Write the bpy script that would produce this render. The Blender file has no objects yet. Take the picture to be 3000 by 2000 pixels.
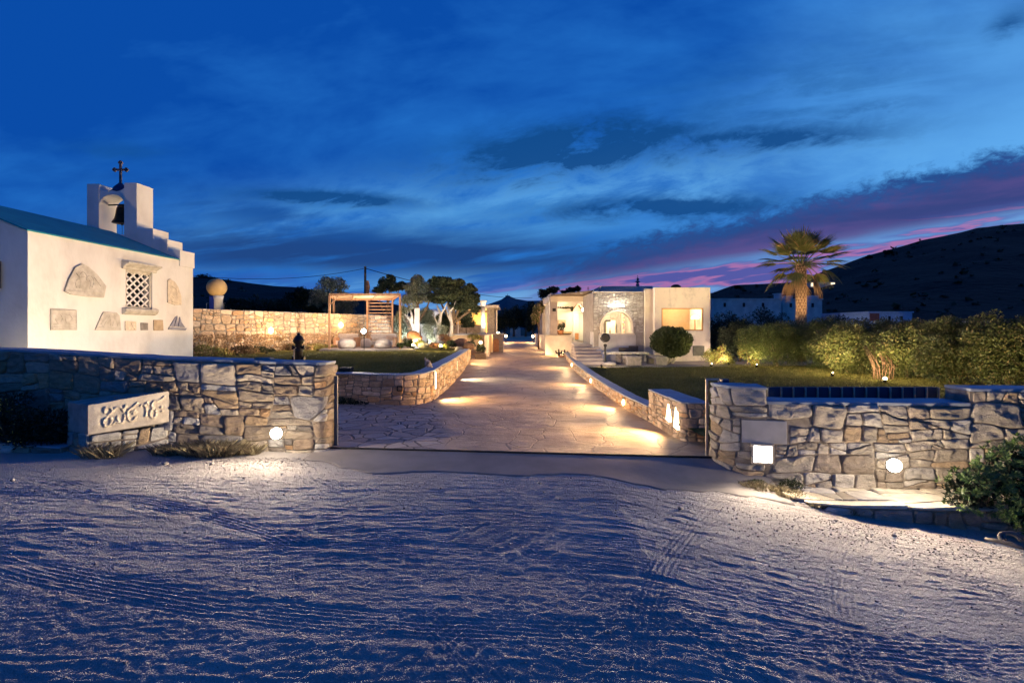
import bpy, math, random
import numpy as np
from mathutils import Vector, Matrix

# ------------------------------------------------------------------ scene, camera
SC = bpy.context.scene
COL = SC.collection
F, HX, HY, CH = 1500.0, 1500.0, 963.0, 2.2     # focal length in photo pixels, horizon, eye height


def P(px, py, D):
    return Vector(((px - HX) / F * D, D, CH - (py - HY) / F * D))


def X(px, D):
    return (px - HX) / F * D


def Z(py, D):
    return CH - (py - HY) / F * D


cam = bpy.data.cameras.new('camera')
cam.lens = 18.0
cam.sensor_width = 36.0
cam.shift_y = -37.0 / 3000.0
cam.clip_start = 0.05
cam.clip_end = 20000
camo = bpy.data.objects.new('camera', cam)
COL.objects.link(camo)
camo.location = (0, 0, CH)
camo.rotation_euler = (math.radians(90), 0, 0)
SC.camera = camo

SC.view_settings.view_transform = 'Standard'
SC.view_settings.look = 'None'
SC.view_settings.exposure = 0.0
SC.view_settings.gamma = 1.0
SC.view_settings.use_curve_mapping = False
SC.cycles.use_denoising = True
SC.cycles.max_bounces = 6
SC.cycles.diffuse_bounces = 3
SC.cycles.glossy_bounces = 2
SC.cycles.transmission_bounces = 3
SC.cycles.transparent_max_bounces = 10
SC.cycles.sample_clamp_indirect = 3.0
SC.cycles.use_light_tree = True
SC.cycles.caustics_reflective = False
SC.cycles.caustics_refractive = False


# ------------------------------------------------------------------ node maths
class N:
    """tiny wrapper so that node maths reads like maths"""
    tree = None

    def __init__(self, s):
        self.s = s

    @staticmethod
    def m(op, a, b=None, c=None, clamp=False):
        n = N.tree.nodes.new('ShaderNodeMath')
        n.operation = op
        n.use_clamp = clamp
        for i, v in enumerate((a, b, c)):
            if v is None:
                continue
            if isinstance(v, N):
                N.tree.links.new(v.s, n.inputs[i])
            else:
                n.inputs[i].default_value = v
        return N(n.outputs[0])

    def __add__(s, o): return N.m('ADD', s, o)
    def __radd__(s, o): return N.m('ADD', s, o)
    def __sub__(s, o): return N.m('SUBTRACT', s, o)
    def __rsub__(s, o): return N.m('SUBTRACT', o, s)
    def __mul__(s, o): return N.m('MULTIPLY', s, o)
    def __rmul__(s, o): return N.m('MULTIPLY', s, o)
    def __truediv__(s, o): return N.m('DIVIDE', s, o)


def nexp(a): return N.m('POWER', 2.718, a)
def nmax(a, b): return N.m('MAXIMUM', a, b)
def nmin(a, b): return N.m('MINIMUM', a, b)
def nabs(a): return N.m('ABSOLUTE', a)
def clamp01(a): return N.m('ADD', a, 0.0, clamp=True)


def sstep(a, lo, hi):
    n = N.tree.nodes.new('ShaderNodeMapRange')
    n.interpolation_type = 'SMOOTHSTEP'
    n.inputs['From Min'].default_value = lo
    n.inputs['From Max'].default_value = hi
    N.tree.links.new(a.s, n.inputs['Value'])
    return N(n.outputs[0])


def combine(x, y, z=0.0):
    n = N.tree.nodes.new('ShaderNodeCombineXYZ')
    for i, v in enumerate((x, y, z)):
        if isinstance(v, N):
            N.tree.links.new(v.s, n.inputs[i])
        else:
            n.inputs[i].default_value = v
    return n.outputs[0]


def nnoise(vec, scale=1.0, detail=4, rough=0.5, dist=0.0):
    n = N.tree.nodes.new('ShaderNodeTexNoise')
    n.inputs['Scale'].default_value = scale
    n.inputs['Detail'].default_value = detail
    n.inputs['Roughness'].default_value = rough
    n.inputs['Distortion'].default_value = dist
    if vec is not None:
        N.tree.links.new(vec, n.inputs['Vector'])
    return N(n.outputs['Fac'])


def nmix(f, a, b):
    n = N.tree.nodes.new('ShaderNodeMix')
    n.data_type = 'RGBA'
    n.clamp_factor = True
    if isinstance(f, N):
        N.tree.links.new(f.s, n.inputs[0])
    else:
        n.inputs[0].default_value = f
    for i, v in ((6, a), (7, b)):
        if isinstance(v, (tuple, list)):
            n.inputs[i].default_value = (v[0], v[1], v[2], 1)
        else:
            N.tree.links.new(v, n.inputs[i])
    return n.outputs[2]


# ------------------------------------------------------------------ sky at dusk
W = bpy.data.worlds.new('World')
SC.world = W
W.use_nodes = True
nt = W.node_tree
nt.nodes.clear()
N.tree = nt
tc = nt.nodes.new('ShaderNodeTexCoord')
sp = nt.nodes.new('ShaderNodeSeparateXYZ')
nt.links.new(tc.outputs['Generated'], sp.inputs[0])
dx, dy, dz = N(sp.outputs[0]), N(sp.outputs[1]), N(sp.outputs[2])
den = nmax(nabs(dy), 0.22)
u = nmax(nmin(dx / den, 1.6), -1.6)
front = sstep(dy, 0.0, 0.35)
v = nmax(dz, 0.0) / den
flat = combine(u, v)


def blob(cu, cv, ru, rv, tilt=0.0, warp=None, amt=0.0):
    a = u - cu
    b = v - cv
    if tilt:
        b = b - a * tilt
    if warp is not None:
        b = b + (warp - 0.5) * amt
        a = a + (warp - 0.5) * amt * 1.5
    q = (a * (1 / ru)) * (a * (1 / ru)) + (b * (1 / rv)) * (b * (1 / rv))
    return nexp(q * -1.0)


big = nnoise(combine(u * 2.2, v * 5.0), 1.0, 5, 0.55, 0.3)
wisp = nnoise(combine(u * 6.0 - v * 3.0, v * 15.0 - u * 1.5), 1.0, 9, 0.66, 0.35)
streak = nnoise(combine(u * 3.0, v * 26.0 - u * 3.2, 3.1), 1.0, 5, 0.55, 0.2)
fine = nnoise(combine(u * 26.0, v * 52.0 - u * 6.0, 7.7), 1.0, 8, 0.68, 0.5)
# clear blue of the upper sky, brighter low down and towards the right
t1 = sstep(v, 0.85, 0.12)
lift = clamp01(t1 * 0.50 + u * 0.30 + (big - 0.5) * 1.1 + (wisp - 0.5) * 0.35 - 0.05)
base = nmix(lift, (0.0022, 0.066, 0.36), (0.030, 0.25, 0.74))
side = sstep(u + (big - 0.5) * 0.7 - nabs(v - 0.30) * 1.2, 0.0, 1.1)
base = nmix(side * front * 0.75, base, (0.13, 0.42, 0.83))
zen = sstep(v, 0.8, 2.0)
base = nmix(zen, base, (0.0020, 0.062, 0.34))
base = nmix((1.0 - front) * 0.8, base, (0.0018, 0.055, 0.30))
# pale streaks between the clouds above the horizon
glow = blob(0.18, 0.285, 0.75, 0.060, 0.10, wisp, 0.10)
base = nmix(glow * sstep(wisp, 0.30, 0.70) * 0.75, base, (0.13, 0.42, 0.80))
glow2 = blob(-0.05, 0.20, 0.42, 0.05, -0.05, wisp, 0.08)
base = nmix(glow2 * sstep(streak, 0.30, 0.65) * 0.6, base, (0.085, 0.34, 0.72))
# dark blue-grey clouds
dark = (0.0045, 0.062, 0.23)
dk = blob(0.14, 0.360, 0.24, 0.042, 0.10, wisp, 0.20) * 2.0
dk = nmax(dk, blob(0.44, 0.372, 0.30, 0.024, 0.08, wisp, 0.11) * 1.25)
dk = nmax(dk, blob(0.02, 0.330, 0.13, 0.030, 0.25, wisp, 0.12) * 1.5)
dk = nmax(dk, blob(0.30, 0.240, 0.22, 0.020, 0.03, wisp, 0.08) * 1.6)
dk = nmax(dk, blob(-0.36, 0.256, 0.15, 0.013, -0.05, wisp, 0.045) * 1.9)
dk = nmax(dk, blob(-0.76, 0.352, 0.10, 0.016, -0.05, wisp, 0.06) * 0.45)
dk = nmax(dk, blob(0.98, 0.600, 0.05, 0.030, 0.3, wisp, 0.06) * 0.8)
dk = nmax(dk, blob(0.70, 0.430, 0.12, 0.016, 0.1, wisp, 0.08) * 0.6)
dk = nmax(dk, blob(0.52, 0.50, 0.25, 0.07, 0.4, wisp, 0.2) * 0.30)
veil = blob(0.55, 0.47, 0.40, 0.10, 0.25, wisp, 0.3) * sstep(streak, 0.30, 0.62) * 0.45
dk = nmax(dk, veil)
soft = nmin(clamp01(dk * sstep(wisp + (fine - 0.5) * 0.30, 0.20, 0.66) * 1.1), 0.93)
base = nmix(soft, base, dark)
# broad grey-blue layer low on the left
lay = blob(-0.25, 0.150, 0.62, 0.045, -0.03, streak, 0.07)
base = nmix(clamp01(lay * sstep(streak, 0.28, 0.56) * 1.25), base, (0.012, 0.058, 0.22))
lay2 = blob(-0.45, 0.21, 0.35, 0.028, -0.22, wisp, 0.08)
base = nmix(clamp01(lay2 * sstep(streak, 0.35, 0.6) * 0.7), base, (0.006, 0.062, 0.27))
# thin pale and dark bands just above the horizon
hz = sstep(v, 0.135, 0.055)
base = nmix(hz * sstep(streak, 0.38, 0.58), base, (0.13, 0.36, 0.68))
base = nmix(hz * sstep(streak, 0.50, 0.28) * 0.9, base, (0.055, 0.075, 0.30))
# purple band climbing to the right, lumpy upper edge
edge = u * 0.235 + 0.122
rise = (edge - v) + (fine - 0.5) * 0.085 + (wisp - 0.5) * 0.055
low = (v - (u * 0.165 + 0.062)) + (streak - 0.5) * 0.05
band = front * sstep(u, 1.5, 1.25) * sstep(rise, -0.012, 0.026) * sstep(u + (wisp - 0.5) * 0.4, -0.02, 0.16)
inner = sstep(rise, 0.0, 0.07)
purp = nmix(sstep(streak + (wisp - 0.5) * 0.3, 0.34, 0.74), (0.034, 0.054, 0.205), (0.092, 0.072, 0.245))
bandcol = nmix(inner, (0.010, 0.075, 0.27), purp)
base = nmix(band * sstep(low, -0.02, 0.02), base, bandcol)
# pink and pale streaks below the band, fading into a mauve horizon
below = front * sstep(low, 0.03, -0.02) * sstep(u + (wisp - 0.5) * 0.25, -0.45, -0.08)
mv = nmix(sstep(streak, 0.42, 0.60), (0.085, 0.085, 0.33), (0.15, 0.33, 0.66))
pk = sstep(nabs(streak - 0.45), 0.045, 0.0)
mv = nmix(pk * 0.95, mv, (0.40, 0.15, 0.36))
base = nmix(below * 0.92, base, mv)
# below the horizon (never seen, keeps bounce light from the ground dark)
base = nmix(sstep(dz, -0.01, -0.06), base, (0.004, 0.01, 0.03))
bg = nt.nodes.new('ShaderNodeBackground')
nt.links.new(base, bg.inputs[0])
bg.inputs[1].default_value = 1.08
sky = nt.nodes.new('ShaderNodeTexSky')
sky.sky_type = 'NISHITA'
sky.sun_disc = False
sky.sun_elevation = math.radians(-3)
sky.sun_rotation = math.radians(38)
bg2 = nt.nodes.new('ShaderNodeBackground')
nt.links.new(sky.outputs[0], bg2.inputs[0])
bg2.inputs[1].default_value = 0.01
add = nt.nodes.new('ShaderNodeAddShader')
nt.links.new(bg.outputs[0], add.inputs[0])
nt.links.new(bg2.outputs[0], add.inputs[1])
wo = nt.nodes.new('ShaderNodeOutputWorld')
nt.links.new(add.outputs[0], wo.inputs[0])

# the last glow of the sky where the sun went down: very weak, very soft
sl = bpy.data.lights.new('sun', 'SUN')
sl.energy = 0.05
sl.angle = math.radians(35)
sl.color = (0.95, 0.66, 0.80)
so = bpy.data.objects.new('sun', sl)
COL.objects.link(so)
so.rotation_euler = (math.radians(70), 0, math.radians(128))


# ------------------------------------------------------------------ materials
def new_mat(name):
    m = bpy.data.materials.new(name)
    m.use_nodes = True
    t = m.node_tree
    N.tree = t
    b = t.nodes['Principled BSDF']
    b.inputs['Specular IOR Level'].default_value = 0.3
    return m, t, b


def pos(t, kind='Object'):
    c = t.nodes.new('ShaderNodeTexCoord')
    return c.outputs[kind]


def scaled(t, vec, s):
    mp = t.nodes.new('ShaderNodeMapping')
    mp.inputs['Scale'].default_value = s
    t.links.new(vec, mp.inputs[0])
    return mp.outputs[0]


def bump(t, b, h, strength=0.5, dist=0.02):
    n = t.nodes.new('ShaderNodeBump')
    n.inputs['Strength'].default_value = strength
    n.inputs['Distance'].default_value = dist
    t.links.new(h.s if isinstance(h, N) else h, n.inputs['Height'])
    t.links.new(n.outputs[0], b.inputs['Normal'])


def plain(name, c1, c2=None, rough=0.8, nscale=6.0, bscale=40.0, bstr=0.3, bdist=0.01, metal=0.0, spec=0.3, stretch=(1, 1, 1), contrast=(0.3, 0.7)):
    m, t, b = new_mat(name)
    c2 = c2 or tuple(x * 0.75 for x in c1)
    vec = scaled(t, pos(t), stretch)
    n1 = nnoise(vec, nscale, 6, 0.6)
    col = nmix(sstep(n1, contrast[0], contrast[1]), c2, c1)
    t.links.new(col, b.inputs['Base Color'])
    b.inputs['Roughness'].default_value = rough
    b.inputs['Metallic'].default_value = metal
    b.inputs['Specular IOR Level'].default_value = spec
    if bstr > 0:
        bump(t, b, nnoise(vec, bscale, 5, 0.6), bstr, bdist)
    return m


def emit(name, col, s):
    m = bpy.data.materials.new(name)
    m.use_nodes = True
    t = m.node_tree
    t.nodes.clear()
    e = t.nodes.new('ShaderNodeEmission')
    e.inputs[0].default_value = (*col, 1)
    e.inputs[1].default_value = s
    o = t.nodes.new('ShaderNodeOutputMaterial')
    t.links.new(e.outputs[0], o.inputs[0])
    return m


def stone_mat(name, mul=(1, 1, 1), bstr=0.9, grain=9.0):
    m, t, b = new_mat(name)
    a = t.nodes.new('ShaderNodeAttribute')
    a.attribute_name = 'tint'
    vec = pos(t)
    n1 = nnoise(scaled(t, vec, (1, 1, 2.6)), 5.0, 7, 0.62, 0.8)
    n2 = nnoise(scaled(t, vec, (1, 1, 3.5)), grain, 8, 0.68, 1.2)
    n3 = nnoise(vec, 60, 4, 0.6)
    g = (n1 - 0.5) * 1.3 + (n3 - 0.5) * 0.4 + 1.0
    mixn = t.nodes.new('ShaderNodeMix')
    mixn.data_type = 'RGBA'
    mixn.blend_type = 'MULTIPLY'
    mixn.inputs[0].default_value = 1.0
    t.links.new(a.outputs['Color'], mixn.inputs[6])
    t.links.new(combine(g * mul[0], g * mul[1], g * mul[2]), mixn.inputs[7])
    # rusty veins
    col = nmix(sstep(n2, 0.60, 0.72) * 0.35, mixn.outputs[2], (0.30, 0.17, 0.08))
    t.links.new(col, b.inputs['Base Color'])
    b.inputs['Roughness'].default_value = 0.75
    bump(t, b, n2 * 1.0 + n3 * 0.35 + nnoise(vec, 24, 6, 0.7, 0.6) * 0.8, bstr, 0.045)
    return m


STONE = stone_mat('rubble_stone')
STONE_FAR = stone_mat('rubble_stone_small', (1.12, 0.93, 0.76), 0.6)
STONE_GREY = stone_mat('facade_stone', (1, 1, 1), 0.7)
MORTAR = plain('mortar', (0.34, 0.29, 0.235), (0.20, 0.165, 0.13), 0.95, 8, 50, 0.6, 0.01)
CAP = plain('coping_plaster', (0.36, 0.39, 0.44), (0.26, 0.29, 0.34), 0.7, 2.5, 30, 0.3, 0.006)
WHITE = plain('whitewash', (0.80, 0.77, 0.71), (0.62, 0.58, 0.52), 0.85, 1.1, 9, 0.6, 0.016, contrast=(0.15, 0.62), stretch=(1, 1, 0.6))
WHITE2 = plain('aged_whitewash', (0.70, 0.67, 0.62), (0.50, 0.47, 0.44), 0.85, 1.1, 14, 0.35, 0.01)
TEAL = plain('turquoise_roof_paint', (0.012, 0.27, 0.34), (0.010, 0.21, 0.28), 0.7, 2.0, 20, 0.25, 0.006)
MARBLE = plain('old_marble', (0.62, 0.58, 0.50), (0.42, 0.38, 0.31), 0.7, 5, 30, 0.6, 0.01)
LIME = plain('carved_limestone', (0.80, 0.69, 0.52), (0.60, 0.50, 0.37), 0.85, 7, 45, 0.7, 0.01)
WOOD = plain('cedar_wood', (0.44, 0.25, 0.14), (0.30, 0.16, 0.09), 0.6, 6, 30, 0.3, 0.004, stretch=(1, 1, 0.3))
WOODG = plain('weathered_wood', (0.24, 0.18, 0.13), (0.13, 0.10, 0.075), 0.8, 8, 30, 0.4, 0.005, stretch=(1, 4, 4))
IRON = plain('dark_iron', (0.02, 0.02, 0.022), (0.012, 0.011, 0.011), 0.5, 10, 60, 0.3, 0.002, metal=0.6, spec=0.5)
BRONZE = plain('dark_bronze', (0.07, 0.04, 0.02), (0.035, 0.022, 0.014), 0.45, 10, 60, 0.2, 0.002, metal=0.8)
BLUEGATE = plain('blue_gate_paint', (0.020, 0.045, 0.11), (0.014, 0.032, 0.08), 0.45, 4, 40, 0.1, 0.002)
STEEL = plain('galvanised_steel', (0.50, 0.44, 0.38), (0.33, 0.28, 0.24), 0.5, 12, 60, 0.1, 0.002, metal=0.4)
TERRA = plain('terracotta', (0.50, 0.24, 0.11), (0.34, 0.15, 0.07), 0.8, 7, 40, 0.3, 0.004)
FABRIC = plain('cream_fabric', (0.50, 0.43, 0.38), (0.40, 0.34, 0.30), 0.95, 8, 120, 0.3, 0.003)
GREYROCK = plain('grey_rock', (0.34, 0.30, 0.27), (0.20, 0.18, 0.16), 0.9, 6, 25, 0.8, 0.02)
BLACK = plain('black_paint', (0.012, 0.012, 0.013), None, 0.5, 8, 40, 0.05, 0.001)
BARK = plain('rough_bark', (0.20, 0.145, 0.10), (0.09, 0.065, 0.045), 0.95, 12, 25, 0.9, 0.02, stretch=(2, 2, 0.5))
BARKW = plain('pale_olive_bark', (0.55, 0.50, 0.43), (0.33, 0.29, 0.24), 0.9, 9, 25, 0.8, 0.02, stretch=(2, 2, 0.5))
CREAM = plain('cream_plaster', (0.74, 0.66, 0.54), (0.66, 0.57, 0.45), 0.8, 1.5, 20, 0.2, 0.005)
RUBBER = plain('grey_rubber', (0.16, 0.14, 0.12), (0.09, 0.08, 0.07), 0.6, 14, 60, 0.3, 0.003)
CATFUR = plain('pale_cat_fur', (0.52, 0.46, 0.42), (0.20, 0.15, 0.12), 0.95, 9, 140, 0.5, 0.004)


def leaf_mat(name, c1, c2, c3=None, rough=0.5, trans=0.15, nscale=3.0, spec=0.35):
    m, t, b = new_mat(name)
    a = t.nodes.new('ShaderNodeAttribute')
    a.attribute_name = 'tint'
    sep = t.nodes.new('ShaderNodeSeparateColor')
    t.links.new(a.outputs['Color'], sep.inputs[0])
    r = N(sep.outputs[0])
    col = nmix(r, c1, c2)
    if c3:
        col = nmix(sstep(N(sep.outputs[1]), 0.80, 0.95), col, c3)
    t.links.new(col, b.inputs['Base Color'])
    b.inputs['Roughness'].default_value = rough
    b.inputs['Specular IOR Level'].default_value = spec
    tr = t.nodes.new('ShaderNodeBsdfTranslucent')
    t.links.new(col, tr.inputs[0])
    mx = t.nodes.new('ShaderNodeMixShader')
    mx.inputs[0].default_value = trans
    t.links.new(b.outputs[0], mx.inputs[1])
    t.links.new(tr.outputs[0], mx.inputs[2])
    t.links.new(mx.outputs[0], t.nodes['Material Output'].inputs[0])
    return m


LEAF_HEDGE = leaf_mat('hedge_leaf', (0.040, 0.062, 0.014), (0.13, 0.155, 0.04), (0.19, 0.17, 0.07))
LEAF_BROWN = leaf_mat('oleander_leaf', (0.032, 0.046, 0.012), (0.11, 0.12, 0.034), (0.20, 0.15, 0.07))
LEAF_DARK = leaf_mat('juniper_leaf', (0.018, 0.030, 0.014), (0.06, 0.075, 0.035), (0.10, 0.11, 0.06), 0.7)
LEAF_OLIVE = leaf_mat('olive_leaf', (0.10, 0.12, 0.075), (0.25, 0.27, 0.19), (0.36, 0.36, 0.28), 0.6)
LEAF_BOX = leaf_mat('clipped_bush_leaf', (0.020, 0.035, 0.010), (0.070, 0.085, 0.025), None, 0.5)
LEAF_PITT = leaf_mat('glossy_bush_leaf', (0.035, 0.075, 0.018), (0.12, 0.19, 0.045), (0.22, 0.26, 0.08), 0.32, 0.10, spec=0.5)
LEAF_PALM = leaf_mat('palm_leaf', (0.08, 0.10, 0.025), (0.20, 0.20, 0.06), (0.34, 0.20, 0.08), 0.5)
LEAF_PALMDRY = leaf_mat('dry_palm_leaf', (0.24, 0.14, 0.06), (0.38, 0.24, 0.11), None, 0.8)
LEAF_DRY = leaf_mat('dry_grass_blade', (0.22, 0.18, 0.10), (0.40, 0.34, 0.20), (0.10, 0.07, 0.05), 0.9)
LEAF_YEL = leaf_mat('yellow_green_leaf', (0.16, 0.18, 0.04), (0.34, 0.33, 0.09), (0.30, 0.10, 0.06), 0.6)
LEAF_RED = leaf_mat('reddish_leaf', (0.12, 0.05, 0.035), (0.26, 0.11, 0.07), (0.12, 0.13, 0.05), 0.6)
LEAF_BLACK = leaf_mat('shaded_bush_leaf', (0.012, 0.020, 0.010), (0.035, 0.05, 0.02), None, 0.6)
SCRUB = leaf_mat('dry_creeper_leaf', (0.10, 0.065, 0.035), (0.24, 0.165, 0.09), (0.16, 0.17, 0.06), 0.9)
LEAF_GRASS = leaf_mat('lawn_blade', (0.11, 0.11, 0.024), (0.24, 0.21, 0.055), (0.26, 0.20, 0.08), 0.7)


def glass_mat():
    m = bpy.data.materials.new('window_glass')
    m.use_nodes = True
    t = m.node_tree
    t.nodes.clear()
    g = t.nodes.new('ShaderNodeBsdfGlossy')
    g.inputs['Roughness'].default_value = 0.02
    tr = t.nodes.new('ShaderNodeBsdfTransparent')
    mx = t.nodes.new('ShaderNodeMixShader')
    mx.inputs[0].default_value = 0.06
    t.links.new(tr.outputs[0], mx.inputs[1])
    t.links.new(g.outputs[0], mx.inputs[2])
    o = t.nodes.new('ShaderNodeOutputMaterial')
    t.links.new(mx.outputs[0], o.inputs[0])
    return m


GLASS = glass_mat()
WARM = (1.0, 0.60, 0.27)
SOFT = (1.0, 0.80, 0.58)
COOL = (0.86, 0.95, 1.0)
LIT_WARM = emit('lamp_glass_warm', (1.0, 0.72, 0.38), 14)
LIT_SOFT = emit('lamp_glass_soft', (1.0, 0.86, 0.66), 14)
LIT_COOL = emit('lamp_glass_cool', (0.92, 0.97, 1.0), 14)


# ------------------------------------------------------------------ mesh helpers
class MB:
    def __init__(self):
        self.v = []
        self.f = []
        self.c = []      # per vertex tint, optional

    def add(self, vs, fs, c=None):
        o = len(self.v)
        self.v.extend([tuple(p) for p in vs])
        self.f.extend([tuple(i + o for i in f) for f in fs])
        if c is not None:
            self.c.extend([c] * len(vs))

    def box(self, x0, x1, y0, y1, z0, z1):
        self.add([(x0, y0, z0), (x1, y0, z0), (x1, y1, z0), (x0, y1, z0), (x0, y0, z1), (x1, y0, z1), (x1, y1, z1), (x0, y1, z1)],
                 [(0, 3, 2, 1), (4, 5, 6, 7), (0, 1, 5, 4), (1, 2, 6, 5), (2, 3, 7, 6), (3, 0, 4, 7)])
        return self

    def obox(self, c, s, rz=0.0, rx=0.0, ry=0.0):
        M = Matrix.Translation(Vector(c)) @ Matrix.Rotation(rz, 4, 'Z') @ Matrix.Rotation(rx, 4, 'X') @ Matrix.Rotation(ry, 4, 'Y')
        h = [x / 2 for x in s]
        vs = [M @ Vector((a * h[0], b * h[1], d * h[2])) for d in (-1, 1) for (a, b) in ((-1, -1), (1, -1), (1, 1), (-1, 1))]
        self.add(vs, [(0, 3, 2, 1), (4, 5, 6, 7), (0, 1, 5, 4), (1, 2, 6, 5), (2, 3, 7, 6), (3, 0, 4, 7)])
        return self

    def prism(self, poly, off):
        """closed polygon (3-D points) pushed along off"""
        n = len(poly)
        off = Vector(off)
        a = [Vector(p) for p in poly]
        self.add(a + [p + off for p in a],
                 [tuple(range(n))[::-1], tuple(range(n, 2 * n))] + [(i, (i + 1) % n, (i + 1) % n + n, i + n) for i in range(n)])
        return self

    def tube(self, pts, rad, n=8, closed=False):
        pts = [Vector(p) for p in pts]
        if not isinstance(rad, (list, tuple)):
            rad = [rad] * len(pts)
        vs, fs = [], []
        up = Vector((0.013, 0.021, 1))
        for i, p in enumerate(pts):
            if closed:
                d = pts[(i + 1) % len(pts)] - pts[i - 1]
            else:
                d = pts[min(i + 1, len(pts) - 1)] - pts[max(i - 1, 0)]
            if d.length < 1e-9:
                d = Vector((0, 0, 1))
            d.normalize()
            a = d.cross(up if abs(d.z) < 0.95 else Vector((1, 0.03, 0)))
            a.normalize()
            b = d.cross(a)
            for k in range(n):
                t = 2 * math.pi * k / n
                vs.append(p + (a * math.cos(t) + b * math.sin(t)) * rad[i])
        m = len(pts)
        for i in range(m if closed else m - 1):
            j = (i + 1) % m
            for k in range(n):
                fs.append((i * n + k, i * n + (k + 1) % n, j * n + (k + 1) % n, j * n + k))
        if not closed:
            fs.append(tuple(range(n))[::-1])
            fs.append(tuple(range((m - 1) * n, m * n)))
        self.add(vs, fs)
        return self

    def lathe(self, prof, c, n=20, sx=1.0, sy=1.0, jit=0.0, rng=None):
        vs, fs = [], []
        for (r, z) in prof:
            for k in range(n):
                t = 2 * math.pi * k / n
                j = 1 + (rng.uniform(-jit, jit) if rng else 0)
                vs.append((c[0] + r * math.cos(t) * sx * j, c[1] + r * math.sin(t) * sy * j, c[2] + z))
        for i in range(len(prof) - 1):
            for k in range(n):
                fs.append((i * n + k, i * n + (k + 1) % n, (i + 1) * n + (k + 1) % n, (i + 1) * n + k))
        fs.append(tuple(range(n))[::-1])
        fs.append(tuple(range((len(prof) - 1) * n, len(prof) * n)))
        self.add(vs, fs)
        return self

    def ball(self, c, r, n=16, s=(1, 1, 1)):
        pr = []
        m = n // 2
        vs, fs = [], []
        for i in range(1, m):
            a = math.pi * i / m
            for k in range(n):
                t = 2 * math.pi * k / n
                vs.append((c[0] + r * s[0] * math.sin(a) * math.cos(t), c[1] + r * s[1] * math.sin(a) * math.sin(t), c[2] - r * s[2] * math.cos(a)))
        for i in range(m - 2):
            for k in range(n):
                fs.append((i * n + k, i * n + (k + 1) % n, (i + 1) * n + (k + 1) % n, (i + 1) * n + k))
        b = len(vs)
        vs.append((c[0], c[1], c[2] - r * s[2]))
        vs.append((c[0], c[1], c[2] + r * s[2]))
        for k in range(n):
            fs.append(((k + 1) % n, k, b))
            fs.append(((m - 2) * n + k, (m - 2) * n + (k + 1) % n, b + 1))
        self.add(vs, fs)
        return self


ORG = {}


def tag(o, label=None, cat=None, group=None, kind=None):
    if label:
        o['label'] = label
    if cat:
        o['category'] = cat
    if group:
        o['group'] = group
    if kind:
        o['kind'] = kind
    return o


def thing(name, loc, label, cat, group=None):
    o = bpy.data.objects.new(name, None)
    COL.objects.link(o)
    o.location = loc
    o.empty_display_size = 0.1
    ORG[o.name] = Vector(loc)
    return tag(o, label, cat, group)


def mesh_obj(name, verts, faces, mats, parent=None, org=None, smooth=False, tint=None, bevel=0.0, auto=None):
    if parent is not None:
        org = ORG[parent.name]
    elif org is None:
        org = Vector((0, 0, 0))
    org = Vector(org)
    V = np.asarray(verts, dtype=np.float32).reshape(-1, 3) - np.array(org, dtype=np.float32)
    me = bpy.data.meshes.new(name)
    if isinstance(faces, np.ndarray):
        k = faces.shape[1]
        nf = len(faces)
        me.vertices.add(len(V))
        me.vertices.foreach_set('co', V.ravel())
        me.loops.add(nf * k)
        me.loops.foreach_set('vertex_index', faces.ravel().astype(np.int32))
        me.polygons.add(nf)
        me.polygons.foreach_set('loop_start', np.arange(0, nf * k, k, dtype=np.int32))
        me.polygons.foreach_set('loop_total', np.full(nf, k, dtype=np.int32))
        me.update(calc_edges=True)
    else:
        me.from_pydata(V.tolist(), [], faces)
        me.update()
    me.validate()
    if smooth:
        me.polygons.foreach_set('use_smooth', np.ones(len(me.polygons), dtype=bool))
    if not isinstance(mats, (list, tuple)):
        mats = [mats]
    for m in mats:
        me.materials.append(m)
    if tint is not None:
        at = me.color_attributes.new('tint', 'FLOAT_COLOR', 'POINT')
        T = np.ones((len(V), 4), dtype=np.float32)
        T[:, :3] = np.asarray(tint, dtype=np.float32).reshape(-1, 3)
        at.data.foreach_set('color', T.ravel())
    o = bpy.data.objects.new(name, me)
    COL.objects.link(o)
    if parent is not None:
        o.parent = parent
        ORG[o.name] = org
    else:
        o.location = org
        ORG[o.name] = org
    if bevel > 0:
        b = o.modifiers.new('bevel', 'BEVEL')
        b.width = bevel
        b.segments = 2
        b.limit_method = 'ANGLE'
    return o


def part(name, mb, mat, parent, smooth=False, bevel=0.0, label=None):
    o = mesh_obj(name, mb.v, mb.f, mat, parent=parent, smooth=smooth, bevel=bevel, tint=(mb.c if len(mb.c) == len(mb.v) and mb.c else None))
    if label:
        o['label'] = label
    return o


def solo(name, mb, mat, org, label=None, cat=None, group=None, kind=None, smooth=False, bevel=0.0):
    o = mesh_obj(name, mb.v, mb.f, mat, org=org, smooth=smooth, bevel=bevel, tint=(mb.c if len(mb.c) == len(mb.v) and mb.c else None))
    return tag(o, label, cat, group, kind)


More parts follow.
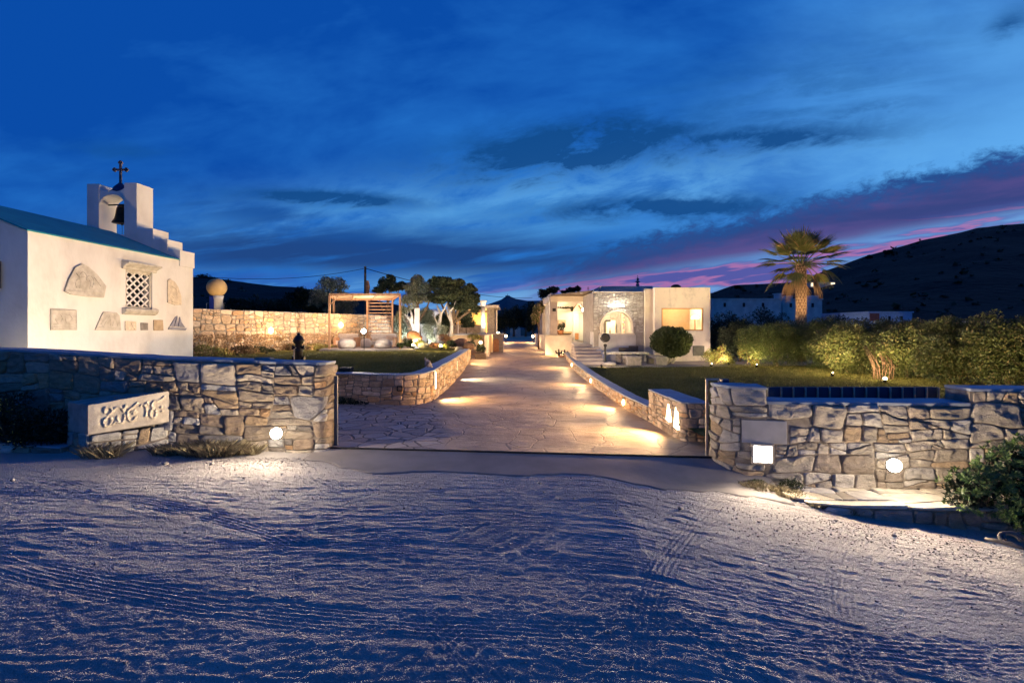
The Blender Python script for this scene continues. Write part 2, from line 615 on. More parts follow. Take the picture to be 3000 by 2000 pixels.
def light(kind, loc, power, color=WARM, radius=0.05, target=None, angle=80, blend=0.6, parent=None, name='lamp_light', smooth=0.15, fall='Quadratic'):
    l = bpy.data.lights.new(name, kind)
    l.use_nodes = True
    t = l.node_tree
    em = t.nodes['Emission']
    fo = t.nodes.new('ShaderNodeLightFalloff')
    fo.inputs['Strength'].default_value = 1.0
    fo.inputs['Smooth'].default_value = smooth
    t.links.new(fo.outputs[fall], em.inputs['Strength'])
    l.energy = power
    l.color = color
    l.shadow_soft_size = radius
    if kind == 'SPOT':
        l.spot_size = math.radians(angle)
        l.spot_blend = blend
    o = bpy.data.objects.new(name, l)
    COL.objects.link(o)
    loc = Vector(loc)
    if target is not None:
        d = Vector(target) - loc
        o.rotation_euler = d.to_track_quat('-Z', 'Y').to_euler()
    if parent is not None:
        o.parent = parent
        o.location = loc - ORG[parent.name]
    else:
        o.location = loc
    return o


# ------------------------------------------------------------------ numpy noise
def vnoise(x, y, seed=0):
    xi = np.floor(x).astype(np.int64)
    yi = np.floor(y).astype(np.int64)
    xf = x - xi
    yf = y - yi
    xf = xf * xf * (3 - 2 * xf)
    yf = yf * yf * (3 - 2 * yf)

    def h(a, b):
        n = (a * 374761393 + b * 668265263 + seed * 974634777) & 0xffffffff
        n = ((n ^ (n >> 13)) * 1274126177) & 0xffffffff
        return ((n ^ (n >> 16)) & 0xffff) / 65535.0
    return (h(xi, yi) * (1 - xf) + h(xi + 1, yi) * xf) * (1 - yf) + (h(xi, yi + 1) * (1 - xf) + h(xi + 1, yi + 1) * xf) * yf


def fbm(x, y, seed=0, o=4):
    s = 0
    a = 0.5
    for i in range(o):
        s = s + a * vnoise(x * 2 ** i + i * 17.3, y * 2 ** i - i * 9.1, seed + i)
        a *= 0.5
    return s / (1 - 0.5 ** o)


def grid_faces(nx, ny):
    i = np.arange(nx - 1)
    j = np.arange(ny - 1)
    I, J = np.meshgrid(i, j)
    a = (J * nx + I).ravel()
    return np.stack([a, a + 1, a + 1 + nx, a + nx], axis=1)


# ------------------------------------------------------------------ rubble masonry
def clip(poly, px, py, nx, ny):
    """keep the side where (p-q).n <= 0"""
    out = []
    n = len(poly)
    for i in range(n):
        a, b = poly[i], poly[(i + 1) % n]
        da = (a[0] - px) * nx + (a[1] - py) * ny
        db = (b[0] - px) * nx + (b[1] - py) * ny
        if da <= 0:
            out.append(a)
        if (da < 0 < db) or (db < 0 < da):
            t = da / (da - db)
            out.append((a[0] + t * (b[0] - a[0]), a[1] + t * (b[1] - a[1])))
    return out


def split(poly, tw, th, rng, out, wild=0.25):
    xs = [p[0] for p in poly]
    ys = [p[1] for p in poly]
    w = max(xs) - min(xs)
    h = max(ys) - min(ys)
    k = rng.choice((0.6, 0.9, 1.2, 1.7))
    if (w < tw * k * 1.35 and h < th * k * 1.35) or (w < tw * 0.5 and h < th * 0.5):
        out.append(poly)
        return
    vertical = (w / tw) * rng.uniform(0.75, 1.3) > (h / th)
    f = rng.uniform(0.32, 0.68)
    wild_cut = rng.random() < wild and w < tw * 5
    if vertical:
        a = math.radians(rng.uniform(-10, 10) if not wild_cut else rng.uniform(-38, 38))
        nx, ny = math.cos(a), math.sin(a)
    else:
        a = math.radians(rng.uniform(-4, 4) if not wild_cut else rng.uniform(-20, 20))
        nx, ny = math.sin(a), math.cos(a)
    qx = min(xs) + w * f
    qy = min(ys) + h * (f if not vertical else 0.5)
    if not vertical:
        qx = min(xs) + w * 0.5
    A = clip(poly, qx, qy, nx, ny)
    B = clip(poly, qx, qy, -nx, -ny)
    if len(A) < 3 or len(B) < 3:
        out.append(poly)
        return
    split(A, tw, th, rng, out, wild)
    split(B, tw, th, rng, out, wild)


PAL = [((0.46, 0.37, 0.27), 5), ((0.54, 0.46, 0.36), 4), ((0.40, 0.30, 0.21), 4), ((0.50, 0.36, 0.22), 2), ((0.52, 0.33, 0.18), 1),
       ((0.60, 0.57, 0.52), 2), ((0.30, 0.26, 0.22), 2), ((0.34, 0.32, 0.31), 3)]
PAL_PALE = [((0.56, 0.49, 0.40), 5), ((0.49, 0.42, 0.33), 4), ((0.62, 0.57, 0.50), 2), ((0.43, 0.35, 0.27), 2), ((0.52, 0.38, 0.24), 2)]


def stones(polys, fn, mb, rng, joint=0.012, bulge=0.03, pal=PAL, n=18, seed=3, warp=0.03, rough=0.010, rings=((0.0, -0.7), (0.015, 0.35), (0.05, 0.80), (0.12, 0.96), (0.24, 1.0), (0.38, 1.0), (0.56, 1.0), (0.78, 1.0))):
    pc = [c for c, w in pal for _ in range(w)]
    for poly in polys:
        q = poly
        m = len(poly)
        cx = sum(p[0] for p in poly) / m
        cy = sum(p[1] for p in poly) / m
        for i in range(m):
            a, b = poly[i], poly[(i + 1) % m]
            ex, ey = b[0] - a[0], b[1] - a[1]
            L = math.hypot(ex, ey)
            if L < 1e-6:
                continue
            nx, ny = ey / L, -ex / L
            if (cx - a[0]) * nx + (cy - a[1]) * ny > 0:
                nx, ny = -nx, -ny
            q = clip(q, a[0] - nx * joint, a[1] - ny * joint, nx, ny)
            if len(q) < 3:
                break
        if len(q) < 3:
            continue
        for _ in range(2):   # round the corners
            r = []
            for i in range(len(q)):
                a, b = q[i], q[(i + 1) % len(q)]
                k = 0.07 if _ == 0 else 0.2
                r.append((a[0] + (b[0] - a[0]) * k, a[1] + (b[1] - a[1]) * k))
                r.append((a[0] + (b[0] - a[0]) * (1 - k), a[1] + (b[1] - a[1]) * (1 - k)))
            q = r
        seg = []
        tot = 0
        for i in range(len(q)):
            a, b = q[i], q[(i + 1) % len(q)]
            L = math.hypot(b[0] - a[0], b[1] - a[1])
            seg.append((tot, L, a, b))
            tot += L
        if tot < 0.06:
            continue
        pts = []
        si = 0
        for k in range(n):
            d = tot * k / n
            while si < len(seg) - 1 and seg[si][0] + seg[si][1] < d:
                si += 1
            s0, L, a, b = seg[si]
            t = (d - s0) / max(L, 1e-9)
            pts.append((a[0] + (b[0] - a[0]) * t, a[1] + (b[1] - a[1]) * t))
        pts = np.array(pts)
        c = pts.mean(axis=0)
        size = math.sqrt(tot)
        size = min(1.0, tot / 0.8)
        hh = bulge * rng.uniform(0.45, 1.25) * (0.55 + 0.45 * size)
        tx, ty = rng.uniform(-0.07, 0.07), rng.uniform(-0.09, 0.09)
        S, T, Dp = [], [], []
        for (k, dk) in rings:
            pp = c + (pts - c) * (1 - k)
            S.append(pp[:, 0])
            T.append(pp[:, 1])
            Dp.append(np.full(n, dk * hh))
        S.append(np.array([c[0]]))
        T.append(np.array([c[1]]))
        Dp.append(np.array([hh]))
        S = np.concatenate(S)
        T = np.concatenate(T)
        Dp = np.concatenate(Dp)
        ins = (Dp > 0)
        sd = rng.randint(0, 9999)
        rgh = (fbm(S * 7, T * 12, sd, 4) - 0.5) * 2 * rough * 2.4 * (0.4 + size)
        rgh = rgh + np.abs(fbm(S * 5 + T * 2.5, T * 9 - S * 1.5, sd + 50, 4) - 0.5) * rough * 2.6 * (0.3 + size) - rough * 0.4
        Dp = np.where(ins, np.maximum(Dp + rgh + (S - c[0]) * tx + (T - c[1]) * ty, Dp * 0.35 + 0.004), Dp)
        W1 = (vnoise(S * 2.3, T * 2.3, seed) - 0.5) * 2 * warp
        W2 = (vnoise(S * 2.3 + 31, T * 2.3 + 7, seed + 5) - 0.5) * 2 * warp
        XYZ = fn(S + W1, T + W2, Dp)
        fs = []
        nr = len(rings)
        for r in range(nr - 1):
            for k in range(n):
                fs.append((r * n + k, r * n + (k + 1) % n, (r + 1) * n + (k + 1) % n, (r + 1) * n + k))
        ce = nr * n
        for k in range(n):
            fs.append(((nr - 1) * n + k, (nr - 1) * n + (k + 1) % n, ce))
        col = rng.choice(pc)
        j = rng.uniform(0.82, 1.16)
        mb.add(XYZ, fs, tuple(x * j for x in col))


class Path:
    """a smooth path on the ground; outward is to the right of travel"""
    def __init__(self, pts, sub=24):
        self.raw = pts
        P2 = np.array([p[:2] for p in pts], dtype=float)
        out = [P2[0]]
        n = len(P2)
        for i in range(n - 1):
            p0 = P2[max(i - 1, 0)]
            p1, p2 = P2[i], P2[i + 1]
            p3 = P2[min(i + 2, n - 1)]
            # keep tangents short so that corners stay corners
            L = np.linalg.norm(p2 - p1)
            m1 = (p2 - p0)
            m2 = (p3 - p1)
            m1 = m1 / (np.linalg.norm(m1) + 1e-9) * L
            m2 = m2 / (np.linalg.norm(m2) + 1e-9) * L
            for k in range(1, sub + 1):
                t = k / sub
                h = (2 * t ** 3 - 3 * t * t + 1) * p1 + (t ** 3 - 2 * t * t + t) * m1 + (-2 * t ** 3 + 3 * t * t) * p2 + (t ** 3 - t * t) * m2
                out.append(h)
        self.p = np.array(out)
        d = np.linalg.norm(np.diff(self.p, axis=0), axis=1)
        self.s = np.concatenate([[0], np.cumsum(d)])
        self.L = self.s[-1]
        raw_s = [self.s[min(i * sub, len(self.s) - 1)] for i in range(n)]
        self.raw_s = np.array(raw_s)
        g = np.gradient(self.p, axis=0)
        g /= np.linalg.norm(g, axis=1)[:, None] + 1e-9
        self.nx, self.ny = g[:, 1], -g[:, 0]

    def at(self, S, D):
        S = np.clip(S, 0, self.L)
        x = np.interp(S, self.s, self.p[:, 0])
        y = np.interp(S, self.s, self.p[:, 1])
        nx = np.interp(S, self.s, self.nx)
        ny = np.interp(S, self.s, self.ny)
        return x + nx * D, y + ny * D


def wall(name, path, z0, ztop, parent_or_none, label, cat, mat=STONE, tw=0.34, th=0.16, thick=0.5, joint=0.012, bulge=0.03, seed=1, pal=PAL,
         wild=0.25, regions=None, cap=0.05, n=18, both=False, group=None, warp=0.03, rough=0.010, cap_over=0.02, holes=()):
    """rubble stone wall along a path. z0, ztop: functions of s (metres). One thing: masonry + coping (parts)."""
    rng = random.Random(seed)
    zf0 = z0 if callable(z0) else (lambda s, _z=z0: np.full_like(np.asarray(s, float), _z))
    zf1 = ztop if callable(ztop) else (lambda s, _z=ztop: np.full_like(np.asarray(s, float), _z))
    H = float(np.max(zf1(np.linspace(0, path.L, 50)) - zf0(np.linspace(0, path.L, 50))))
    o = path.p[0]
    root = thing(name, (float(o[0]), float(o[1]), float(zf0(np.array([0.0]))[0])), label, cat, group)
    mb = MB()
    regions = regions or [(0, path.L, 0.0, 1.0)]
    for (a, b, t0, t1) in regions:
        def fn(S, T, D, t0=t0, t1=t1):
            zz0 = zf0(S)
            zz1 = zf1(S) - cap
            z = zz0 + (zz1 - zz0) * (T / H)
            x, y = path.at(S, D)
            return np.stack([x, y, z], axis=1)
        polys = []
        split([(a, t0 * H), (b, t0 * H), (b, t1 * H), (a, t1 * H)], tw, th, rng, polys, wild)
        if holes:
            keep = []
            for pl in polys:
                for (hs, ht, hw, hh) in holes:
                    if not pl:
                        break
                    xs = [p[0] for p in pl]
                    ys = [p[1] for p in pl]
                    if max(xs) > hs - hw and min(xs) < hs + hw and max(ys) > ht - hh and min(ys) < ht + hh:
                        # push the stone off the hole by clipping on the side where most of it lies
                        cx, cy = sum(xs) / len(xs), sum(ys) / len(ys)
                        dxn, dyn = (cx - hs) / hw, (cy - ht) / hh
                        if abs(dxn) > abs(dyn):
                            sg = 1 if dxn > 0 else -1
                            pl = clip(pl, hs + sg * hw, cy, -sg, 0)
                        else:
                            sg = 1 if dyn > 0 else -1
                            pl = clip(pl, cx, ht + sg * hh, 0, -sg)
                        if len(pl) < 3:
                            pl = None
                if pl:
                    keep.append(pl)
            polys = keep
        stones(polys, fn, mb, rng, joint, bulge, pal, n, seed, warp, rough)
    part('masonry', mb, mat, root, smooth=True)
    # mortar core
    core = MB()
    K = max(8, int(path.L / 0.12))
    S = np.linspace(0, path.L, K)
    for (a, b, t0, t1) in regions:
        S = np.linspace(a, b, max(4, int((b - a) / 0.1)))
        fx, fy = path.at(S, 0.0)
        bx, by = path.at(S, -thick)
        za = zf0(S) + (zf1(S) - cap - zf0(S)) * t0
        zb = zf0(S) + (zf1(S) - cap - zf0(S)) * t1
        vs = []
        for i in range(len(S)):
            vs += [(fx[i], fy[i], za[i]), (fx[i], fy[i], zb[i] - 0.002), (bx[i], by[i], zb[i] - 0.002), (bx[i], by[i], za[i])]
        fs = []
        for i in range(len(S) - 1):
            for k in range(3):
                fs.append((i * 4 + k, i * 4 + k + 1, i * 4 + 4 + k + 1, i * 4 + 4 + k))
        e = (len(S) - 1) * 4
        fs += [(0, 3, 2, 1), (e, e + 1, e + 2, e + 3)]
        core.add(vs, fs)
        if not cap_over is None:
            pass
    part('mortar_core', core, MORTAR, root)
    cp = MB()
    for (a, b, t0, t1) in regions:
        if not (t1 > 0.99 or (a, b, t0, t1)[3] in CAPT.get(name, ())):
            continue
        S = np.linspace(a, b, max(4, int((b - a) / 0.12)))
        fx, fy = path.at(S, cap_over)
        bx, by = path.at(S, -thick - cap_over)
        zb = zf0(S) + (zf1(S) - cap - zf0(S)) * t1
        w1 = (vnoise(S * 3, S * 0 + seed, 3) - 0.5) * 0.014
        vs = []
        for i in range(len(S)):
            zz = zb[i] + cap + w1[i]
            vs += [(fx[i], fy[i], zb[i]), (fx[i], fy[i], zz), (bx[i], by[i], zz), (bx[i], by[i], zb[i])]
        fs = []
        for i in range(len(S) - 1):
            for k in range(4):
                fs.append((i * 4 + k, i * 4 + (k + 1) % 4, i * 4 + 4 + (k + 1) % 4, i * 4 + 4 + k))
        e = (len(S) - 1) * 4
        fs += [(0, 3, 2, 1), (e, e + 1, e + 2, e + 3)]
        cp.add(vs, fs)
    if cp.v:
        part('coping', cp, CAP, root, bevel=0.012)
    return root


CAPT = {}


# ------------------------------------------------------------------ foliage
def leaf_cloud(blobs, count, size, rng, aspect=2.4, seed=0, shell=0.55, droop=0.0, up=0.3, gaps=0.0, tintseed=1.2, clump=0):
    """leaf-sized pointed quads spread through ellipsoid blobs [(x,y,z,rx,ry,rz)], denser near the outside, uneven outline."""
    r = np.random.default_rng(seed)
    if clump > 0:
        out = []
        for (x, y, z, rx, ry, rz) in blobs:
            for _ in range(clump):
                d_ = r.normal(size=3)
                d_ /= np.linalg.norm(d_)
                q_ = r.uniform(0.45, 0.98)
                s_ = r.uniform(0.20, 0.42)
                out.append((x + rx * d_[0] * q_, y + ry * d_[1] * q_, z + rz * d_[2] * q_, rx * s_, ry * s_, rz * s_ * r.uniform(0.7, 1.1)))
        blobs = out
    vol = np.array([(b[3] * b[4] * b[5]) ** 0.67 for b in blobs])
    pick = r.choice(len(blobs), size=count, p=vol / vol.sum())
    B = np.array(blobs)[pick]
    d = r.normal(size=(count, 3))
    d /= np.linalg.norm(d, axis=1)[:, None]
    rad = shell + (1 - shell) * r.random(count) ** 0.6
    rad = np.where(r.random(count) < 0.25, r.random(count), rad)
    lump = 0.82 + 0.42 * fbm(d[:, 0] * 2.2 + B[:, 0] * 3.1 + 5, d[:, 2] * 2.2 + d[:, 1] * 1.7 + B[:, 2] * 2.3, seed + 3, 3)
    C = B[:, :3] + d * B[:, 3:6] * (rad * lump)[:, None]
    if gaps > 0:
        g = fbm(C[:, 0] * tintseed * 1.3 + C[:, 1] * 0.7, C[:, 2] * tintseed * 1.3 - C[:, 1] * 0.5, seed + 9, 2)
        keep = g > gaps * 0.5 + 0.12
        C, d, rad = C[keep], d[keep], rad[keep]
        count = len(C)
    ax = d * 0.7 + r.normal(size=(count, 3)) * 0.7 + np.array([0, 0, up - droop])
    ax /= np.linalg.norm(ax, axis=1)[:, None]
    sd = np.cross(ax, r.normal(size=(count, 3)))
    sd /= np.linalg.norm(sd, axis=1)[:, None] + 1e-9
    L = size * r.uniform(0.6, 1.4, count)[:, None]
    Wd = L / aspect
    nrm = np.cross(ax, sd)
    p0 = C - ax * L * 0.5
    p2 = C + ax * L * 0.5
    p1 = C + sd * Wd * 0.5 + nrm * Wd * 0.15
    p3 = C - sd * Wd * 0.5 + nrm * Wd * 0.15
    V = np.stack([p0, p1, p2, p3], axis=1).reshape(-1, 3)
    Fc = np.arange(count * 4).reshape(-1, 4)
    tn = np.clip(fbm(C[:, 0] * tintseed + C[:, 1], C[:, 2] * tintseed, seed + 1, 3) * 1.5 - 0.35 + r.normal(size=count) * 0.14, 0, 1)
    t3 = np.stack([tn, r.random(count), rad], axis=1)
    return V, Fc, np.repeat(t3, 4, axis=0)


def limbs(base, top_pts, r0, rng, mb=None, n=7, mid=0.45, twist=0.25):
    mb = mb or MB()
    base = Vector(base)
    cen = sum((Vector(p) for p in top_pts), Vector()) / len(top_pts)
    fork = base.lerp(cen, mid)
    fork.x += rng.uniform(-twist, twist) * 0.5
    mb.tube([base, base.lerp(fork, 0.5) + Vector((rng.uniform(-.1, .1) * twist * 4, rng.uniform(-.1, .1) * twist * 4, 0)), fork], [r0 * 1.25, r0, r0 * 0.8], n)
    for p in top_pts:
        p = Vector(p)
        m = fork.lerp(p, 0.5) + Vector((rng.uniform(-twist, twist), rng.uniform(-twist, twist), rng.uniform(0, twist)))
        mb.tube([fork - Vector((0, 0, r0 * 0.4)), m, p], [r0 * 0.6, r0 * 0.4, r0 * 0.15], n)
    return mb


def tree(name, base, blobs, trunk_r, leafmat, count, size, label, cat, group=None, seed=0, barkmat=None, aspect=2.4, gaps=0.3, up=0.3, droop=0.0, trunk=True, stemn=None, shell=0.5, tintseed=1.2, clump=12):
    rng = random.Random(seed)
    root = thing(name, base, label, cat, group)
    V, Fc, T = leaf_cloud(blobs, int(count * 0.6), size, rng, aspect, seed, shell, droop, up, gaps * 0.5, tintseed, clump)
    b2 = [(x, y, z, rx * .92, ry * .92, rz * .92) for (x, y, z, rx, ry, rz) in blobs]
    V2, F2, T2 = leaf_cloud(b2, int(count * 0.55), size, rng, aspect, seed + 1, 0.3, droop, up, gaps * 0.35, tintseed, 0)
    V, Fc, T = np.concatenate([V, V2]), np.concatenate([Fc, F2 + len(V)]), np.concatenate([T, T2])
    o = mesh_obj('crown' if trunk else 'foliage', V, Fc, leafmat, parent=root, tint=T)
    tips = [(b[0], b[1], b[2] + b[5] * 0.1) for b in blobs]
    if len(tips) > (stemn or 7):
        tips = rng.sample(tips, stemn or 7)
    mb = limbs(base, tips, trunk_r, rng)
    part('trunk' if trunk else 'stem', mb, barkmat or BARK, root, smooth=True)
    return root


def blades(centers, hgt, width, count, seed, spread=0.35, lean=0.6):
    """grass blades in tufts: centers [(x,y,z,radius)]"""
    r = np.random.default_rng(seed)
    c = np.array(centers)
    w = c[:, 3] ** 2
    pk = r.choice(len(c), size=count, p=w / w.sum())
    c = c[pk]
    a = r.uniform(0, 2 * np.pi, count)
    rr = np.sqrt(r.random(count)) * c[:, 3]
    x = c[:, 0] + np.cos(a) * rr
    y = c[:, 1] + np.sin(a) * rr
    z = c[:, 2]
    b = a + r.normal(size=count) * 0.8
    ln = lean * r.random(count)
    h = hgt * r.uniform(0.4, 1.2, count)
    tx, ty = x + np.cos(b) * ln * h, y + np.sin(b) * ln * h
    wx, wy = -np.sin(b) * width, np.cos(b) * width
    V = np.stack([np.stack([x - wx, y - wy, z], 1), np.stack([x + wx, y + wy, z], 1),
                  np.stack([(x + tx) / 2 + wx * .7 - np.cos(b) * ln * h * .12, (y + ty) / 2 + wy * .7, z + h * 0.6], 1), np.stack([tx, ty, z + h], 1)], axis=1).reshape(-1, 3)
    T = np.stack([r.random(count), r.random(count), r.random(count)], 1)
    return V, np.arange(count * 4).reshape(-1, 4), np.repeat(T, 4, axis=0)


# ================================================================== THE SETTING
def smooth01(t):
    t = np.clip(t, 0, 1)
    return t * t * (3 - 2 * t)


def drive_z(y):
    return 0.35 * smooth01((np.asarray(y, float) - 24) / 13) + 0.30 * smooth01((np.asarray(y, float) - 38) / 40)


def road_z(x, y):
    x = np.asarray(x, float)
    y = np.asarray(y, float)
    z = -0.05 - 0.028 * np.clip(9.0 - y, -1, 12)
    z = z - 0.118 * np.clip(x - 1.4, 0, 14) * np.clip((9.3 - y) / 1.5, 0, 1) * np.clip(0.5 + (9.3 - y) / 6, 0, 1)
    return z


def spaced(parts):
    out = []
    for a, b, n in parts:
        out.append(np.linspace(a, b, n, endpoint=False))
    out.append(np.array([parts[-1][1]]))
    return np.concatenate(out)


# --- raked dirt road in front of the gate
gx = spaced([(-60, -13, 40), (-13, -5, 330), (-5, 5.5, 820), (5.5, 13, 330), (13, 60, 40)])
gy = spaced([(-30, 2.6, 40), (2.6, 5.2, 300), (5.2, 10.0, 380), (10.0, 12.0, 8)])
GX, GY = np.meshgrid(gx, gy)
warp = (fbm(GX * 0.35, GY * 0.5, 11, 3) - 0.5) * 1.6
vv = GY + 0.10 * GX + 0.10 * np.log1p(np.exp(-(GX + 1.0) * 1.2)) + 0.35 * warp
patch = smooth01((fbm(GX * 0.5 + 3, GY * 0.9, 23, 3) - 0.36) / 0.25)
rk = vnoise(GX * 1.7 + 5, vv * 15.0, 31) - 0.5
rk2 = vnoise(GX * 4.0 + 5, vv * 36.0, 37) - 0.5
rk3 = vnoise((GX * 0.9 + GY * 0.5) * 3.0, (vv + 0.25 * GX) * 24.0, 39) - 0.5
diag = vnoise((GX + GY * 1.1) * 0.5, (GX * 0.9 - GY) * 13.0, 41) - 0.5
dmask = smooth01((fbm(GX * 0.42 + 9, GY * 0.45 + 4, 51, 2) - 0.55) / 0.12) * smooth01((7.6 - GY) / 0.8)
grit = fbm(GX * 22, GY * 30, 61, 3) - 0.5
clod = np.clip(fbm(GX * 13, GY * 17, 71, 3) - 0.50, 0, 1)
near = smooth01((4.9 - GY + 0.25 * np.sin(GX * 0.8)) / 1.0)
calm = smooth01((8.35 + 0.2 * (vnoise(GX * 1.1, GX * 0, 5) - .5) - GY) / 0.8)
rough_left = smooth01((-3.0 - GX) / 2.0)
amp = 0.40 + 0.60 * patch
treads = 0
for (tcx, tcy, tR, tw_, tam) in ((-7.5, -2.0, 9.2, .16, 1.0), (-7.5, -2.0, 10.7, .16, 1.0), (9.5, 1.2, 7.4, .15, .9), (9.5, 1.2, 8.9, .15, .9), (1.2, 22.0, 16.4, .2, .8), (1.2, 22.0, 18.0, .2, .8), (-2.5, -6.0, 11.6, .14, .8), (14.0, 9.0, 9.6, .14, 1.0), (14.0, 9.0, 8.3, .14, 1.0)):
    rr_ = np.hypot(GX - tcx, GY - tcy) + 0.10 * (fbm(GX * .5, GY * .5, 77, 2) - .5)
    rr_n = vnoise(GX * 2.5, GY * 2.5, 79)
    bd_ = np.exp(-((rr_ - tR) / tw_) ** 4) * smooth01((fbm(GX * .8 + tR, GY * .8, 78, 2) - .30) / .2)
    treads = treads - bd_ * 0.003 * tam + bd_ * 0.0038 * tam * (0.4 + 1.2 * rr_n) * np.sin((rr_ - tR) * 2 * np.pi / .055) + np.exp(-((np.abs(rr_ - tR) - tw_ * 1.25) / .05) ** 2) * .0035 * tam * (bd_ > -1) * smooth01((fbm(GX * .8 + tR, GY * .8, 78, 2) - .30) / .2)
Zr = road_z(GX, GY) + calm * ((rk * 0.012 + rk3 * 0.009) * amp * (1 - dmask * 0.7) + rk2 * 0.0095 * amp + diag * 0.015 * dmask + treads + grit * 0.005
                              + clod * (0.006 + 0.018 * near)) + (fbm(GX * 0.6, GY * 0.8, 81, 3) - 0.5) * 0.022 * calm + grit * 0.004
# tyre-made troughs sweeping across
# sweeping tyre tracks
treads_done = 1
tr = np.exp(-((GY - (4.9 - 0.06 * GX + 0.012 * GX ** 2)) / 0.22) ** 2)
Zr = Zr - tr * 0.006
V = np.stack([GX.ravel(), GY.ravel(), Zr.ravel()], 1)
DIRT, t, b = new_mat('raked_gravel_dirt')
vec = pos(t)
n1 = nnoise(vec, 0.9, 6, 0.6)
n2 = nnoise(vec, 45, 5, 0.7)
n3 = nnoise(vec, 120, 3, 0.7)
vor = t.nodes.new('ShaderNodeTexVoronoi')
vor.inputs['Scale'].default_value = 55
t.links.new(vec, vor.inputs['Vector'])
pb = N(vor.outputs['Distance'])
c = nmix(sstep(n1, 0.3, 0.7), (0.34, 0.315, 0.30), (0.44, 0.41, 0.38))
c = nmix(sstep(n2, 0.52, 0.68) * 0.8, c, (0.52, 0.49, 0.46))
c = nmix(sstep(n2, 0.45, 0.30) * 0.6, c, (0.17, 0.155, 0.145))
t.links.new(c, b.inputs['Base Color'])
b.inputs['Roughness'].default_value = 0.95
b.inputs['Specular IOR Level'].default_value = 0.15
bump(t, b, n2 * 1.0 + n3 * 0.5 + pb * -0.6, 0.9, 0.018)
mesh_obj('dirt_road', V, grid_faces(len(gx), len(gy)), DIRT, smooth=True)['kind'] = 'structure'

# loose pebbles lying on it
r_ = np.random.default_rng(12)
n_ = 5200
x_ = np.concatenate([r_.uniform(-9, 9, 2800), r_.normal(-4.4, 1.2, 1100), r_.normal(5.0, 1.6, 1300)])
y_ = np.concatenate([2.7 + 5.9 * r_.random(2800) ** 1.1, 8.95 - np.abs(r_.normal(0, .35, 1100)), 7.05 - np.abs(r_.normal(0, .5, 1300))])
s_ = np.abs(r_.normal(0, 1, n_)) * .005 + .004
s_[r_.random(n_) < .012] *= 2.6
iy = np.clip(np.searchsorted(gy, y_), 1, len(gy) - 1)
ix = np.clip(np.searchsorted(gx, x_), 1, len(gx) - 1)
z_ = Zr[iy, ix] + s_ * .35
base_ = np.array([(1, 0, 0), (0, 1, 0), (-1, 0, 0), (0, -1, 0), (.1, .1, .75), (0, 0, -.7)])
V_ = base_[None] * s_[:, None, None] * r_.uniform(.6, 1.35, (n_, 6, 3))
a_ = r_.uniform(0, 6.28, n_)
ca_, sa_ = np.cos(a_)[:, None], np.sin(a_)[:, None]
V_ = np.stack([V_[..., 0] * ca_ - V_[..., 1] * sa_, V_[..., 0] * sa_ + V_[..., 1] * ca_, V_[..., 2]], -1) + np.stack([x_, y_, z_], 1)[:, None]
fb = np.array([(0, 1, 4), (1, 2, 4), (2, 3, 4), (3, 0, 4), (1, 0, 5), (2, 1, 5), (3, 2, 5), (0, 3, 5)])
F_ = (np.arange(n_)[:, None, None] * 6 + fb[None]).reshape(-1, 3)
pebm = plain('pebble_stone', (0.50, 0.46, 0.42), (0.22, 0.19, 0.17), .85, 30, 60, .3, .002)
o = mesh_obj('loose_gravel', V_.reshape(-1, 3), F_, pebm)
tag(o, 'loose pale pebbles scattered over the raked dirt road', 'gravel', None, 'stuff')

# --- far ground reaching the horizon
gx = spaced([(-6000, -200, 12), (-200, 200, 60), (200, 6000, 12)])
gy = spaced([(-400, -30, 6), (-30, 200, 50), (200, 9000, 20)])
GX, GY = np.meshgrid(gx, gy)
GZ = -1.3 + (fbm(GX * 0.03, GY * 0.03, 5, 3) - 0.5) * 0.8 * smooth01((GY - 40) / 60)
GROUND = plain('dry_field', (0.055, 0.050, 0.030), (0.030, 0.030, 0.020), 0.95, 0.05, 1.5, 0.5, 0.2)
mesh_obj('ground', np.stack([GX.ravel(), GY.ravel(), GZ.ravel()], 1), grid_faces(len(gx), len(gy)), GROUND, smooth=True)['kind'] = 'structure'

# --- driveway of irregular stone set in concrete
DRIVE, t, b = new_mat('crazy_paving')
vec = pos(t)
wn = t.nodes.new('ShaderNodeTexNoise')
wn.inputs['Scale'].default_value = 1.4
wn.inputs['Detail'].default_value = 5
t.links.new(vec, wn.inputs['Vector'])
mxv = t.nodes.new('ShaderNodeVectorMath')
mxv.operation = 'MULTIPLY_ADD'
t.links.new(wn.outputs['Color'], mxv.inputs[0])
mxv.inputs[1].default_value = (0.35, 0.35, 0)
t.links.new(vec, mxv.inputs[2])
sx = t.nodes.new('ShaderNodeSeparateXYZ')
t.links.new(vec, sx.inputs[0])
PX, PY = N(sx.outputs[0]), N(sx.outputs[1])


def vedge(scale):
    vo = t.nodes.new('ShaderNodeTexVoronoi')
    vo.feature = 'DISTANCE_TO_EDGE'
    vo.inputs['Scale'].default_value = scale
    t.links.new(mxv.outputs[0], vo.inputs['Vector'])
    return N(vo.outputs['Distance'])


def vcell(scale):
    vo = t.nodes.new('ShaderNodeTexVoronoi')
    vo.inputs['Scale'].default_value = scale
    t.links.new(mxv.outputs[0], vo.inputs['Vector'])
    s_ = t.nodes.new('ShaderNodeSeparateColor')
    t.links.new(vo.outputs['Color'], s_.inputs[0])
    return N(s_.outputs[0])


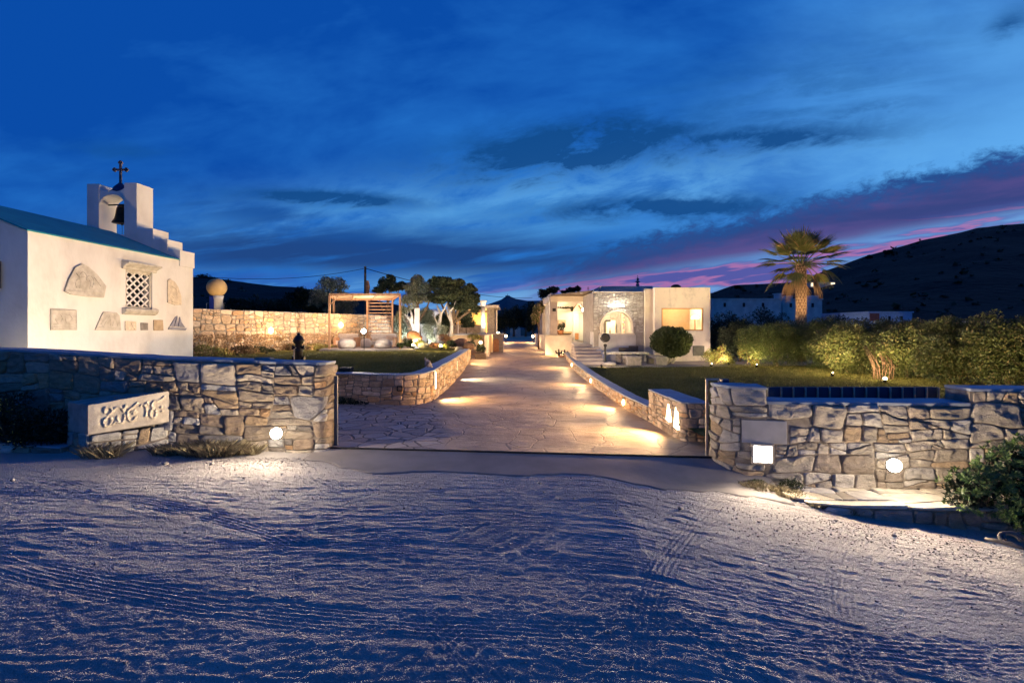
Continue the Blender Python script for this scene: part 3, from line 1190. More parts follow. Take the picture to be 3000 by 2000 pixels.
e1 = vedge(2.1)
e2 = vedge(1.25)
jl = sstep(e1, 0.045, 0.018)
jr = sstep(e2, 0.022, 0.004)
leftm = sstep(PX + PY * 0.17 + (nnoise(vec, 0.7, 3) - 0.5) * 0.5, 0.55, 0.25)
nn = nnoise(vec, 1.1, 7, 0.62)
nf = nnoise(vec, 14, 7, 0.65)
nr = nnoise(scaled(t, vec, (0.6, 2.4, 1)), 2.2, 6, 0.6, 1.5)
cl = nmix(vcell(2.1), (0.33, 0.27, 0.22), (0.48, 0.41, 0.33))
cr = nmix(sstep(nn, 0.3, 0.7), (0.38, 0.27, 0.165), (0.56, 0.42, 0.27))
cr = nmix(jr * 0.6, cr, (0.12, 0.09, 0.075))
cl = nmix(jl, cl, (0.10, 0.085, 0.075))
cc = nmix(leftm, cr, cl)
cc = nmix(sstep(nf, 0.55, 0.7) * 0.4, cc, (0.46, 0.39, 0.32))
cc = nmix(sstep(nf, 0.42, 0.3) * 0.5, cc, (0.15, 0.12, 0.10))
t.links.new(cc, b.inputs['Base Color'])
b.inputs['Roughness'].default_value = 0.62
b.inputs['Specular IOR Level'].default_value = 0.35
hh = nr * 0.9 + nf * 0.35 - jr * (1.0 - leftm) * 0.25 - jl * leftm * 0.35
bump(t, b, hh, 0.75, 0.045)


def gate_line(x):
    return 9.5 - (np.asarray(x, float) + 3.33) * 0.103


gx = np.linspace(-9.5, 4.6, 200)
gyt = spaced([(0, 12, 260), (12, 100, 120)])
GX, TT = np.meshgrid(gx, gyt)
GY = gate_line(GX) + TT
GZ = drive_z(GY) + (fbm(GX * 1.1, GY * 1.8, 91, 4) - 0.5) * 0.030 * smooth01(TT / 0.5)
mesh_obj('driveway', np.stack([GX.ravel(), GY.ravel(), GZ.ravel()], 1), grid_faces(len(gx), len(gyt)), DRIVE, smooth=True)['kind'] = 'structure'

# --- concrete apron outside the gate
CONC = plain('smooth_concrete', (0.27, 0.245, 0.225), (0.20, 0.18, 0.165), 0.85, 1.3, 22, 0.35, 0.008)
gx = np.linspace(-3.60, 4.1, 160)
gt = np.linspace(0, 1, 40)
GX, TT = np.meshgrid(gx, gt)
front = 1.25 + 0.35 * (vnoise(GX * 0.9, GX * 0, 8) - 0.5) + 0.10 * (vnoise(GX * 5, GX * 0, 9) - 0.5) - 0.5 * smooth01((-2.2 - GX) / 1.2)
GY = gate_line(GX) + 0.01 - TT * front
GR = road_z(GX, GY) + 0.014
k_ = smooth01(TT * 1.2 + 0.1)
GZ = -0.012 * (1 - k_) + GR * k_ + 0.004 * fbm(GX * 2, GY * 2, 4, 3) - 0.03 * (TT > 0.985)
mesh_obj('concrete_apron', np.stack([GX.ravel(), GY.ravel(), GZ.ravel()], 1), grid_faces(len(gx), len(gt))[:, ::-1], CONC, smooth=True)['kind'] = 'structure'
# sliding gate track
mb = MB()
for off, hgt in ((0.0, 0.014), (0.035, 0.014)):
    a0, a1 = -3.36, 3.6
    y0, y1 = float(gate_line(a0)) - off, float(gate_line(a1)) - off
    mb.add([(a0, y0, -0.02), (a1, y1, -0.02), (a1, y1 - .012, -0.02), (a0, y0 - .012, -0.02), (a0, y0, hgt), (a1, y1, hgt), (a1, y1 - .012, hgt), (a0, y0 - .012, hgt)],
           [(0, 3, 2, 1), (4, 5, 6, 7), (0, 1, 5, 4), (1, 2, 6, 5), (2, 3, 7, 6), (3, 0, 4, 7)])
solo('gate_track', mb, IRON, (0, 9.1, 0), 'thin dark steel rail sunk across the driveway entrance for the sliding gate', 'gate track')

# --- lawns
GRASS, t, b = new_mat('mown_lawn')
vec = pos(t)
a1 = nnoise(scaled(t, vec, (1, 2.2, 1)), 1.2, 6, 0.65)
a2 = nnoise(vec, 30, 6, 0.75)
c = nmix(sstep(a1, 0.3, 0.7), (0.12, 0.115, 0.025), (0.20, 0.17, 0.045))
c = nmix(sstep(a2, 0.45, 0.7) * 0.7, c, (0.17, 0.155, 0.055))
c = nmix(sstep(a2, 0.45, 0.3) * 0.8, c, (0.022, 0.030, 0.010))
t.links.new(c, b.inputs['Base Color'])
b.inputs['Roughness'].default_value = 0.95
b.inputs['Specular IOR Level'].default_value = 0.1
bump(t, b, a2, 1.0, 0.06)


def sheet(name, x0, x1, y0, y1, zf, m, nx=120, ny=160, inside=None):
    gx = np.linspace(x0, x1, nx)
    gy = np.linspace(y0, y1, ny)
    GX, GY = np.meshgrid(gx, gy)
    GZ = zf(GX, GY)
    Fc = grid_faces(nx, ny)
    if inside is not None:
        cx = GX.ravel()[Fc].mean(axis=1)
        cy = GY.ravel()[Fc].mean(axis=1)
        Fc = Fc[inside(cx, cy)]
    o = mesh_obj(name, np.stack([GX.ravel(), GY.ravel(), GZ.ravel()], 1), Fc, m, smooth=True)
    o['kind'] = 'structure'
    return o


sheet('lawn', -26, -2.55, 14.6, 60, lambda x, y: 0.84 + (fbm(x * 0.8, y * 0.8, 3, 4) - 0.5) * 0.06 + 0.02 * smooth01((y - 25) / 8), GRASS, 200, 320,
      lambda x, y: (y > 15.05) & ((x < -2.85) | (y > 36.0)) & ~((x > -4.4) & (y > 35.8)) & ((x < -3.4) | (y > 16)))
sheet('lawn', 3.3, 30, 9.2, 29, lambda x, y: 0.27 + (fbm(x * 0.8, y * 0.8, 13, 4) - 0.5) * 0.07 + 0.012 * np.clip(x - 6, 0, 20), GRASS, 240, 240,
      lambda x, y: (x > 3.42 + np.clip(y - 24, 0, 20) * 0.02) & (y < 26.4 + 0.25 * (x > 9) * (9 - x)) | ((x > 11.3) & (y < 28.6)))
# flagstone patio in front of the house
PAVE = plain('patio_flagstone', (0.40, 0.34, 0.29), (0.28, 0.235, 0.20), 0.8, 1.8, 16, 0.5, 0.012)
sheet('patio', 3.42, 22, 25.2, 44, lambda x, y: 0.305 + 0 * x + 0.012 * (fbm(x * 2, y * 2, 3, 3) - 0.5) + 0.012 * np.clip(x - 6, 0, 20), PAVE, 60, 60)
sheet('courtyard', -22, -3.4, 9.0, 15.4, lambda x, y: -0.05 + 0.001 * x + 0.03 * (fbm(x, y, 3, 3) - 0.5), plain('courtyard_gravel', (0.30, 0.27, 0.24), None, 0.9, 3, 40, 0.5, 0.01), 60, 60,
      lambda x, y: (y > 9.95 + np.clip(-3.4 - x, 0, 20) * 0.15) & (x < -8.5))


# --- hills
SURF = {}
def hill(name, prof, Dc, Df, m, back=1.6, nd=40, nz=220, rough=0.02, seed=1, foot=-1.5):
    """prof: skyline in photo pixels -> real heights at distance Dc; the slope comes down to the plain at Df"""
    px = np.array([p[0] for p in prof], float)
    py = np.array([p[1] for p in prof], float)
    xs = np.linspace(px[0], px[-1], nz)
    ys = np.interp(xs, px, py)
    ang = (xs - HX) / F
    zc = CH - (ys - HY) / F * Dc
    ts = np.concatenate([np.linspace(0, 1, nd), 1 + np.linspace(0.05, back - 1, 10)])
    V = []
    for tt in ts:
        D = Df + (Dc - Df) * tt
        if tt <= 1:
            prof_t = tt ** 1.15
        else:
            prof_t = 1 - ((tt - 1) / (back - 1)) ** 1.5
        x = ang * D
        z = foot + (zc - foot) * prof_t
        z = z + (fbm(x * 8 / Dc * 2, np.full_like(x, tt * 9.0), seed, 5) - 0.5) * rough * Dc * np.minimum(1, tt * 3) * (0.35 if tt > 0.97 else 1.0)
        if 0.9 < tt <= 1.0:
            z = np.minimum(z, foot + (zc - foot) * (0.5 + 0.5 * prof_t) + rough * Dc * 0.05)
        V.append(np.stack([x, np.full_like(x, D), z], 1))
    V = np.concatenate(V)
    o = mesh_obj(name, V, grid_faces(nz, len(ts)), m, smooth=True)
    o['kind'] = 'structure'
    SURF[name + str(seed)] = V
    return o


HILLM = plain('dry_scrub_hillside', (0.012, 0.010, 0.008), (0.005, 0.005, 0.004), 0.95, 0.05, 0.25, 1.0, 2.5, contrast=(0.4, 0.65))
HILLM2 = plain('far_mountain_rock', (0.085, 0.085, 0.10), (0.06, 0.063, 0.075), 0.95, 0.002, 0.02, 0.3, 8.0)
hill('hill', [(1900, 900), (2010, 872), (2090, 856), (2150, 836), (2230, 832), (2330, 826), (2400, 800), (2450, 783), (2530, 752), (2620, 728), (2700, 704), (2800, 684), (2860, 668), (2940, 660), (3020, 652), (3200, 640), (3600, 600), (4200, 640)], 420, 110, HILLM, seed=4, rough=0.012)
hill('hill', [(-1400, 780), (-500, 790), (200, 800), (480, 806), (565, 812), (600, 811), (640, 816), (700, 824), (800, 837), (870, 842), (950, 853), (1050, 868), (1150, 890), (1300, 925), (1420, 955)], 260, 70, HILLM, seed=9, rough=0.010)
hill('mountain', [(1250, 955), (1330, 925), (1400, 902), (1440, 888), (1468, 878), (1484, 867), (1492, 867), (1510, 875), (1545, 881), (1580, 880), (1615, 888), (1680, 905), (1800, 930), (1900, 955)], 5200, 3000, HILLM2, seed=14, rough=0.004)
# low scrub dotted over the two near hills
for key_, n_, sz_, lb_ in (('hill4', 600, .7, 'low dark scrub dotted over the right hillside'), ('hill9', 500, .6, 'low dark scrub dotted over the left hillside')):
    r_ = np.random.default_rng(3)
    Vh = SURF[key_]
    pk_ = Vh[r_.integers(0, len(Vh), n_)] + r_.normal(size=(n_, 3)) * np.array([2.0, 2.0, 0])
    q_ = np.repeat(pk_, 14, axis=0)
    sc_ = np.repeat(r_.uniform(.5, 1.6, n_), 14)[:, None] * sz_
    q_ = q_ + r_.normal(size=q_.shape) * sc_ * np.array([.8, .8, .4]) + np.array([0, 0, .4]) * sc_
    d1, d2 = r_.normal(size=q_.shape) * sc_ * .5, r_.normal(size=q_.shape) * sc_ * .5
    VV = np.stack([q_ - d1, q_ - d2, q_ + d1, q_ + d2], 1).reshape(-1, 3)
    TT_ = np.repeat(r_.random((len(q_), 3)), 4, axis=0)
    o = mesh_obj('hillside_scrub', VV, np.arange(len(VV)).reshape(-1, 4), LEAF_BLACK, tint=TT_)
    tag(o, lb_, 'scrub', None, 'stuff')
# hilltop mast
a = P(1487, 868, 5200)
mb = MB()
mb.tube([(a.x, a.y, a.z - 20), (a.x, a.y, a.z + 26)], [5, 2.2], 6)
mb.box(a.x - 22, a.x + 22, a.y - 10, a.y + 10, a.z - 18, a.z + 8)
solo('relay_mast', mb, HILLM2, (a.x, a.y, a.z - 20), 'tiny relay mast on the peak of the far blue mountain', 'mast')

# ================================================================== GATE WALLS
LP_ = Path([(-15.5, 11.2), (-12.5, 10.75), (-10.2, 10.3), (-8.0, 9.86), (-6.5, 9.62), (-5.0, 9.45), (-3.50, 9.30), (-3.42, 9.36), (-3.41, 9.60), (-3.41, 9.86)])
lw = wall('stone_gate_wall', LP_, lambda s: np.full_like(np.asarray(s, float), -0.18), lambda s: np.interp(s, [0, LP_.raw_s[2], LP_.raw_s[4], LP_.raw_s[6], 99], [1.85, 1.80, 1.66, 1.59, 1.585]), None,
          'long rubble stone wall left of the driveway entrance, pale coping on top, one lit lamp on its face', 'stone wall', tw=0.52, th=0.25, thick=0.50, joint=0.009, bulge=0.045, rough=0.013, warp=0.045, seed=5, n=30)
RP_ = Path([(3.47, 8.90), (3.44, 8.72), (3.46, 8.55), (3.56, 8.38), (3.80, 8.25), (4.20, 8.17), (5.3, 8.08), (6.4, 8.02), (7.2, 7.98), (8.2, 7.88), (9.4, 7.75), (11.5, 7.5)])
sA, sC = RP_.raw_s[4] + 0.28, RP_.raw_s[8] - 0.06
HB = 1.04 + 0.55
HR = 1.275 + 0.55


def on_path(path, px, lo=0.0, hi=None):
    """arc length where the path is seen at photo column px"""
    S = np.linspace(lo, hi or path.L, 4000)
    x, y = path.at(S, 0.0)
    return float(S[np.argmin(np.abs(HX + F * x / y - px))])


def hole(path, pxa, pxb, za, zb, z0, z1, Hh, lo=0.0):
    s0_, s1_ = on_path(path, pxa, lo), on_path(path, pxb, lo)
    k_ = Hh / (z1 - z0)
    return ((s0_ + s1_) / 2, ((za + zb) / 2 - z0) * k_, (s1_ - s0_) / 2 + .02, (zb - za) / 2 * k_ + .02)


CAPT['stone_garden_wall'] = (HB / HR,)
rw = wall('stone_garden_wall', RP_, lambda s: np.full_like(np.asarray(s, float), -0.55), lambda s: np.full_like(np.asarray(s, float), 1.275), None,
          'rubble stone wall right of the entrance with a stepped top, a square lit niche and a round lamp', 'stone wall', tw=0.40, th=0.20, thick=0.50, joint=0.008, bulge=0.042, rough=0.013, warp=0.045, seed=12, n=30,
          pal=PAL_PALE, regions=[(0, sA, 0.0, 1.0), (sA, sC, 0.0, HB / HR), (sC, RP_.L, 0.0, 1.0)], wild=0.4,
          holes=[hole(RP_, 2173, 2303, Z(1298, 8.2), Z(1231, 8.2), -.55, 1.225, HR, .5), hole(RP_, 2203, 2262, Z(1356, 8.15), Z(1304, 8.15), -.55, 1.225, HR, .5)])


# blank slab set in the right wall
def panel_on(path, s0, s1, z0, z1, d0, d1, mb=None):
    mb = mb or MB()
    p = [path.at(np.array([s]), d) for s in (s0, s1) for d in (d0, d1)]
    (a, b, c, d) = [(float(q[0][0]), float(q[1][0])) for q in p]
    vs = [(*a, z0), (*c, z0), (*d, z0), (*b, z0), (*a, z1), (*c, z1), (*d, z1), (*b, z1)]
    mb.add(vs, [(0, 3, 2, 1), (4, 5, 6, 7), (0, 1, 5, 4), (1, 2, 6, 5), (2, 3, 7, 6), (3, 0, 4, 7)])
    return mb


s0, s1 = on_path(RP_, 2173, 0.5), on_path(RP_, 2303, 0.5)
part('blank_tablet', panel_on(RP_, s0, s1, Z(1298, 8.2), Z(1231, 8.2), -0.05, 0.035), plain('smooth_marble_tablet', (0.55, 0.51, 0.47), (0.45, 0.42, 0.38), 0.7, 4, 40, 0.3, 0.004), rw, bevel=0.006)
# lit niche
s0, s1 = on_path(RP_, 2206, 0.5), on_path(RP_, 2258, 0.5)
nb = MB()
zt, zb = Z(1306, 8.15), Z(1354, 8.15)
fr = MB()
for (a, b, c, d) in ((s0 - .03, s1 + .03, zt, zt + .03), (s0 - .03, s1 + .03, zb - .03, zb), (s0 - .03, s0, zb, zt), (s1, s1 + .03, zb, zt)):
    panel_on(RP_, a, b, c, d, -0.02, 0.062, fr)
part('niche_frame', fr, LIME, rw)
part('lamp_panel', panel_on(RP_, s0, s1, zb, zt, -0.02, 0.045), emit('niche_lamp_glow', (1.0, 0.88, 0.72), 26), rw)
sm = (s0 + s1) / 2
am = MB()
pts_ = []
for k in range(9):
    t_ = k / 8
    xx_, yy_ = RP_.at(np.array([s0 + (s1 - s0) * (.42 + .38 * t_ ** .6)]), .062)
    pts_.append((float(xx_[0]), float(yy_[0]), zt - (zt - zb) * (t_ ** 1.6)))
am.tube(pts_, .008, 6)
part('lamp_bracket', am, TERRA, rw)
c0 = RP_.at(np.array([sm]), 0.16)
c1 = RP_.at(np.array([sm]), 0.9)
NICHE = (float(c0[0][0]), float(c0[1][0]), (zt + zb) / 2)
light('SPOT', NICHE, 330, SOFT, 0.06, (float(c1[0][0]), float(c1[1][0]) - 0.3, (zt + zb) / 2 - 0.35), 145, 0.8, rw, smooth=0.6)


def bulkhead(px, path, s, z, label, power, r=0.10, color=LIT_SOFT, strength=22):
    x, y = path.at(np.array([s]), 0.0)
    x1, y1 = path.at(np.array([s]), 0.15)
    x, y, x1, y1 = float(x[0]), float(y[0]), float(x1[0]), float(y1[0])
    x1, y1 = x1 + (x1 - x) * .9, y1 + (y1 - y) * .9
    root = thing('wall_lamp', (x, y, z), label, 'wall lamp', 'round lamps on the gate walls')
    part('lamp_globe', MB().ball((x1, y1, z), r, 20), emit('globe_glow', (1.0, 0.86, 0.68), strength), root, smooth=True)
    nv = Vector((x1 - x, y1 - y, 0)).normalized()
    fp = Vector((x1, y1, z)) + nv * (r + .05)
    light('POINT', fp, power, SOFT, 0.06, parent=root, smooth=1.0, fall='Linear')
    light('SPOT', fp, power * 1.7, SOFT, 0.06, fp + nv * 2 - Vector((0, 0, .25)), 165, 0.8, root, smooth=0.8)
    tq = nv.cross(Vector((0, 0, 1)))
    ctr = Vector((x1, y1, z)) - nv * r * .2
    part('guard_ring', MB().tube([ctr + (tq * math.cos(a_) + Vector((0, 0, 1)) * math.sin(a_)) * (r + .012) for a_ in [2 * math.pi * k / 20 for k in range(20)]], .009, 6, True), IRON, root, smooth=True)
    part('mounting_plate', MB().tube([(x, y, z), (x1 * 0.6 + x * 0.4, y1 * 0.6 + y * 0.4, z)], [r * 0.55, r * 0.3], 18), LIME, root)
    m = MB()
    for k in range(1):
        m.tube([(x + 0.015, y1 * .3 + y * .7, z - r), (x + 0.018, y - .055, z - 0.28), (x + 0.04, y - .05, -0.06)], 0.006, 6)
    part('power_cable', m, RUBBER, root)
    return root


bulkhead(835, LP_, on_path(LP_, 835), Z(1263, 9.25), 'round glowing bulkhead lamp on the rubble wall left of the entrance', 190)
bulkhead(2583, RP_, on_path(RP_, 2583, 1.0), Z(1356, 7.9), 'round glowing lamp on the wall above the paved platform by the bush', 170)

# tall gate post and box
mb = MB()
mb.box(3.385, 3.425, 8.93, 8.97, 0.0, 1.335)
mb.box(3.425, 3.62, 8.93, 8.97, 1.30, 1.335)
mb.box(3.60, 3.64, 8.93, 8.97, 1.21, 1.30)
g = thing('sliding_gate', (3.4, 8.95, 0), 'dark blue sliding gate parked behind the right stone wall, only its slatted top showing', 'gate')
part('end_frame', mb, STEEL, g, bevel=0.003)
part('box_cap', MB().box(3.645, 3.76, 8.86, 9.03, 1.215, 1.325), BLUEGATE, g, bevel=0.004)
gy0 = 8.86
part('panel', MB().box(X(2250, gy0), X(2745, gy0), gy0, gy0 + 0.03, 0.35, Z(1137, gy0)), BLUEGATE, g)
for i in range(14):
    xx = X(2287 + i * 35.4, gy0)
    part('upright', MB().box(xx - 0.012, xx + 0.012, gy0 - 0.035, gy0 - 0.002, 0.35, Z(1134, gy0)), STEEL, g, bevel=0.003)
part('top_rail', MB().box(X(2246, gy0), X(2750, gy0), gy0 + 0.001, gy0 + 0.045, Z(1137, gy0), Z(1137, gy0) + 0.02), BLUEGATE, g)
mb = MB()
mb.box(-3.36, -3.30, 9.66, 9.72, 0.0, 1.31)
solo('gate_stop_post', mb, BLUEGATE, (-3.33, 9.7, 0), 'slim dark steel gate stop post at the end of the left stone wall', 'post', bevel=0.004)

# ------------------------------------------------------------------ carved wing block on the left
A, B, C, D = Vector((-7.55, 9.14, 0)), Vector((-6.42, 9.60, 0)), Vector((-6.9, 9.95, 0)), Vector((-8.25, 9.50, 0))
wing = thing('carved_wing_wall', (-7.4, 9.4, -0.1), 'low stone wing wall carrying a carved limestone slab, left of the entrance', 'stone wall')
wp = Path([A.xy, A.lerp(B, 0.5).xy, B.xy], 12)
core = MB()
core.prism([(p.x, p.y, -0.15) for p in (A, B, C, D)], (0, 0, 0.45))
part('rubble_base', core, MORTAR, wing)
mb = MB()
rng = random.Random(4)
polys = []
split([(0, 0), (wp.L, 0), (wp.L, 0.46), (0, 0.46)], 0.36, 0.16, rng, polys, 0.35)


def fnw(S, T, Dd):
    x, y = wp.at(S, Dd + 0.004)
    return np.stack([x, y, -0.13 + T * (0.95 + 0.16 * S / wp.L)], 1)


stones(polys, fnw, mb, rng, 0.013, 0.04, [((0.62, 0.58, 0.50), 3), ((0.55, 0.40, 0.24), 1), ((0.50, 0.45, 0.37), 2)], 20, 2)
wl = Path([D.xy, D.lerp(A, 0.5).xy, A.xy], 12)
polys = []
split([(0, 0), (wl.L, 0), (wl.L, 0.44), (0, 0.44)], 0.36, 0.2, rng, polys, 0.3)


def fnl(S, T, Dd):
    x, y = wl.at(S, Dd + 0.004)
    return np.stack([x, y, -0.13 + T], 1)


stones(polys, fnl, mb, rng, 0.013, 0.04, PAL, 18, 2)
part('masonry', mb, STONE, wing, smooth=True)
# slab with worn edges
sl = MB()
nS, nT = 90, 34
e = (B - A)
nrm = Vector((e.y, -e.x, 0)).normalized()
rs = np.random.default_rng(3)
SS, TTs = np.meshgrid(np.linspace(0, 1, nS), np.linspace(0, 1, nT))
Lw = e.length
edge = np.minimum(np.minimum(SS, 1 - SS) * Lw, np.minimum(TTs, 1 - TTs) * 0.55)
dep = 0.05 - 0.04 * np.exp(-edge / 0.02) + (fbm(SS * 14, TTs * 8, 5, 4) - 0.5) * 0.016


def stroke(pts, w, d):
    global dep
    for (x0, y0), (x1, y1) in zip(pts[:-1], pts[1:]):
        ax, ay = SS * Lw - x0 * Lw, (TTs - y0) * 0.55
        bx, by = (x1 - x0) * Lw, (y1 - y0) * 0.55
        tt = np.clip((ax * bx + ay * by) / (bx * bx + by * by + 1e-9), 0, 1)
        dd = np.hypot(ax - tt * bx, ay - tt * by)
        dep = np.maximum(dep, 0.045 + d * np.clip(1.25 - dd / w, 0, 1) ** 0.5)


field = (SS > 0.13) & (SS < 0.97) & (TTs > 0.12) & (TTs < 0.90)
dep = dep - 0.028 * field
S_ = lambda pts, w=0.016: stroke(pts, w, 0.030)
def arc_(cx, cy, rx, ry, a0, a1, n=9):
    return [(cx + rx * math.cos(math.radians(a0 + (a1 - a0) * k / n)), cy + ry * math.sin(math.radians(a0 + (a1 - a0) * k / n))) for k in range(n + 1)]


S_(arc_(.245, .70, .045, .12, 200, -90), .013)
S_(arc_(.235, .34, .050, .14, 100, 400), .013)
S_([(.20, .74), (.215, .82)], .022)
S_([(.20, .28), (.205, .20)], .022)
S_(arc_(.36, .50, .075, .26, 150, 20), .013)
S_(arc_(.40, .42, .045, .20, 170, 380), .012)
S_([(.425, .62), (.455, .78), (.47, .70)], .015)
S_(arc_(.53, .44, .055, .22, 330, 90), .013)
S_([(.50, .60), (.545, .68), (.60, .80)], .012)
S_([(.52, .52), (.57, .56), (.545, .46), (.59, .48)], .010)
S_(arc_(.665, .46, .050, .24, 120, -40), .013)
S_([(.69, .64), (.72, .74), (.74, .68)], .014)
S_(arc_(.80, .36, .040, .15, 90, 390), .012)
S_(arc_(.83, .62, .050, .14, 240, 60), .012)
S_([(.86, .74), (.90, .77), (.94, .84)], .010)
S_([(.90, .52), (.905, .50)], .014)
S_([(.91, .38), (.915, .36)], .012)
S_([(.30, .22), (.33, .30), (.36, .24)], .010)
zlo = 0.32 + 0.15 * SS
zhi = 0.84 + 0.20 * SS + 0.015 * (fbm(SS * 9, SS * 0, 7, 3) - 0.5)
ZZ = zlo + (zhi - zlo) * TTs
XX = A.x + e.x * SS + nrm.x * dep
YY = A.y + e.y * SS + nrm.y * dep
o = mesh_obj('carved_slab', np.stack([XX.ravel(), YY.ravel(), ZZ.ravel()], 1), grid_faces(nS, nT), LIME, parent=wing, smooth=True)
core = MB()
bot = [(A.x, A.y, .30), (B.x, B.y, .44), (C.x, C.y, .44), (D.x, D.y, .30)]
top = [(A.x, A.y, .838), (B.x, B.y, 1.038), (C.x, C.y, 1.05), (D.x, D.y, .85)]
core.add(bot + top, [(0, 3, 2, 1), (4, 5, 6, 7), (0, 1, 5, 4), (1, 2, 6, 5), (2, 3, 7, 6), (3, 0, 4, 7)])
part('slab_back', core, plain('weathered_slab', (0.42, 0.38, 0.33), (0.28, 0.25, 0.22), 0.9, 5, 30, 0.5, 0.01), wing, bevel=0.02)

# low edging left of the wing
ep = Path([(-15, 9.7), (-11, 9.45), (-9.3, 9.32), (-8.15, 9.26)])
wall('stone_edging', ep, -0.25, lambda s: np.interp(s, [0, ep.L * .5, ep.L], [0.22, 0.24, 0.06]), None, 'low pale stone edging below the dark bush at the far left', 'kerb', tw=0.55, th=0.30, thick=0.3, seed=8, bulge=0.04, cap=0.03)

# loose slab on top of the wall
mb = MB()
mb.add(*(lambda c: ([(c[0] + a * .19, c[1] + b * .11, c[2] + h) for h, k in ((0, 1), (.055, .85)) for a, b in ((-1 * k, -.7 * k), (.8 * k, -1 * k), (1 * k, .3 * k), (.4 * k, 1 * k), (-.9 * k, .8 * k))],
                    [(4, 3, 2, 1, 0), (5, 6, 7, 8, 9)] + [(i, (i + 1) % 5, (i + 1) % 5 + 5, i + 5) for i in range(5)]))((X(776, 9.65), 9.65, 1.605)))
solo('loose_stone_slab', mb, GREYROCK, (X(776, 9.65), 9.65, 1.6), 'flat loose slab lying on the coping of the left stone wall', 'stone slab', bevel=0.012)

# ------------------------------------------------------------------ platform on the right
plat = thing('paved_platform', (6.0, 7.6, -0.6), 'raised stone paved platform under the round lamp, right wall foot', 'platform')
pf = [(4.05, 7.88), (4.35, 7.45), (4.75, 7.28), (7.4, 7.10), (9.6, 6.95)]
pb_ = [(9.6, 7.95), (4.3, 8.25)]
mb = MB()
mb.prism([(x, y, -0.75) for x, y in pf + pb_], (0, 0, 0.43))
part('core', mb, MORTAR, plat)
rng = random.Random(9)
slabs = MB()
polys = []
split([(4.1, 7.02), (9.6, 7.02), (9.6, 8.25), (4.1, 8.25)], 0.75, 0.5, rng, polys, 0.5)
q = []
for pl in polys:
    for i in range(len(pf) - 1):
        (x0, y0), (x1, y1) = pf[i], pf[i + 1]
        nx, ny = (y1 - y0), -(x1 - x0)
        Ln = math.hypot(nx, ny)
        pl = clip(pl, x0 + nx / Ln * 0.04, y0 + ny / Ln * 0.04, nx / Ln, ny / Ln)
        if len(pl) < 3:
            break
    if len(pl) >= 3:
        q.append(pl)


def fnp(S, T, Dd):
    return np.stack([S, T, -0.322 + Dd], 1)


stones(q, fnp, slabs, rng, 0.005, 0.022, [((0.62, 0.56, 0.44), 3), ((0.55, 0.48, 0.36), 2), ((0.66, 0.62, 0.54), 1)], 26, 4, 0.004, 0.001, ((0, -.5), (.012, .9), (.05, 1), (.5, 1)))
part('paving_slab', slabs, stone_mat('paving_stone', (1, 1, 1), 0.25), plat, smooth=True)
pp = Path(pf)
mb = MB()
polys = []
split([(0, 0), (pp.L, 0), (pp.L, 0.40), (0, 0.40)], 0.30, 0.24, rng, polys, 0.15)


def fnf(S, T, Dd):
    x, y = pp.at(S, Dd + 0.004)
    return np.stack([x, y, -0.75 + T], 1)


stones(polys, fnf, mb, rng, 0.012, 0.035, PAL_PALE, 18, 2)
part('masonry', mb, STONE, plat, smooth=True)

# ------------------------------------------------------------------ lawn walls
WP = Path([(-8.6, 15.3), (-5.2, 15.2), (-3.3, 14.82), (-2.72, 15.02), (-2.46, 15.9), (-2.41, 17.5), (-2.40, 19.5), (-2.44, 22), (-2.56, 28), (-2.72, 33.7)])
lawnwall = wall('curved_lawn_wall', WP, -0.05, lambda s: np.interp(s, [0, WP.raw_s[2], WP.raw_s[5], WP.L], [0.90, 0.88, 0.97, 0.97]), None,
                'curved honey coloured stone wall holding up the left lawn, three tall lit slots in it', 'stone wall', mat=STONE_FAR, tw=0.30, th=0.16, thick=0.42, joint=0.011, bulge=0.035, seed=21, n=14,
                pal=PAL_PALE, cap=0.04, rough=0.008)
for i, (px, t0, t1, dpt) in enumerate(((1270, 1090, 1138, 0), (1335, 1058, 1084, 0), (1369, 1033, 1056, 0))):
    s = on_path(WP, px, WP.raw_s[4])
    x, y = WP.at(np.array([s]), 0)
    Dy = float(y[0])
    zt, zb = Z(t0, Dy), Z(t1, Dy)
    w = 0.055
    fr = MB()
    panel_on(WP, s - w - .02, s - w, zb - .02, zt + .02, -0.02, 0.07, fr)
    panel_on(WP, s + w, s + w + .02, zb - .02, zt + .02, -0.02, 0.07, fr)
    part('slot_frame', fr, LIME, lawnwall)
    part('slot_lamp', panel_on(WP, s - w, s + w, zb, zt, -0.02, 0.062), emit('slot_glow', (1.0, 0.78, 0.48), 16 if i == 0 else 9), lawnwall)
    x1, y1 = WP.at(np.array([s]), 0.14)
    x2, y2 = WP.at(np.array([s]), 1.2)
    colr = WARM if i != 1 else (1.0, 0.88, 0.70)
    light('SPOT', (float(x1[0]), float(y1[0]), 0.30), (900, 650, 750)[i], colr, 0.03, (float(x2[0]), float(y2[0]) - 0.10, 0.03), 130, 1.0, lawnwall, smooth=0.4)
# square dark socket box in the wall
s = on_path(WP, 1172)
fr = MB()
for (a, b, c, d) in ((-.075, .075, .055, .075), (-.075, .075, -.075, -.055), (-.075, -.055, -.055, .055), (.055, .075, -.055, .055)):
    panel_on(WP, s + a, s + b, 0.48 + c, 0.48 + d, 0.0, 0.06, fr)
part('socket_box', fr, IRON, lawnwall)

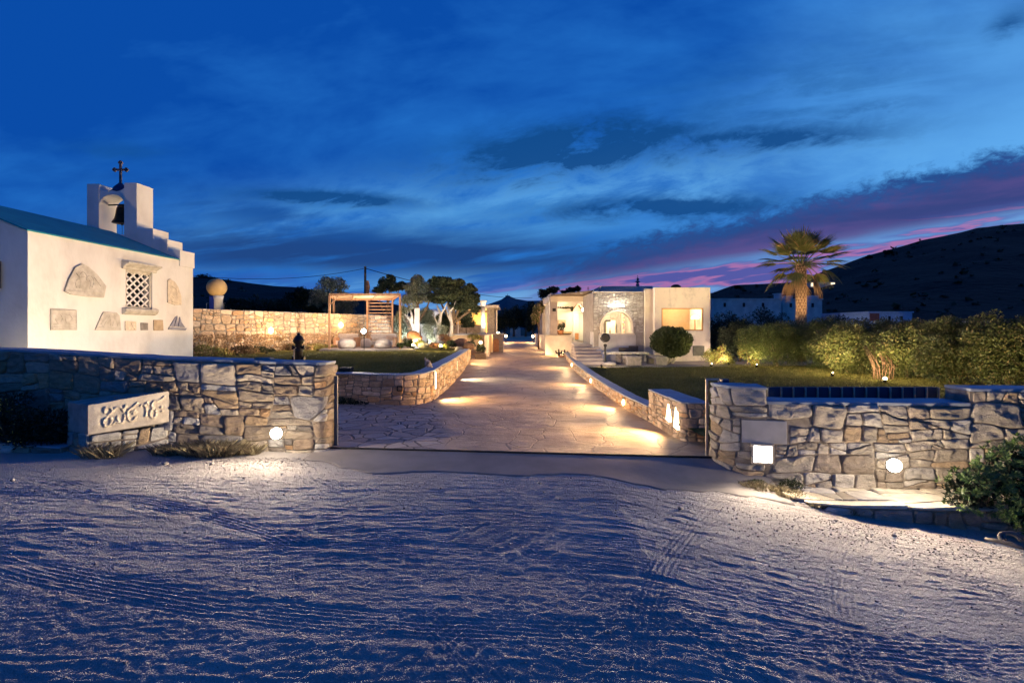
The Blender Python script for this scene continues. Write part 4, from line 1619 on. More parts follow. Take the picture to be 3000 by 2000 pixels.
KP = Path([(3.55, 35.2), (3.38, 30), (3.22, 25), (3.15, 20), (3.13, 14.2), (3.27, 12.28)])
kerb = wall('low_kerb_wall', KP, -0.05, lambda s: np.interp(s, [0, KP.raw_s[2], KP.raw_s[3], KP.L], [0.62, 0.42, 0.36, 0.36]), None,
            'low stone kerb wall along the right side of the driveway, pale coping', 'low wall', mat=STONE_FAR, tw=0.26, th=0.14, thick=0.32, joint=0.010, bulge=0.03, seed=31, n=14, pal=PAL_PALE, cap=0.035, rough=0.007)
BP = Path([(3.27, 12.22), (3.29, 11.2), (3.335, 10.12), (3.36, 10.02), (3.44, 9.99), (3.84, 9.99)])
block = wall('stone_pier_block', BP, -0.05, 0.77, None, 'squat stone pier at the driveway edge with two lit triangular openings', 'stone pier', mat=STONE_FAR, tw=0.26, th=0.14, thick=0.5,
             joint=0.010, bulge=0.026, seed=33, n=16, pal=PAL_PALE, cap=0.035, wild=0.3)
for i, (px, pt, pbm, wd) in enumerate(((1964, 1183, 1234, 0.20), (1987, 1192, 1256, 0.20))):
    s = on_path(BP, px, 0, BP.raw_s[2])
    x, y = BP.at(np.array([s]), 0.062)
    Dy = float(y[0])
    zt, zb = Z(pt, Dy), Z(pbm, Dy)
    a = BP.at(np.array([s - wd * .55]), 0.062)
    b_ = BP.at(np.array([s + wd * .55]), 0.062)
    m = MB()
    m.prism([(float(a[0][0]), float(a[1][0]), zb + 0.03), (float(b_[0][0]), float(b_[1][0]), zb), (float(x[0]), Dy, zt)], (0.05, 0, 0))
    part('triangle_lamp', m, emit('triangle_glow', (1.0, 0.84, 0.52), 5.5), block)
light('SPOT', (3.12, 10.85, 0.40), 620, WARM, 0.05, (2.2, 10.6, -0.05), 130, 0.9, block, smooth=0.4)

for i, (px, py) in enumerate(((1832, 1172), (1735, 1116), (1678, 1073), (1647, 1050))):
    s = on_path(KP, px)
    x, y = KP.at(np.array([s]), 0.0)
    x, y = float(x[0]), float(y[0])
    zl = 0.17 + float(drive_z(y))
    nth = ('nearest the triangular pier', 'second from the triangular pier', 'third from the triangular pier', 'farthest up the kerb by the potted cactus')[i]
    root = thing('kerb_lamp', (x, y, zl), 'small glowing kerb lamp, ' + nth, 'kerb lamp', 'lamps along the right kerb')
    x1, y1 = KP.at(np.array([s]), 0.06)
    x1, y1 = float(x1[0]), float(y1[0])
    part('lamp_lens', MB().ball((x1, y1, zl), 0.055, 14, (0.6, 0.8, 1.5)), emit('kerb_glow', (1.0, 0.76, 0.42), 16), root, smooth=True)
    hd = MB()
    hd.box(x - 0.07, x + 0.03, y - 0.09, y + 0.09, zl + 0.105, zl + 0.125)
    part('hood', hd, IRON, root)
    light('POINT', (x1 - 0.30, y1, zl + 0.10), 85, WARM, 0.05, parent=root, smooth=.5, fall='Linear')
    light('SPOT', (x1 - 0.16, y1, zl + 0.02), (850, 820, 800, 700)[i], WARM, 0.03, (x1 - 1.0, y1 - 0.05, 0.0 + float(drive_z(y))), 140, 1.0, root, smooth=0.5)


# ================================================================== CHAPEL
CO = Vector((-11.35, 12.0, 0))
ca = Vector((0.043, 1.0, 0)).normalized()
cn = Vector((ca.y, -ca.x, 0))


def C3(s, n, z):
    p = CO + ca * s + cn * n
    return Vector((p.x, p.y, z))


def CW(px, py):
    """photo pixel on the chapel side wall -> (s, z)"""
    k = (px - HX) / F
    s = (k * CO.y - CO.x) / (ca.x - k * ca.y)
    D = CO.y + ca.y * s
    return s, Z(py, D)


CL, CWD = 5.82, 4.66            # length, width
ZE, ZR = 4.50, 5.44             # eave, ridge
chapel = thing('chapel', tuple(C3(0, 0, 0.6)), 'small whitewashed chapel with turquoise roof, stone reliefs set in its side wall and a belfry', 'chapel')
ws0, wz1 = CW(368, 788)
ws1, _ = CW(446, 788)
_, wz0 = CW(400, 903)
wb = MB()
ss = [0, ws0, ws1, CL]
zz = [0.4, wz0, wz1, ZE]
vs = [C3(s, 0, z) for z in zz for s in ss]
fs = []
for j in range(3):
    for i in range(3):
        if i == 1 and j == 1:
            continue
        fs.append((j * 4 + i, j * 4 + i + 1, j * 4 + 4 + i + 1, j * 4 + 4 + i))
wb.add(vs, fs)
# window reveal
dp = -0.28
a = [C3(ws0, 0, wz0), C3(ws1, 0, wz0), C3(ws1, 0, wz1), C3(ws0, 0, wz1)]
b = [C3(ws0, dp, wz0), C3(ws1, dp, wz0), C3(ws1, dp, wz1), C3(ws0, dp, wz1)]
wb.add(a + b, [(0, 1, 5, 4), (1, 2, 6, 5), (2, 3, 7, 6), (3, 0, 4, 7)])
# gables, back wall
for s, fl in ((0, 0), (CL, 1)):
    g = [C3(s, 0, .4), C3(s, -CWD, .4), C3(s, -CWD, ZE), C3(s, -CWD / 2, ZR), C3(s, 0, ZE)]
    wb.add(g, [tuple(range(5)) if fl == 0 else tuple(range(5))[::-1]])
wb.add([C3(0, -CWD, .4), C3(CL, -CWD, .4), C3(CL, -CWD, ZE), C3(0, -CWD, ZE)], [(3, 2, 1, 0)])
part('wall', wb, WHITE, chapel, bevel=0.035)
# roof with slight thickness
rf = MB()
SP = 5.12
for sg in (0, 1):
    n0, n1 = (0.035, -CWD / 2) if sg == 0 else (-CWD - 0.035, -CWD / 2)
    q = [C3(-0.05, n0, ZE - 0.01), C3(SP, n0, ZE - 0.01), C3(SP, n1, ZR), C3(-0.05, n1, ZR)]
    rf.add(q + [p + Vector((0, 0, 0.035)) for p in q], [(0, 3, 2, 1), (4, 5, 6, 7), (0, 1, 5, 4), (1, 2, 6, 5), (2, 3, 7, 6), (3, 0, 4, 7)])
part('roof', rf, TEAL, chapel)
# stepped belfry wall over the far gable
bm_ = MB()


def blk(n0, n1, z0, z1, s0=5.12, s1=5.86, m=None):
    (m or bm_).prism([C3(s0, n0, z0), C3(s0, n1, z0), C3(s0, n1, z1), C3(s0, n0, z1)], ca * (s1 - s0))


blk(0.03, -0.40, 4.3, 4.83)
blk(-0.402, -0.90, 4.4, 5.20)
blk(-0.902, -1.46, 4.5, 5.56)
blk(-3.20, -3.75, 4.5, 5.56)
blk(-3.752, -4.25, 4.4, 5.20)
blk(-4.252, -4.69, 4.3, 4.83)
blk(-1.462, -3.198, 4.5, 5.36)
blk(-1.462, -1.90, 5.362, 7.10)
blk(-2.78, -3.198, 5.362, 7.08)
# arch lintel
zc, rr = 6.36, 0.44
arc = [(-2.34 + rr * math.cos(t), zc + 0.36 * math.sin(t)) for t in [math.pi * k / 14 for k in range(15)]]
top = [(-2.78, 6.93), (-2.66, 6.86), (-2.50, 6.82), (-2.34, 6.86), (-2.18, 6.82), (-2.02, 6.86), (-1.90, 6.94)]
poly = [C3(5.14, n, z) for n, z in arc] + [C3(5.14, n, z) for n, z in top]
bm_.prism(poly, ca * 0.70)
part('belfry', bm_, WHITE, chapel, bevel=0.02)
dm = MB()
cc = C3(5.5, -2.34, 0)
dm.lathe([(0.30, 6.85), (0.30, 6.89), (0.26, 6.93), (0.22, 6.97), (0.20, 7.04), (0.13, 7.12), (0.07, 7.18), (0.06, 7.2)], (cc.x, cc.y, 0), 18)
part('dome', dm, plain('blue_dome_paint', (0.02, 0.05, 0.13), (0.015, 0.04, 0.10), 0.7), chapel, smooth=True)
cr = MB()
cr.obox((cc.x, cc.y, 7.54), (0.075, 0.05, 0.74))
cr.obox((cc.x, cc.y, 7.66), (0.44, 0.049, 0.07))
for (ddx, ddz) in ((0, 0.27), (-0.20, 0), (0.20, 0)):
    for (ex, ez) in ((0, 0.035), (0.035, 0.0), (-0.035, 0.0)):
        ox, oz = (ex, ez) if ddx == 0 else ((ez if ddx > 0 else -ez), ex)
        cr.tube([(cc.x + ddx + ox, cc.y - 0.028, 7.66 + ddz * 0.9 + oz), (cc.x + ddx + ox, cc.y + 0.028, 7.66 + ddz * 0.9 + oz)], 0.042, 12)
part('cross', cr, plain('cross_paint', (0.16, 0.14, 0.15), (0.06, 0.055, 0.07), 0.7), chapel, bevel=0.006)
# bell hanging in the arch
bell = thing('bell', tuple(C3(5.5, -2.34, 5.7)), 'dark bronze bell hanging from an iron bar in the chapel belfry', 'bell')
bb = C3(5.5, -2.29, 0)
part('bell_body', MB().lathe([(0.0, 6.40), (0.12, 6.39), (0.155, 6.33), (0.175, 6.20), (0.19, 6.08), (0.22, 5.96), (0.275, 5.87), (0.295, 5.82), (0.26, 5.81)], (bb.x, bb.y, 0), 22), BRONZE, bell, smooth=True)
m = MB()
m.tube([C3(5.5, -1.9, 6.47), C3(5.5, -2.79, 6.45)], 0.024, 8)
m.obox((bb.x, bb.y, 6.42), (0.2, 0.08, 0.10))
part('hanging_bar', m, IRON, bell)
m = MB()
m.tube([(bb.x, bb.y, 6.2), (bb.x, bb.y, 5.80)], 0.012, 6)
m.ball((bb.x, bb.y, 5.78), 0.035, 10)
m.tube([(bb.x, bb.y, 5.76), (bb.x + 0.01, bb.y, 5.6), (bb.x, bb.y, 5.37)], 0.007, 5)
part('clapper', m, IRON, bell)

# window: hood, sill, frame, lattice
hood = MB()
s0, z0 = CW(362, 790)
hs0, hs1 = ws0 - 0.16, ws1 + 0.12
zt = wz1
prof = [(0.0, 0.0), (0.06, 0.0), (0.07, 0.07), (0.16, 0.13), (0.24, 0.16), (0.24, 0.21), (0.0, 0.24)]
hood.prism([C3(hs0, n, zt + h) for n, h in prof], ca * (hs1 - hs0))
part('window_hood', hood, MARBLE, chapel, bevel=0.008)
sill = MB()
prof = [(0.0, -0.20), (0.09, -0.16), (0.14, -0.09), (0.14, -0.02), (0.0, 0.0)]
sill.prism([C3(hs0 + .02, n, wz0 + h) for n, h in prof], ca * (hs1 - hs0 - .04))
part('window_sill', sill, MARBLE, chapel, bevel=0.008)
wf = MB()
ft = 0.09
for (a0, a1, c0, c1) in ((ws0, ws0 + ft * .7, wz0, wz1), (ws1 - ft, ws1, wz0, wz1), (ws0, ws1, wz1 - ft, wz1), (ws0, ws1, wz0, wz0 + ft * .6)):
    wf.prism([C3(a0, -0.10, c0), C3(a1, -0.10, c0), C3(a1, -0.10, c1), C3(a0, -0.10, c1)], cn * 0.075)
frm = part('window_frame', wf, MARBLE, chapel, bevel=0.005)
pm = MB()
pm.add([C3(ws0, dp + .01, wz0), C3(ws1, dp + .01, wz0), C3(ws1, dp + .01, wz1), C3(ws0, dp + .01, wz1)], [(0, 1, 2, 3)])
o = mesh_obj('dark_pane', pm.v, pm.f, plain('dark_window_glass', (0.012, 0.014, 0.016), None, 0.15, bstr=0, spec=0.5), parent=frm)
lt = MB()
a0, a1, c0, c1 = ws0 + ft * .7, ws1 - ft, wz0 + ft * .6, wz1 - ft
w_, h_ = a1 - a0, c1 - c0
nx_, ny_ = 3, 4.2
bw = 0.026
step = w_ / nx_
slope = (h_ / ny_) / step
for sg in (1, -1):
    for k in range(-6, 10):
        # line: z = slope*sg*(s - s_k)
        sk = k * step
        pts = []
        for (x, y) in ((0, None), (w_, None), (None, 0), (None, h_)):
            if x is not None:
                yy = slope * sg * (x - sk) + (0 if sg == 1 else 0)
                if -1e-6 <= yy <= h_ + 1e-6:
                    pts.append((x, yy))
            else:
                xx = sk + y / (slope * sg)
                if 0 < xx < w_:
                    pts.append((xx, y))
        if len(pts) >= 2:
            (x0, y0), (x1, y1) = pts[0], pts[1]
            if math.hypot(x1 - x0, y1 - y0) < 0.03:
                continue
            d = Vector((x1 - x0, y1 - y0)).normalized()
            q = Vector((-d.y, d.x)) * bw
            off = -0.075 + 0.012 * sg
            lt.prism([C3(a0 + x0 + q.x, off, c0 + y0 + q.y), C3(a0 + x1 + q.x, off, c0 + y1 + q.y), C3(a0 + x1 - q.x, off, c0 + y1 - q.y), C3(a0 + x0 - q.x, off, c0 + y0 - q.y)], cn * 0.02)
# second family for the mirrored diagonal (offset so the crossings make diamonds)
o = mesh_obj('lattice', lt.v, lt.f, WHITE, parent=frm)
# small gable window barely in frame at the left
m = MB()
gx0 = X(6, 12.0)
m.box(gx0 - 1.0, gx0, 11.93, 11.985, Z(845, 12), Z(765, 12))
part('window', m, plain('gable_grille', (0.10, 0.10, 0.11), None, 0.6), chapel)

# stone reliefs on the side wall: built into it
def relief(outline_px, name, mat, thick=0.035, lines=(), lw=0.012, ld=0.018, frame=False):
    sz = [CW(*p) for p in outline_px]
    m = MB()
    m.prism([C3(s, 0.002, z) for s, z in sz], cn * thick)
    ro = part(name, m, mat, chapel, bevel=0.01)
    if lines:
        lm = MB()
        for ln in lines:
            pts = []
            for (px, py) in ln:
                s, z = CW(px, py)
                pts.append(C3(s, thick + 0.002, z))
            lm.tube(pts, lw, 6)
        mesh_obj('carving', lm.v, lm.f, mat, parent=ro, smooth=True)
    return ro


def arcpx(cx, cy, rx, ry, a0, a1, n=10):
    return [(cx + rx * math.cos(math.radians(a0 + (a1 - a0) * i / n)), cy + ry * math.sin(math.radians(a0 + (a1 - a0) * i / n))) for i in range(n + 1)]


relief([(185, 853), (197, 818), (216, 783), (236, 773), (254, 780), (280, 803), (307, 838), (300, 872), (250, 869), (203, 862)], 'relief_stone', MARBLE, 0.05,
       [arcpx(238, 832, 22, 22, 150, 400), arcpx(238, 822, 12, 26, 180, 360), [(195, 850), (240, 856), (300, 858)], [(218, 800), (232, 820), (228, 845)], arcpx(258, 826, 12, 18, 200, 420), [(270, 812), (290, 838)]])
relief([(146, 904), (222, 908), (223, 967), (146, 967)], 'relief_stone', MARBLE, 0.03,
       [arcpx(184, 938, 26, 20, 180, 360), arcpx(170, 934, 9, 14, 0, 360), arcpx(197, 934, 9, 14, 0, 360), [(152, 950), (184, 946), (216, 950)], [(152, 958), (184, 955), (217, 958)], [(149, 907), (149, 963), (220, 963), (220, 911), (149, 907)]], 0.009)
relief([(276, 967), (292, 930), (300, 914), (340, 916), (348, 924), (353, 967)], 'relief_stone', MARBLE, 0.03,
       [[(286, 958), (345, 960)], [(300, 955), (318, 924), (322, 955)], [(326, 955), (334, 926), (342, 955)], [(292, 950), (304, 932)], arcpx(318, 952, 22, 8, 0, 180)], 0.009)
relief([(365, 940), (397, 942), (397, 968), (365, 968)], 'relief_stone', LIME, 0.03,
       [[(372, 948), (372, 964)], [(380, 946), (386, 956), (380, 965)], [(392, 948), (386, 956), (392, 964)]], 0.010)
relief([(411, 945), (432, 946), (432, 967), (411, 967)], 'relief_stone', GREYROCK, 0.025, [[(415, 950), (428, 951)], [(415, 956), (428, 957)], [(415, 962), (428, 962)]], 0.007)
relief([(448, 937), (475, 937), (477, 968), (449, 968)], 'relief_stone', plain('tan_relief_stone', (0.55, 0.42, 0.27), (0.42, 0.31, 0.2), 0.85), 0.03)
relief([(489, 820), (496, 817), (510, 826), (520, 842), (528, 866), (529, 893), (510, 893), (489, 886)], 'relief_stone', LIME, 0.04, [[(498, 838), (512, 846), (516, 862), (506, 874), (498, 866), (500, 884), (523, 888)]], 0.010)
# ship emblem of four pale blades on a dark hull
m = MB()
for pl in ([(491, 965), (494, 957), (545, 961), (541, 968)], [(496, 955), (513, 927), (507, 957)], [(509, 956), (517, 925), (519, 957)], [(520, 957), (525, 928), (533, 958)], [(527, 958), (531, 946), (540, 959)]):
    sz = [CW(*p) for p in pl]
    m.prism([C3(s, 0.004, z) for s, z in sz], cn * 0.03)
part('ship_emblem', m, plain('grey_slate_relief', (0.30, 0.30, 0.36), (0.20, 0.2, 0.26), 0.7), chapel)

# garden floodlights that wash the chapel (hidden by the gate wall)
fl = thing('floodlight', (-7.4, 12.6, 0.0), 'small garden floodlight in the courtyard aimed up at the chapel side wall', 'floodlight')
part('housing', MB().obox((-7.4, 12.6, 0.14), (0.16, 0.22, 0.14), 0.2), IRON, fl, bevel=0.01)
part('spike', MB().tube([(-7.4, 12.6, -0.05), (-7.4, 12.6, 0.08)], 0.015, 8), IRON, fl)
light('SPOT', (-7.5, 12.6, 0.35), 560, (1.0, 0.79, 0.66), 0.05, C3(2.4, 0, 3.6), 140, 0.5, fl)
fl2 = thing('uplight', (-10.5, 11.3, 0.0), 'ground uplight at the chapel corner behind the left wall', 'floodlight')
part('housing', MB().lathe([(0.09, 0.02), (0.1, 0.1), (0.08, 0.12)], (-10.5, 11.3, 0), 14), IRON, fl2)
light('POINT', (-10.45, 11.4, 0.95), 48, (1.0, 0.86, 0.50), 0.05, parent=fl2)
light('SPOT', (-12.9, 11.32, 0.95), 260, (1.0, 0.90, 0.66), 0.02, C3(0, -0.3, 3.2), 150, 0.6, fl2, smooth=1.0)
# spiky plant that throws its shadow on the gable
yu = thing('yucca', (-12.9, 11.45, 0.0), 'dark spiky yucca against the chapel gable at the left edge', 'plant')
m = MB()
rng = random.Random(3)
for i in range(70):
    a = rng.uniform(0, 2 * math.pi)
    el = rng.uniform(0.1, 1.3)
    L = rng.uniform(0.7, 1.25)
    b0 = Vector((-12.35, 11.6, 1.1))
    d = Vector((math.cos(a) * math.cos(el), math.sin(a) * math.cos(el) * 0.5, math.sin(el)))
    sd = d.cross(Vector((0, 0, 1))).normalized() * 0.03
    tip = b0 + d * L
    md = b0 + d * L * 0.5
    m.add([b0 - sd * .6, b0 + sd * .6, md + sd, tip, md - sd], [(0, 1, 2, 3, 4)], (rng.random(), 0.2, 0.5))
part('leaf', m, LEAF_DARK, yu)
part('stem', MB().tube([(-12.35, 11.6, -0.1), (-12.35, 11.6, 1.15)], [0.09, 0.07], 9), BARK, yu)
yu['label'] = 'dark spiky yucca against the chapel gable at the left edge'

# ================================================================== BACK GARDEN, LEFT
FP = Path([(-17.2, 21.5), (-14.9, 28.0), (-12.75, 33.6), (-10.7, 38.0), (-8.0, 42.5)])
fw = wall('tall_garden_wall', FP, 0.62, lambda s: np.interp(s, [0, FP.L], [3.20, 3.26]), None, 'tall honey coloured rubble wall behind the left lawn with two lit wall lamps', 'stone wall',
          mat=STONE_FAR, tw=0.46, th=0.27, thick=0.45, joint=0.018, bulge=0.05, seed=41, n=10, pal=PAL_PALE, cap=0.01, cap_over=0.0, wild=0.5, rough=0.012)
# rougher lower courses and dry creeper on them
mb = MB()
rng = random.Random(77)
for i in range(5200):
    s = rng.uniform(0.3, FP.L - 1.0)
    hmax = 1.22
    z = 0.66 + rng.random() ** 1.1 * hmax
    x, y = FP.at(np.array([s]), 0.05 + rng.uniform(0, 0.07))
    x, y = float(x[0]), float(y[0])
    w_, h_ = rng.uniform(0.04, 0.13), rng.uniform(0.03, 0.09)
    t_ = (0.55, 0.87)
    a = rng.uniform(-0.5, 0.5)
    v0 = Vector((x, y, z))
    e1 = Vector((0.39, 0.92, 0)) * w_ + Vector((0, 0, a * w_))
    e2 = Vector((0, 0, h_))
    o_ = Vector((0.92, -0.39, 0)) * rng.uniform(0.02, 0.06)
    g = rng.uniform(0.7, 1.1)
    cb = rng.choice(((0.40, 0.31, 0.21), (0.32, 0.24, 0.16), (0.47, 0.38, 0.27)))
    mb.add([v0 - e1 * .5, v0 + e1 * .5, v0 + e1 * .4 + e2, v0 - e1 * .45 + e2 * .9, v0 + e2 * .5 + o_], [(0, 1, 4), (1, 2, 4), (2, 3, 4), (3, 0, 4)], tuple(c * g for c in cb))
part('rough_lower_facing', mb, STONE_FAR, fw, smooth=False)
for (px, py, lb) in ((790, 968, 'glowing wall lamp in the middle of the tall garden wall'), (996, 952, 'glowing wall lamp on the garden wall inside the pergola')):
    s = on_path(FP, px)
    x, y = FP.at(np.array([s]), 0.10)
    x, y = float(x[0]), float(y[0])
    z = Z(py, y)
    r_ = thing('wall_lamp', (x, y, z), lb, 'wall lamp', 'lamps on the tall garden wall')
    part('lamp_globe', MB().ball((x, y, z), 0.13, 14, (1, 1, 1.3)), emit('garden_lamp_glow', (1.0, 0.74, 0.36), 30), r_, smooth=True)
    part('bracket', MB().tube([(x - .1, y + .04, z), (x, y, z)], 0.03, 8), IRON, r_)
    light('POINT', (x + 0.6, y - 0.7, z + 0.1), 110, WARM, 0.1, parent=r_, smooth=.6)
# unseen ground lamps added for a soft warm wash along the wall
for i, (px, pw) in enumerate(((620, 130), (712, 240), (868, 380), (935, 280))):
    s = on_path(FP, px)
    x, y = FP.at(np.array([s]), 1.7)
    x, y = float(x[0]), float(y[0])
    r_ = thing('added_uplight', (x, y, 0.9), ('uplight hidden beside the chapel at the foot of the tall garden wall', 'uplight in the grass below the left part of the tall garden wall', 'uplight in the grass behind the black hydrant', 'uplight in the grass by the left pergola post')[i], 'uplight', 'uplights along the tall garden wall')
    part('housing', MB().lathe([(0.05, -0.04), (0.07, 0.0), (0.075, 0.05), (0.05, 0.055)], (x, y, 0.9), 12), IRON, r_)
    xw, yw = FP.at(np.array([s]), 0.0)
    light('SPOT', (x, y, 1.0), pw * 0.40, (1.0, 0.60, 0.36), 0.05, (float(xw[0]), float(yw[0]), 2.2), 150, 0.8, r_)

# ball on a painted post behind the wall
c = P(635, 842, 31)
bp = thing('ball_topped_post', (c.x, c.y, 1.0), 'tan globe on a blue and white round post behind the tall garden wall', 'post')
part('ball', MB().ball((c.x, c.y, c.z), 0.56, 22), plain('tan_plaster_ball', (0.55, 0.36, 0.16), (0.42, 0.27, 0.12), 0.8, 1.5), bp, smooth=True)
part('shaft', MB().lathe([(0.24, 1.0), (0.24, c.z - 0.75), (0.30, c.z - 0.5)], (c.x + .1, c.y, 0), 16), WHITE2, bp, smooth=True)
part('blue_panel', MB().box(c.x - 0.42, c.x - 0.13, c.y - .05, c.y + .3, 1.0, c.z - 0.52), plain('ultramarine_paint', (0.02, 0.05, 0.35), None, 0.7), bp)
for sx_ in (-0.62, 0.42):
    m = MB()
    m.tube([(c.x + sx_ + .1, c.y, c.z - 0.95), (c.x + sx_, c.y, c.z - 0.95), (c.x + sx_, c.y, c.z - 1.35), (c.x + sx_ + .1, c.y, c.z - 1.35)], 0.02, 6)
    part('bracket', m, STEEL, bp)
light('SPOT', (c.x + 0.4, c.y - 2.2, 2.2), 150, (1.0, 0.68, 0.32), 0.1, (c.x, c.y, c.z), 45, 0.6, bp)

# pergola
pg = thing('pergola', (-8.9, 31, 0.98), 'cedar pergola with slatted roof and slatted back screen on the left lawn', 'pergola')
FL, FR, BL, BR = (-11.05, 31.0), (-6.78, 31.0), (-12.6, 36.2), (-8.45, 36.2)
zt = 4.30
for (x, y) in (FL, FR, BL, BR, ((BL[0] + BR[0]) / 2 + 0.3, 36.2)):
    part('post', MB().box(x - .058, x + .058, y - .058, y + .058, 0.98, zt - 0.09), WOOD, pg, bevel=0.008)


def beam(a, b, w, h, z):
    m = MB()
    d = Vector((b[0] - a[0], b[1] - a[1], 0))
    q = Vector((-d.y, d.x, 0)).normalized() * w / 2
    a3, b3 = Vector((a[0], a[1], z)), Vector((b[0], b[1], z))
    m.prism([a3 - q, b3 - q, b3 + q, a3 + q], (0, 0, h))
    return m


for a_, b_ in ((FL, FR), (BL, BR), (FL, BL), (FR, BR)):
    part('beam', beam(a_, b_, 0.08, 0.14 if a_[1] == b_[1] else 0.136, zt - 0.10), WOOD, pg)
for k in range(26):
    t_ = (k + 0.5) / 26
    a_ = (FL[0] + (BL[0] - FL[0]) * t_, FL[1] + (BL[1] - FL[1]) * t_)
    b_ = (FR[0] + (BR[0] - FR[0]) * t_, FR[1] + (BR[1] - FR[1]) * t_)
    part('roof_slat', beam((a_[0] + .06, a_[1]), (b_[0] - .06, b_[1]), 0.13, 0.03, zt + 0.02), plain('pale_roof_slat', (0.66, 0.48, 0.32), (0.52, 0.35, 0.22), 0.7) if k == 0 else bpy.data.materials['pale_roof_slat'], pg)
for k in (1, 2):
    t_ = k / 3
    part('rafter', beam((FL[0] + (FR[0] - FL[0]) * t_, 31.1), (BL[0] + (BR[0] - BL[0]) * t_, 36.1), 0.08, 0.10, zt - 0.085), WOOD, pg)
xm = (BL[0] + BR[0]) / 2 + 0.3
for k in range(12):
    z_ = 4.02 - k * 0.235
    part('screen_slat', MB().box(xm + .08, BR[0] - .08, 36.17, 36.20, z_ - 0.028, z_ + 0.028), WOOD, pg)
part('brace', MB().tube([(FL[0] + .5, 31.02, zt - .13), (FL[0] + .05, 31.02, zt - .62)], 0.035, 4), WOOD, pg)
deck = MB()
deck.prism([(-11.4, 30.3, 0.72), (-5.7, 30.3, 0.72), (-7.7, 36.9, 0.72), (-13.2, 36.9, 0.72)], (0, 0, 0.26))
solo('pergola_deck', deck, plain('deck_stone', (0.30, 0.25, 0.23), (0.2, 0.17, 0.16), 0.85, 3), (-9, 33, 0.72), 'low stone deck under the cedar pergola', 'deck', bevel=0.02)


def sofa(x, y, w, label, rz=0):
    s = thing('garden_sofa', (x, y, 0.98), label, 'sofa', 'sofas under the pergola')
    part('seat', MB().box(x - w / 2, x + w / 2, y - .40, y + .40, 1.15, 1.42), FABRIC, s, bevel=0.05)
    part('backrest', MB().box(x - w / 2, x + w / 2, y + .28, y + .5, 1.43, 1.88), FABRIC, s, bevel=0.05)
    for q_ in (-1, 1):
        part('armrest', MB().box(x + q_ * w / 2 - .09, x + q_ * w / 2 + .09, y - .42, y + .5, 1.0, 1.62), WOOD, s, bevel=0.015)
    part('base', MB().box(x - w / 2 + .1, x + w / 2 - .1, y - .38, y + .48, 0.98, 1.14), WOOD, s)


sofa(X(1016, 34.4), 34.4, 1.35, 'pale cushioned sofa at the left side under the pergola')
sofa(X(1120, 34.4), 34.4, 1.75, 'pale cushioned sofa before the slatted screen of the pergola')


def pouf(x, y, r, label):
    s = thing('pouf', (x, y, 0.98), label, 'pouf', 'round poufs under the pergola')
    part('cushion', MB().lathe([(r * .7, 0.0), (r * .95, .08), (r, .26), (r * .93, .44), (r * .65, .56), (r * .25, .60), (0.01, .605)], (x, y, 0.98), 22), FABRIC, s, smooth=True)
    part('piping', MB().tube([(x + r * 1.0 * math.cos(t), y + r * 1.0 * math.sin(t), 1.26) for t in [2 * math.pi * k / 24 for k in range(24)]], 0.012, 5, True), FABRIC, s)


pouf(X(1016, 31.7), 31.7, 0.55, 'large round pouf at the left under the pergola')
pouf(X(1122, 31.7), 31.7, 0.55, 'large round pouf at the right under the pergola')
pouf(X(1072, 33.3), 33.3, 0.36, 'narrower tall pouf between the two large ones')

# bright flood in front of the pergola
q = P(1065, 970, 30.2)
fd = thing('floodlight', (q.x, q.y, 0.86), 'dazzling white floodlight on a stake in front of the pergola', 'floodlight')
part('lamp_lens', MB().ball((q.x, q.y, q.z), 0.13, 16), emit('flood_glow', (1.0, 0.93, 0.82), 90), fd, smooth=True)
part('stake', MB().tube([(q.x, q.y + .12, 0.8), (q.x, q.y + .12, q.z)], 0.02, 8), IRON, fd)
part('housing', MB().obox((q.x, q.y + .2, q.z), (0.30, 0.14, 0.26)), IRON, fd, bevel=0.01)
light('POINT', (q.x, q.y - 0.25, q.z + 0.05), 250, (1.0, 0.86, 0.68), 0.1, parent=fd, smooth=1.0, fall='Linear')
light('POINT', (-9.4, 34.0, 3.7), 230, (1.0, 0.74, 0.50), 0.2, parent=pg)

# hydrant-like black pump near the wall
hx_, hy_ = X(875, 11.6), 11.6
hy = thing('cast_iron_hydrant', (hx_, hy_, -0.05), 'black cast iron hydrant with domed cap and side outlets behind the left stone wall', 'hydrant')
zb_ = Z(1060, hy_)
zt_ = Z(975, hy_)
hh_ = zt_ - zb_
part('body', MB().lathe([(0.13, -1.5), (0.10, -1.4), (0.085, 0.0), (0.085, 0.34 * hh_), (0.10, 0.36 * hh_), (0.085, 0.40 * hh_), (0.075, 0.62 * hh_), (0.11, 0.66 * hh_), (0.11, 0.72 * hh_)], (hx_, hy_, zb_), 16), BLACK, hy, smooth=True)
part('cap', MB().lathe([(0.125, 0.70 * hh_), (0.115, 0.76 * hh_), (0.085, 0.86 * hh_), (0.045, 0.92 * hh_), (0.03, 0.93 * hh_), (0.035, 0.97 * hh_), (0.012, 1.0 * hh_)], (hx_, hy_, zb_), 16), BLACK, hy, smooth=True)
for sg in (-1, 1):
    part('side_outlet', MB().tube([(hx_, hy_, zb_ + 0.50 * hh_), (hx_ + sg * .10, hy_, zb_ + .50 * hh_), (hx_ + sg * .135, hy_, zb_ + .50 * hh_), (hx_ + sg * .137, hy_, zb_ + .50 * hh_)], [.035, .035, .05, .045], 12), BLACK, hy)
    part('side_outlet', MB().tube([(hx_, hy_, zb_ + 0.12 * hh_), (hx_ + sg * .11, hy_, zb_ + .12 * hh_), (hx_ + sg * .135, hy_, zb_ + .12 * hh_), (hx_ + sg * .137, hy_, zb_ + .12 * hh_)], [.045, .045, .065, .06], 12), BLACK, hy)
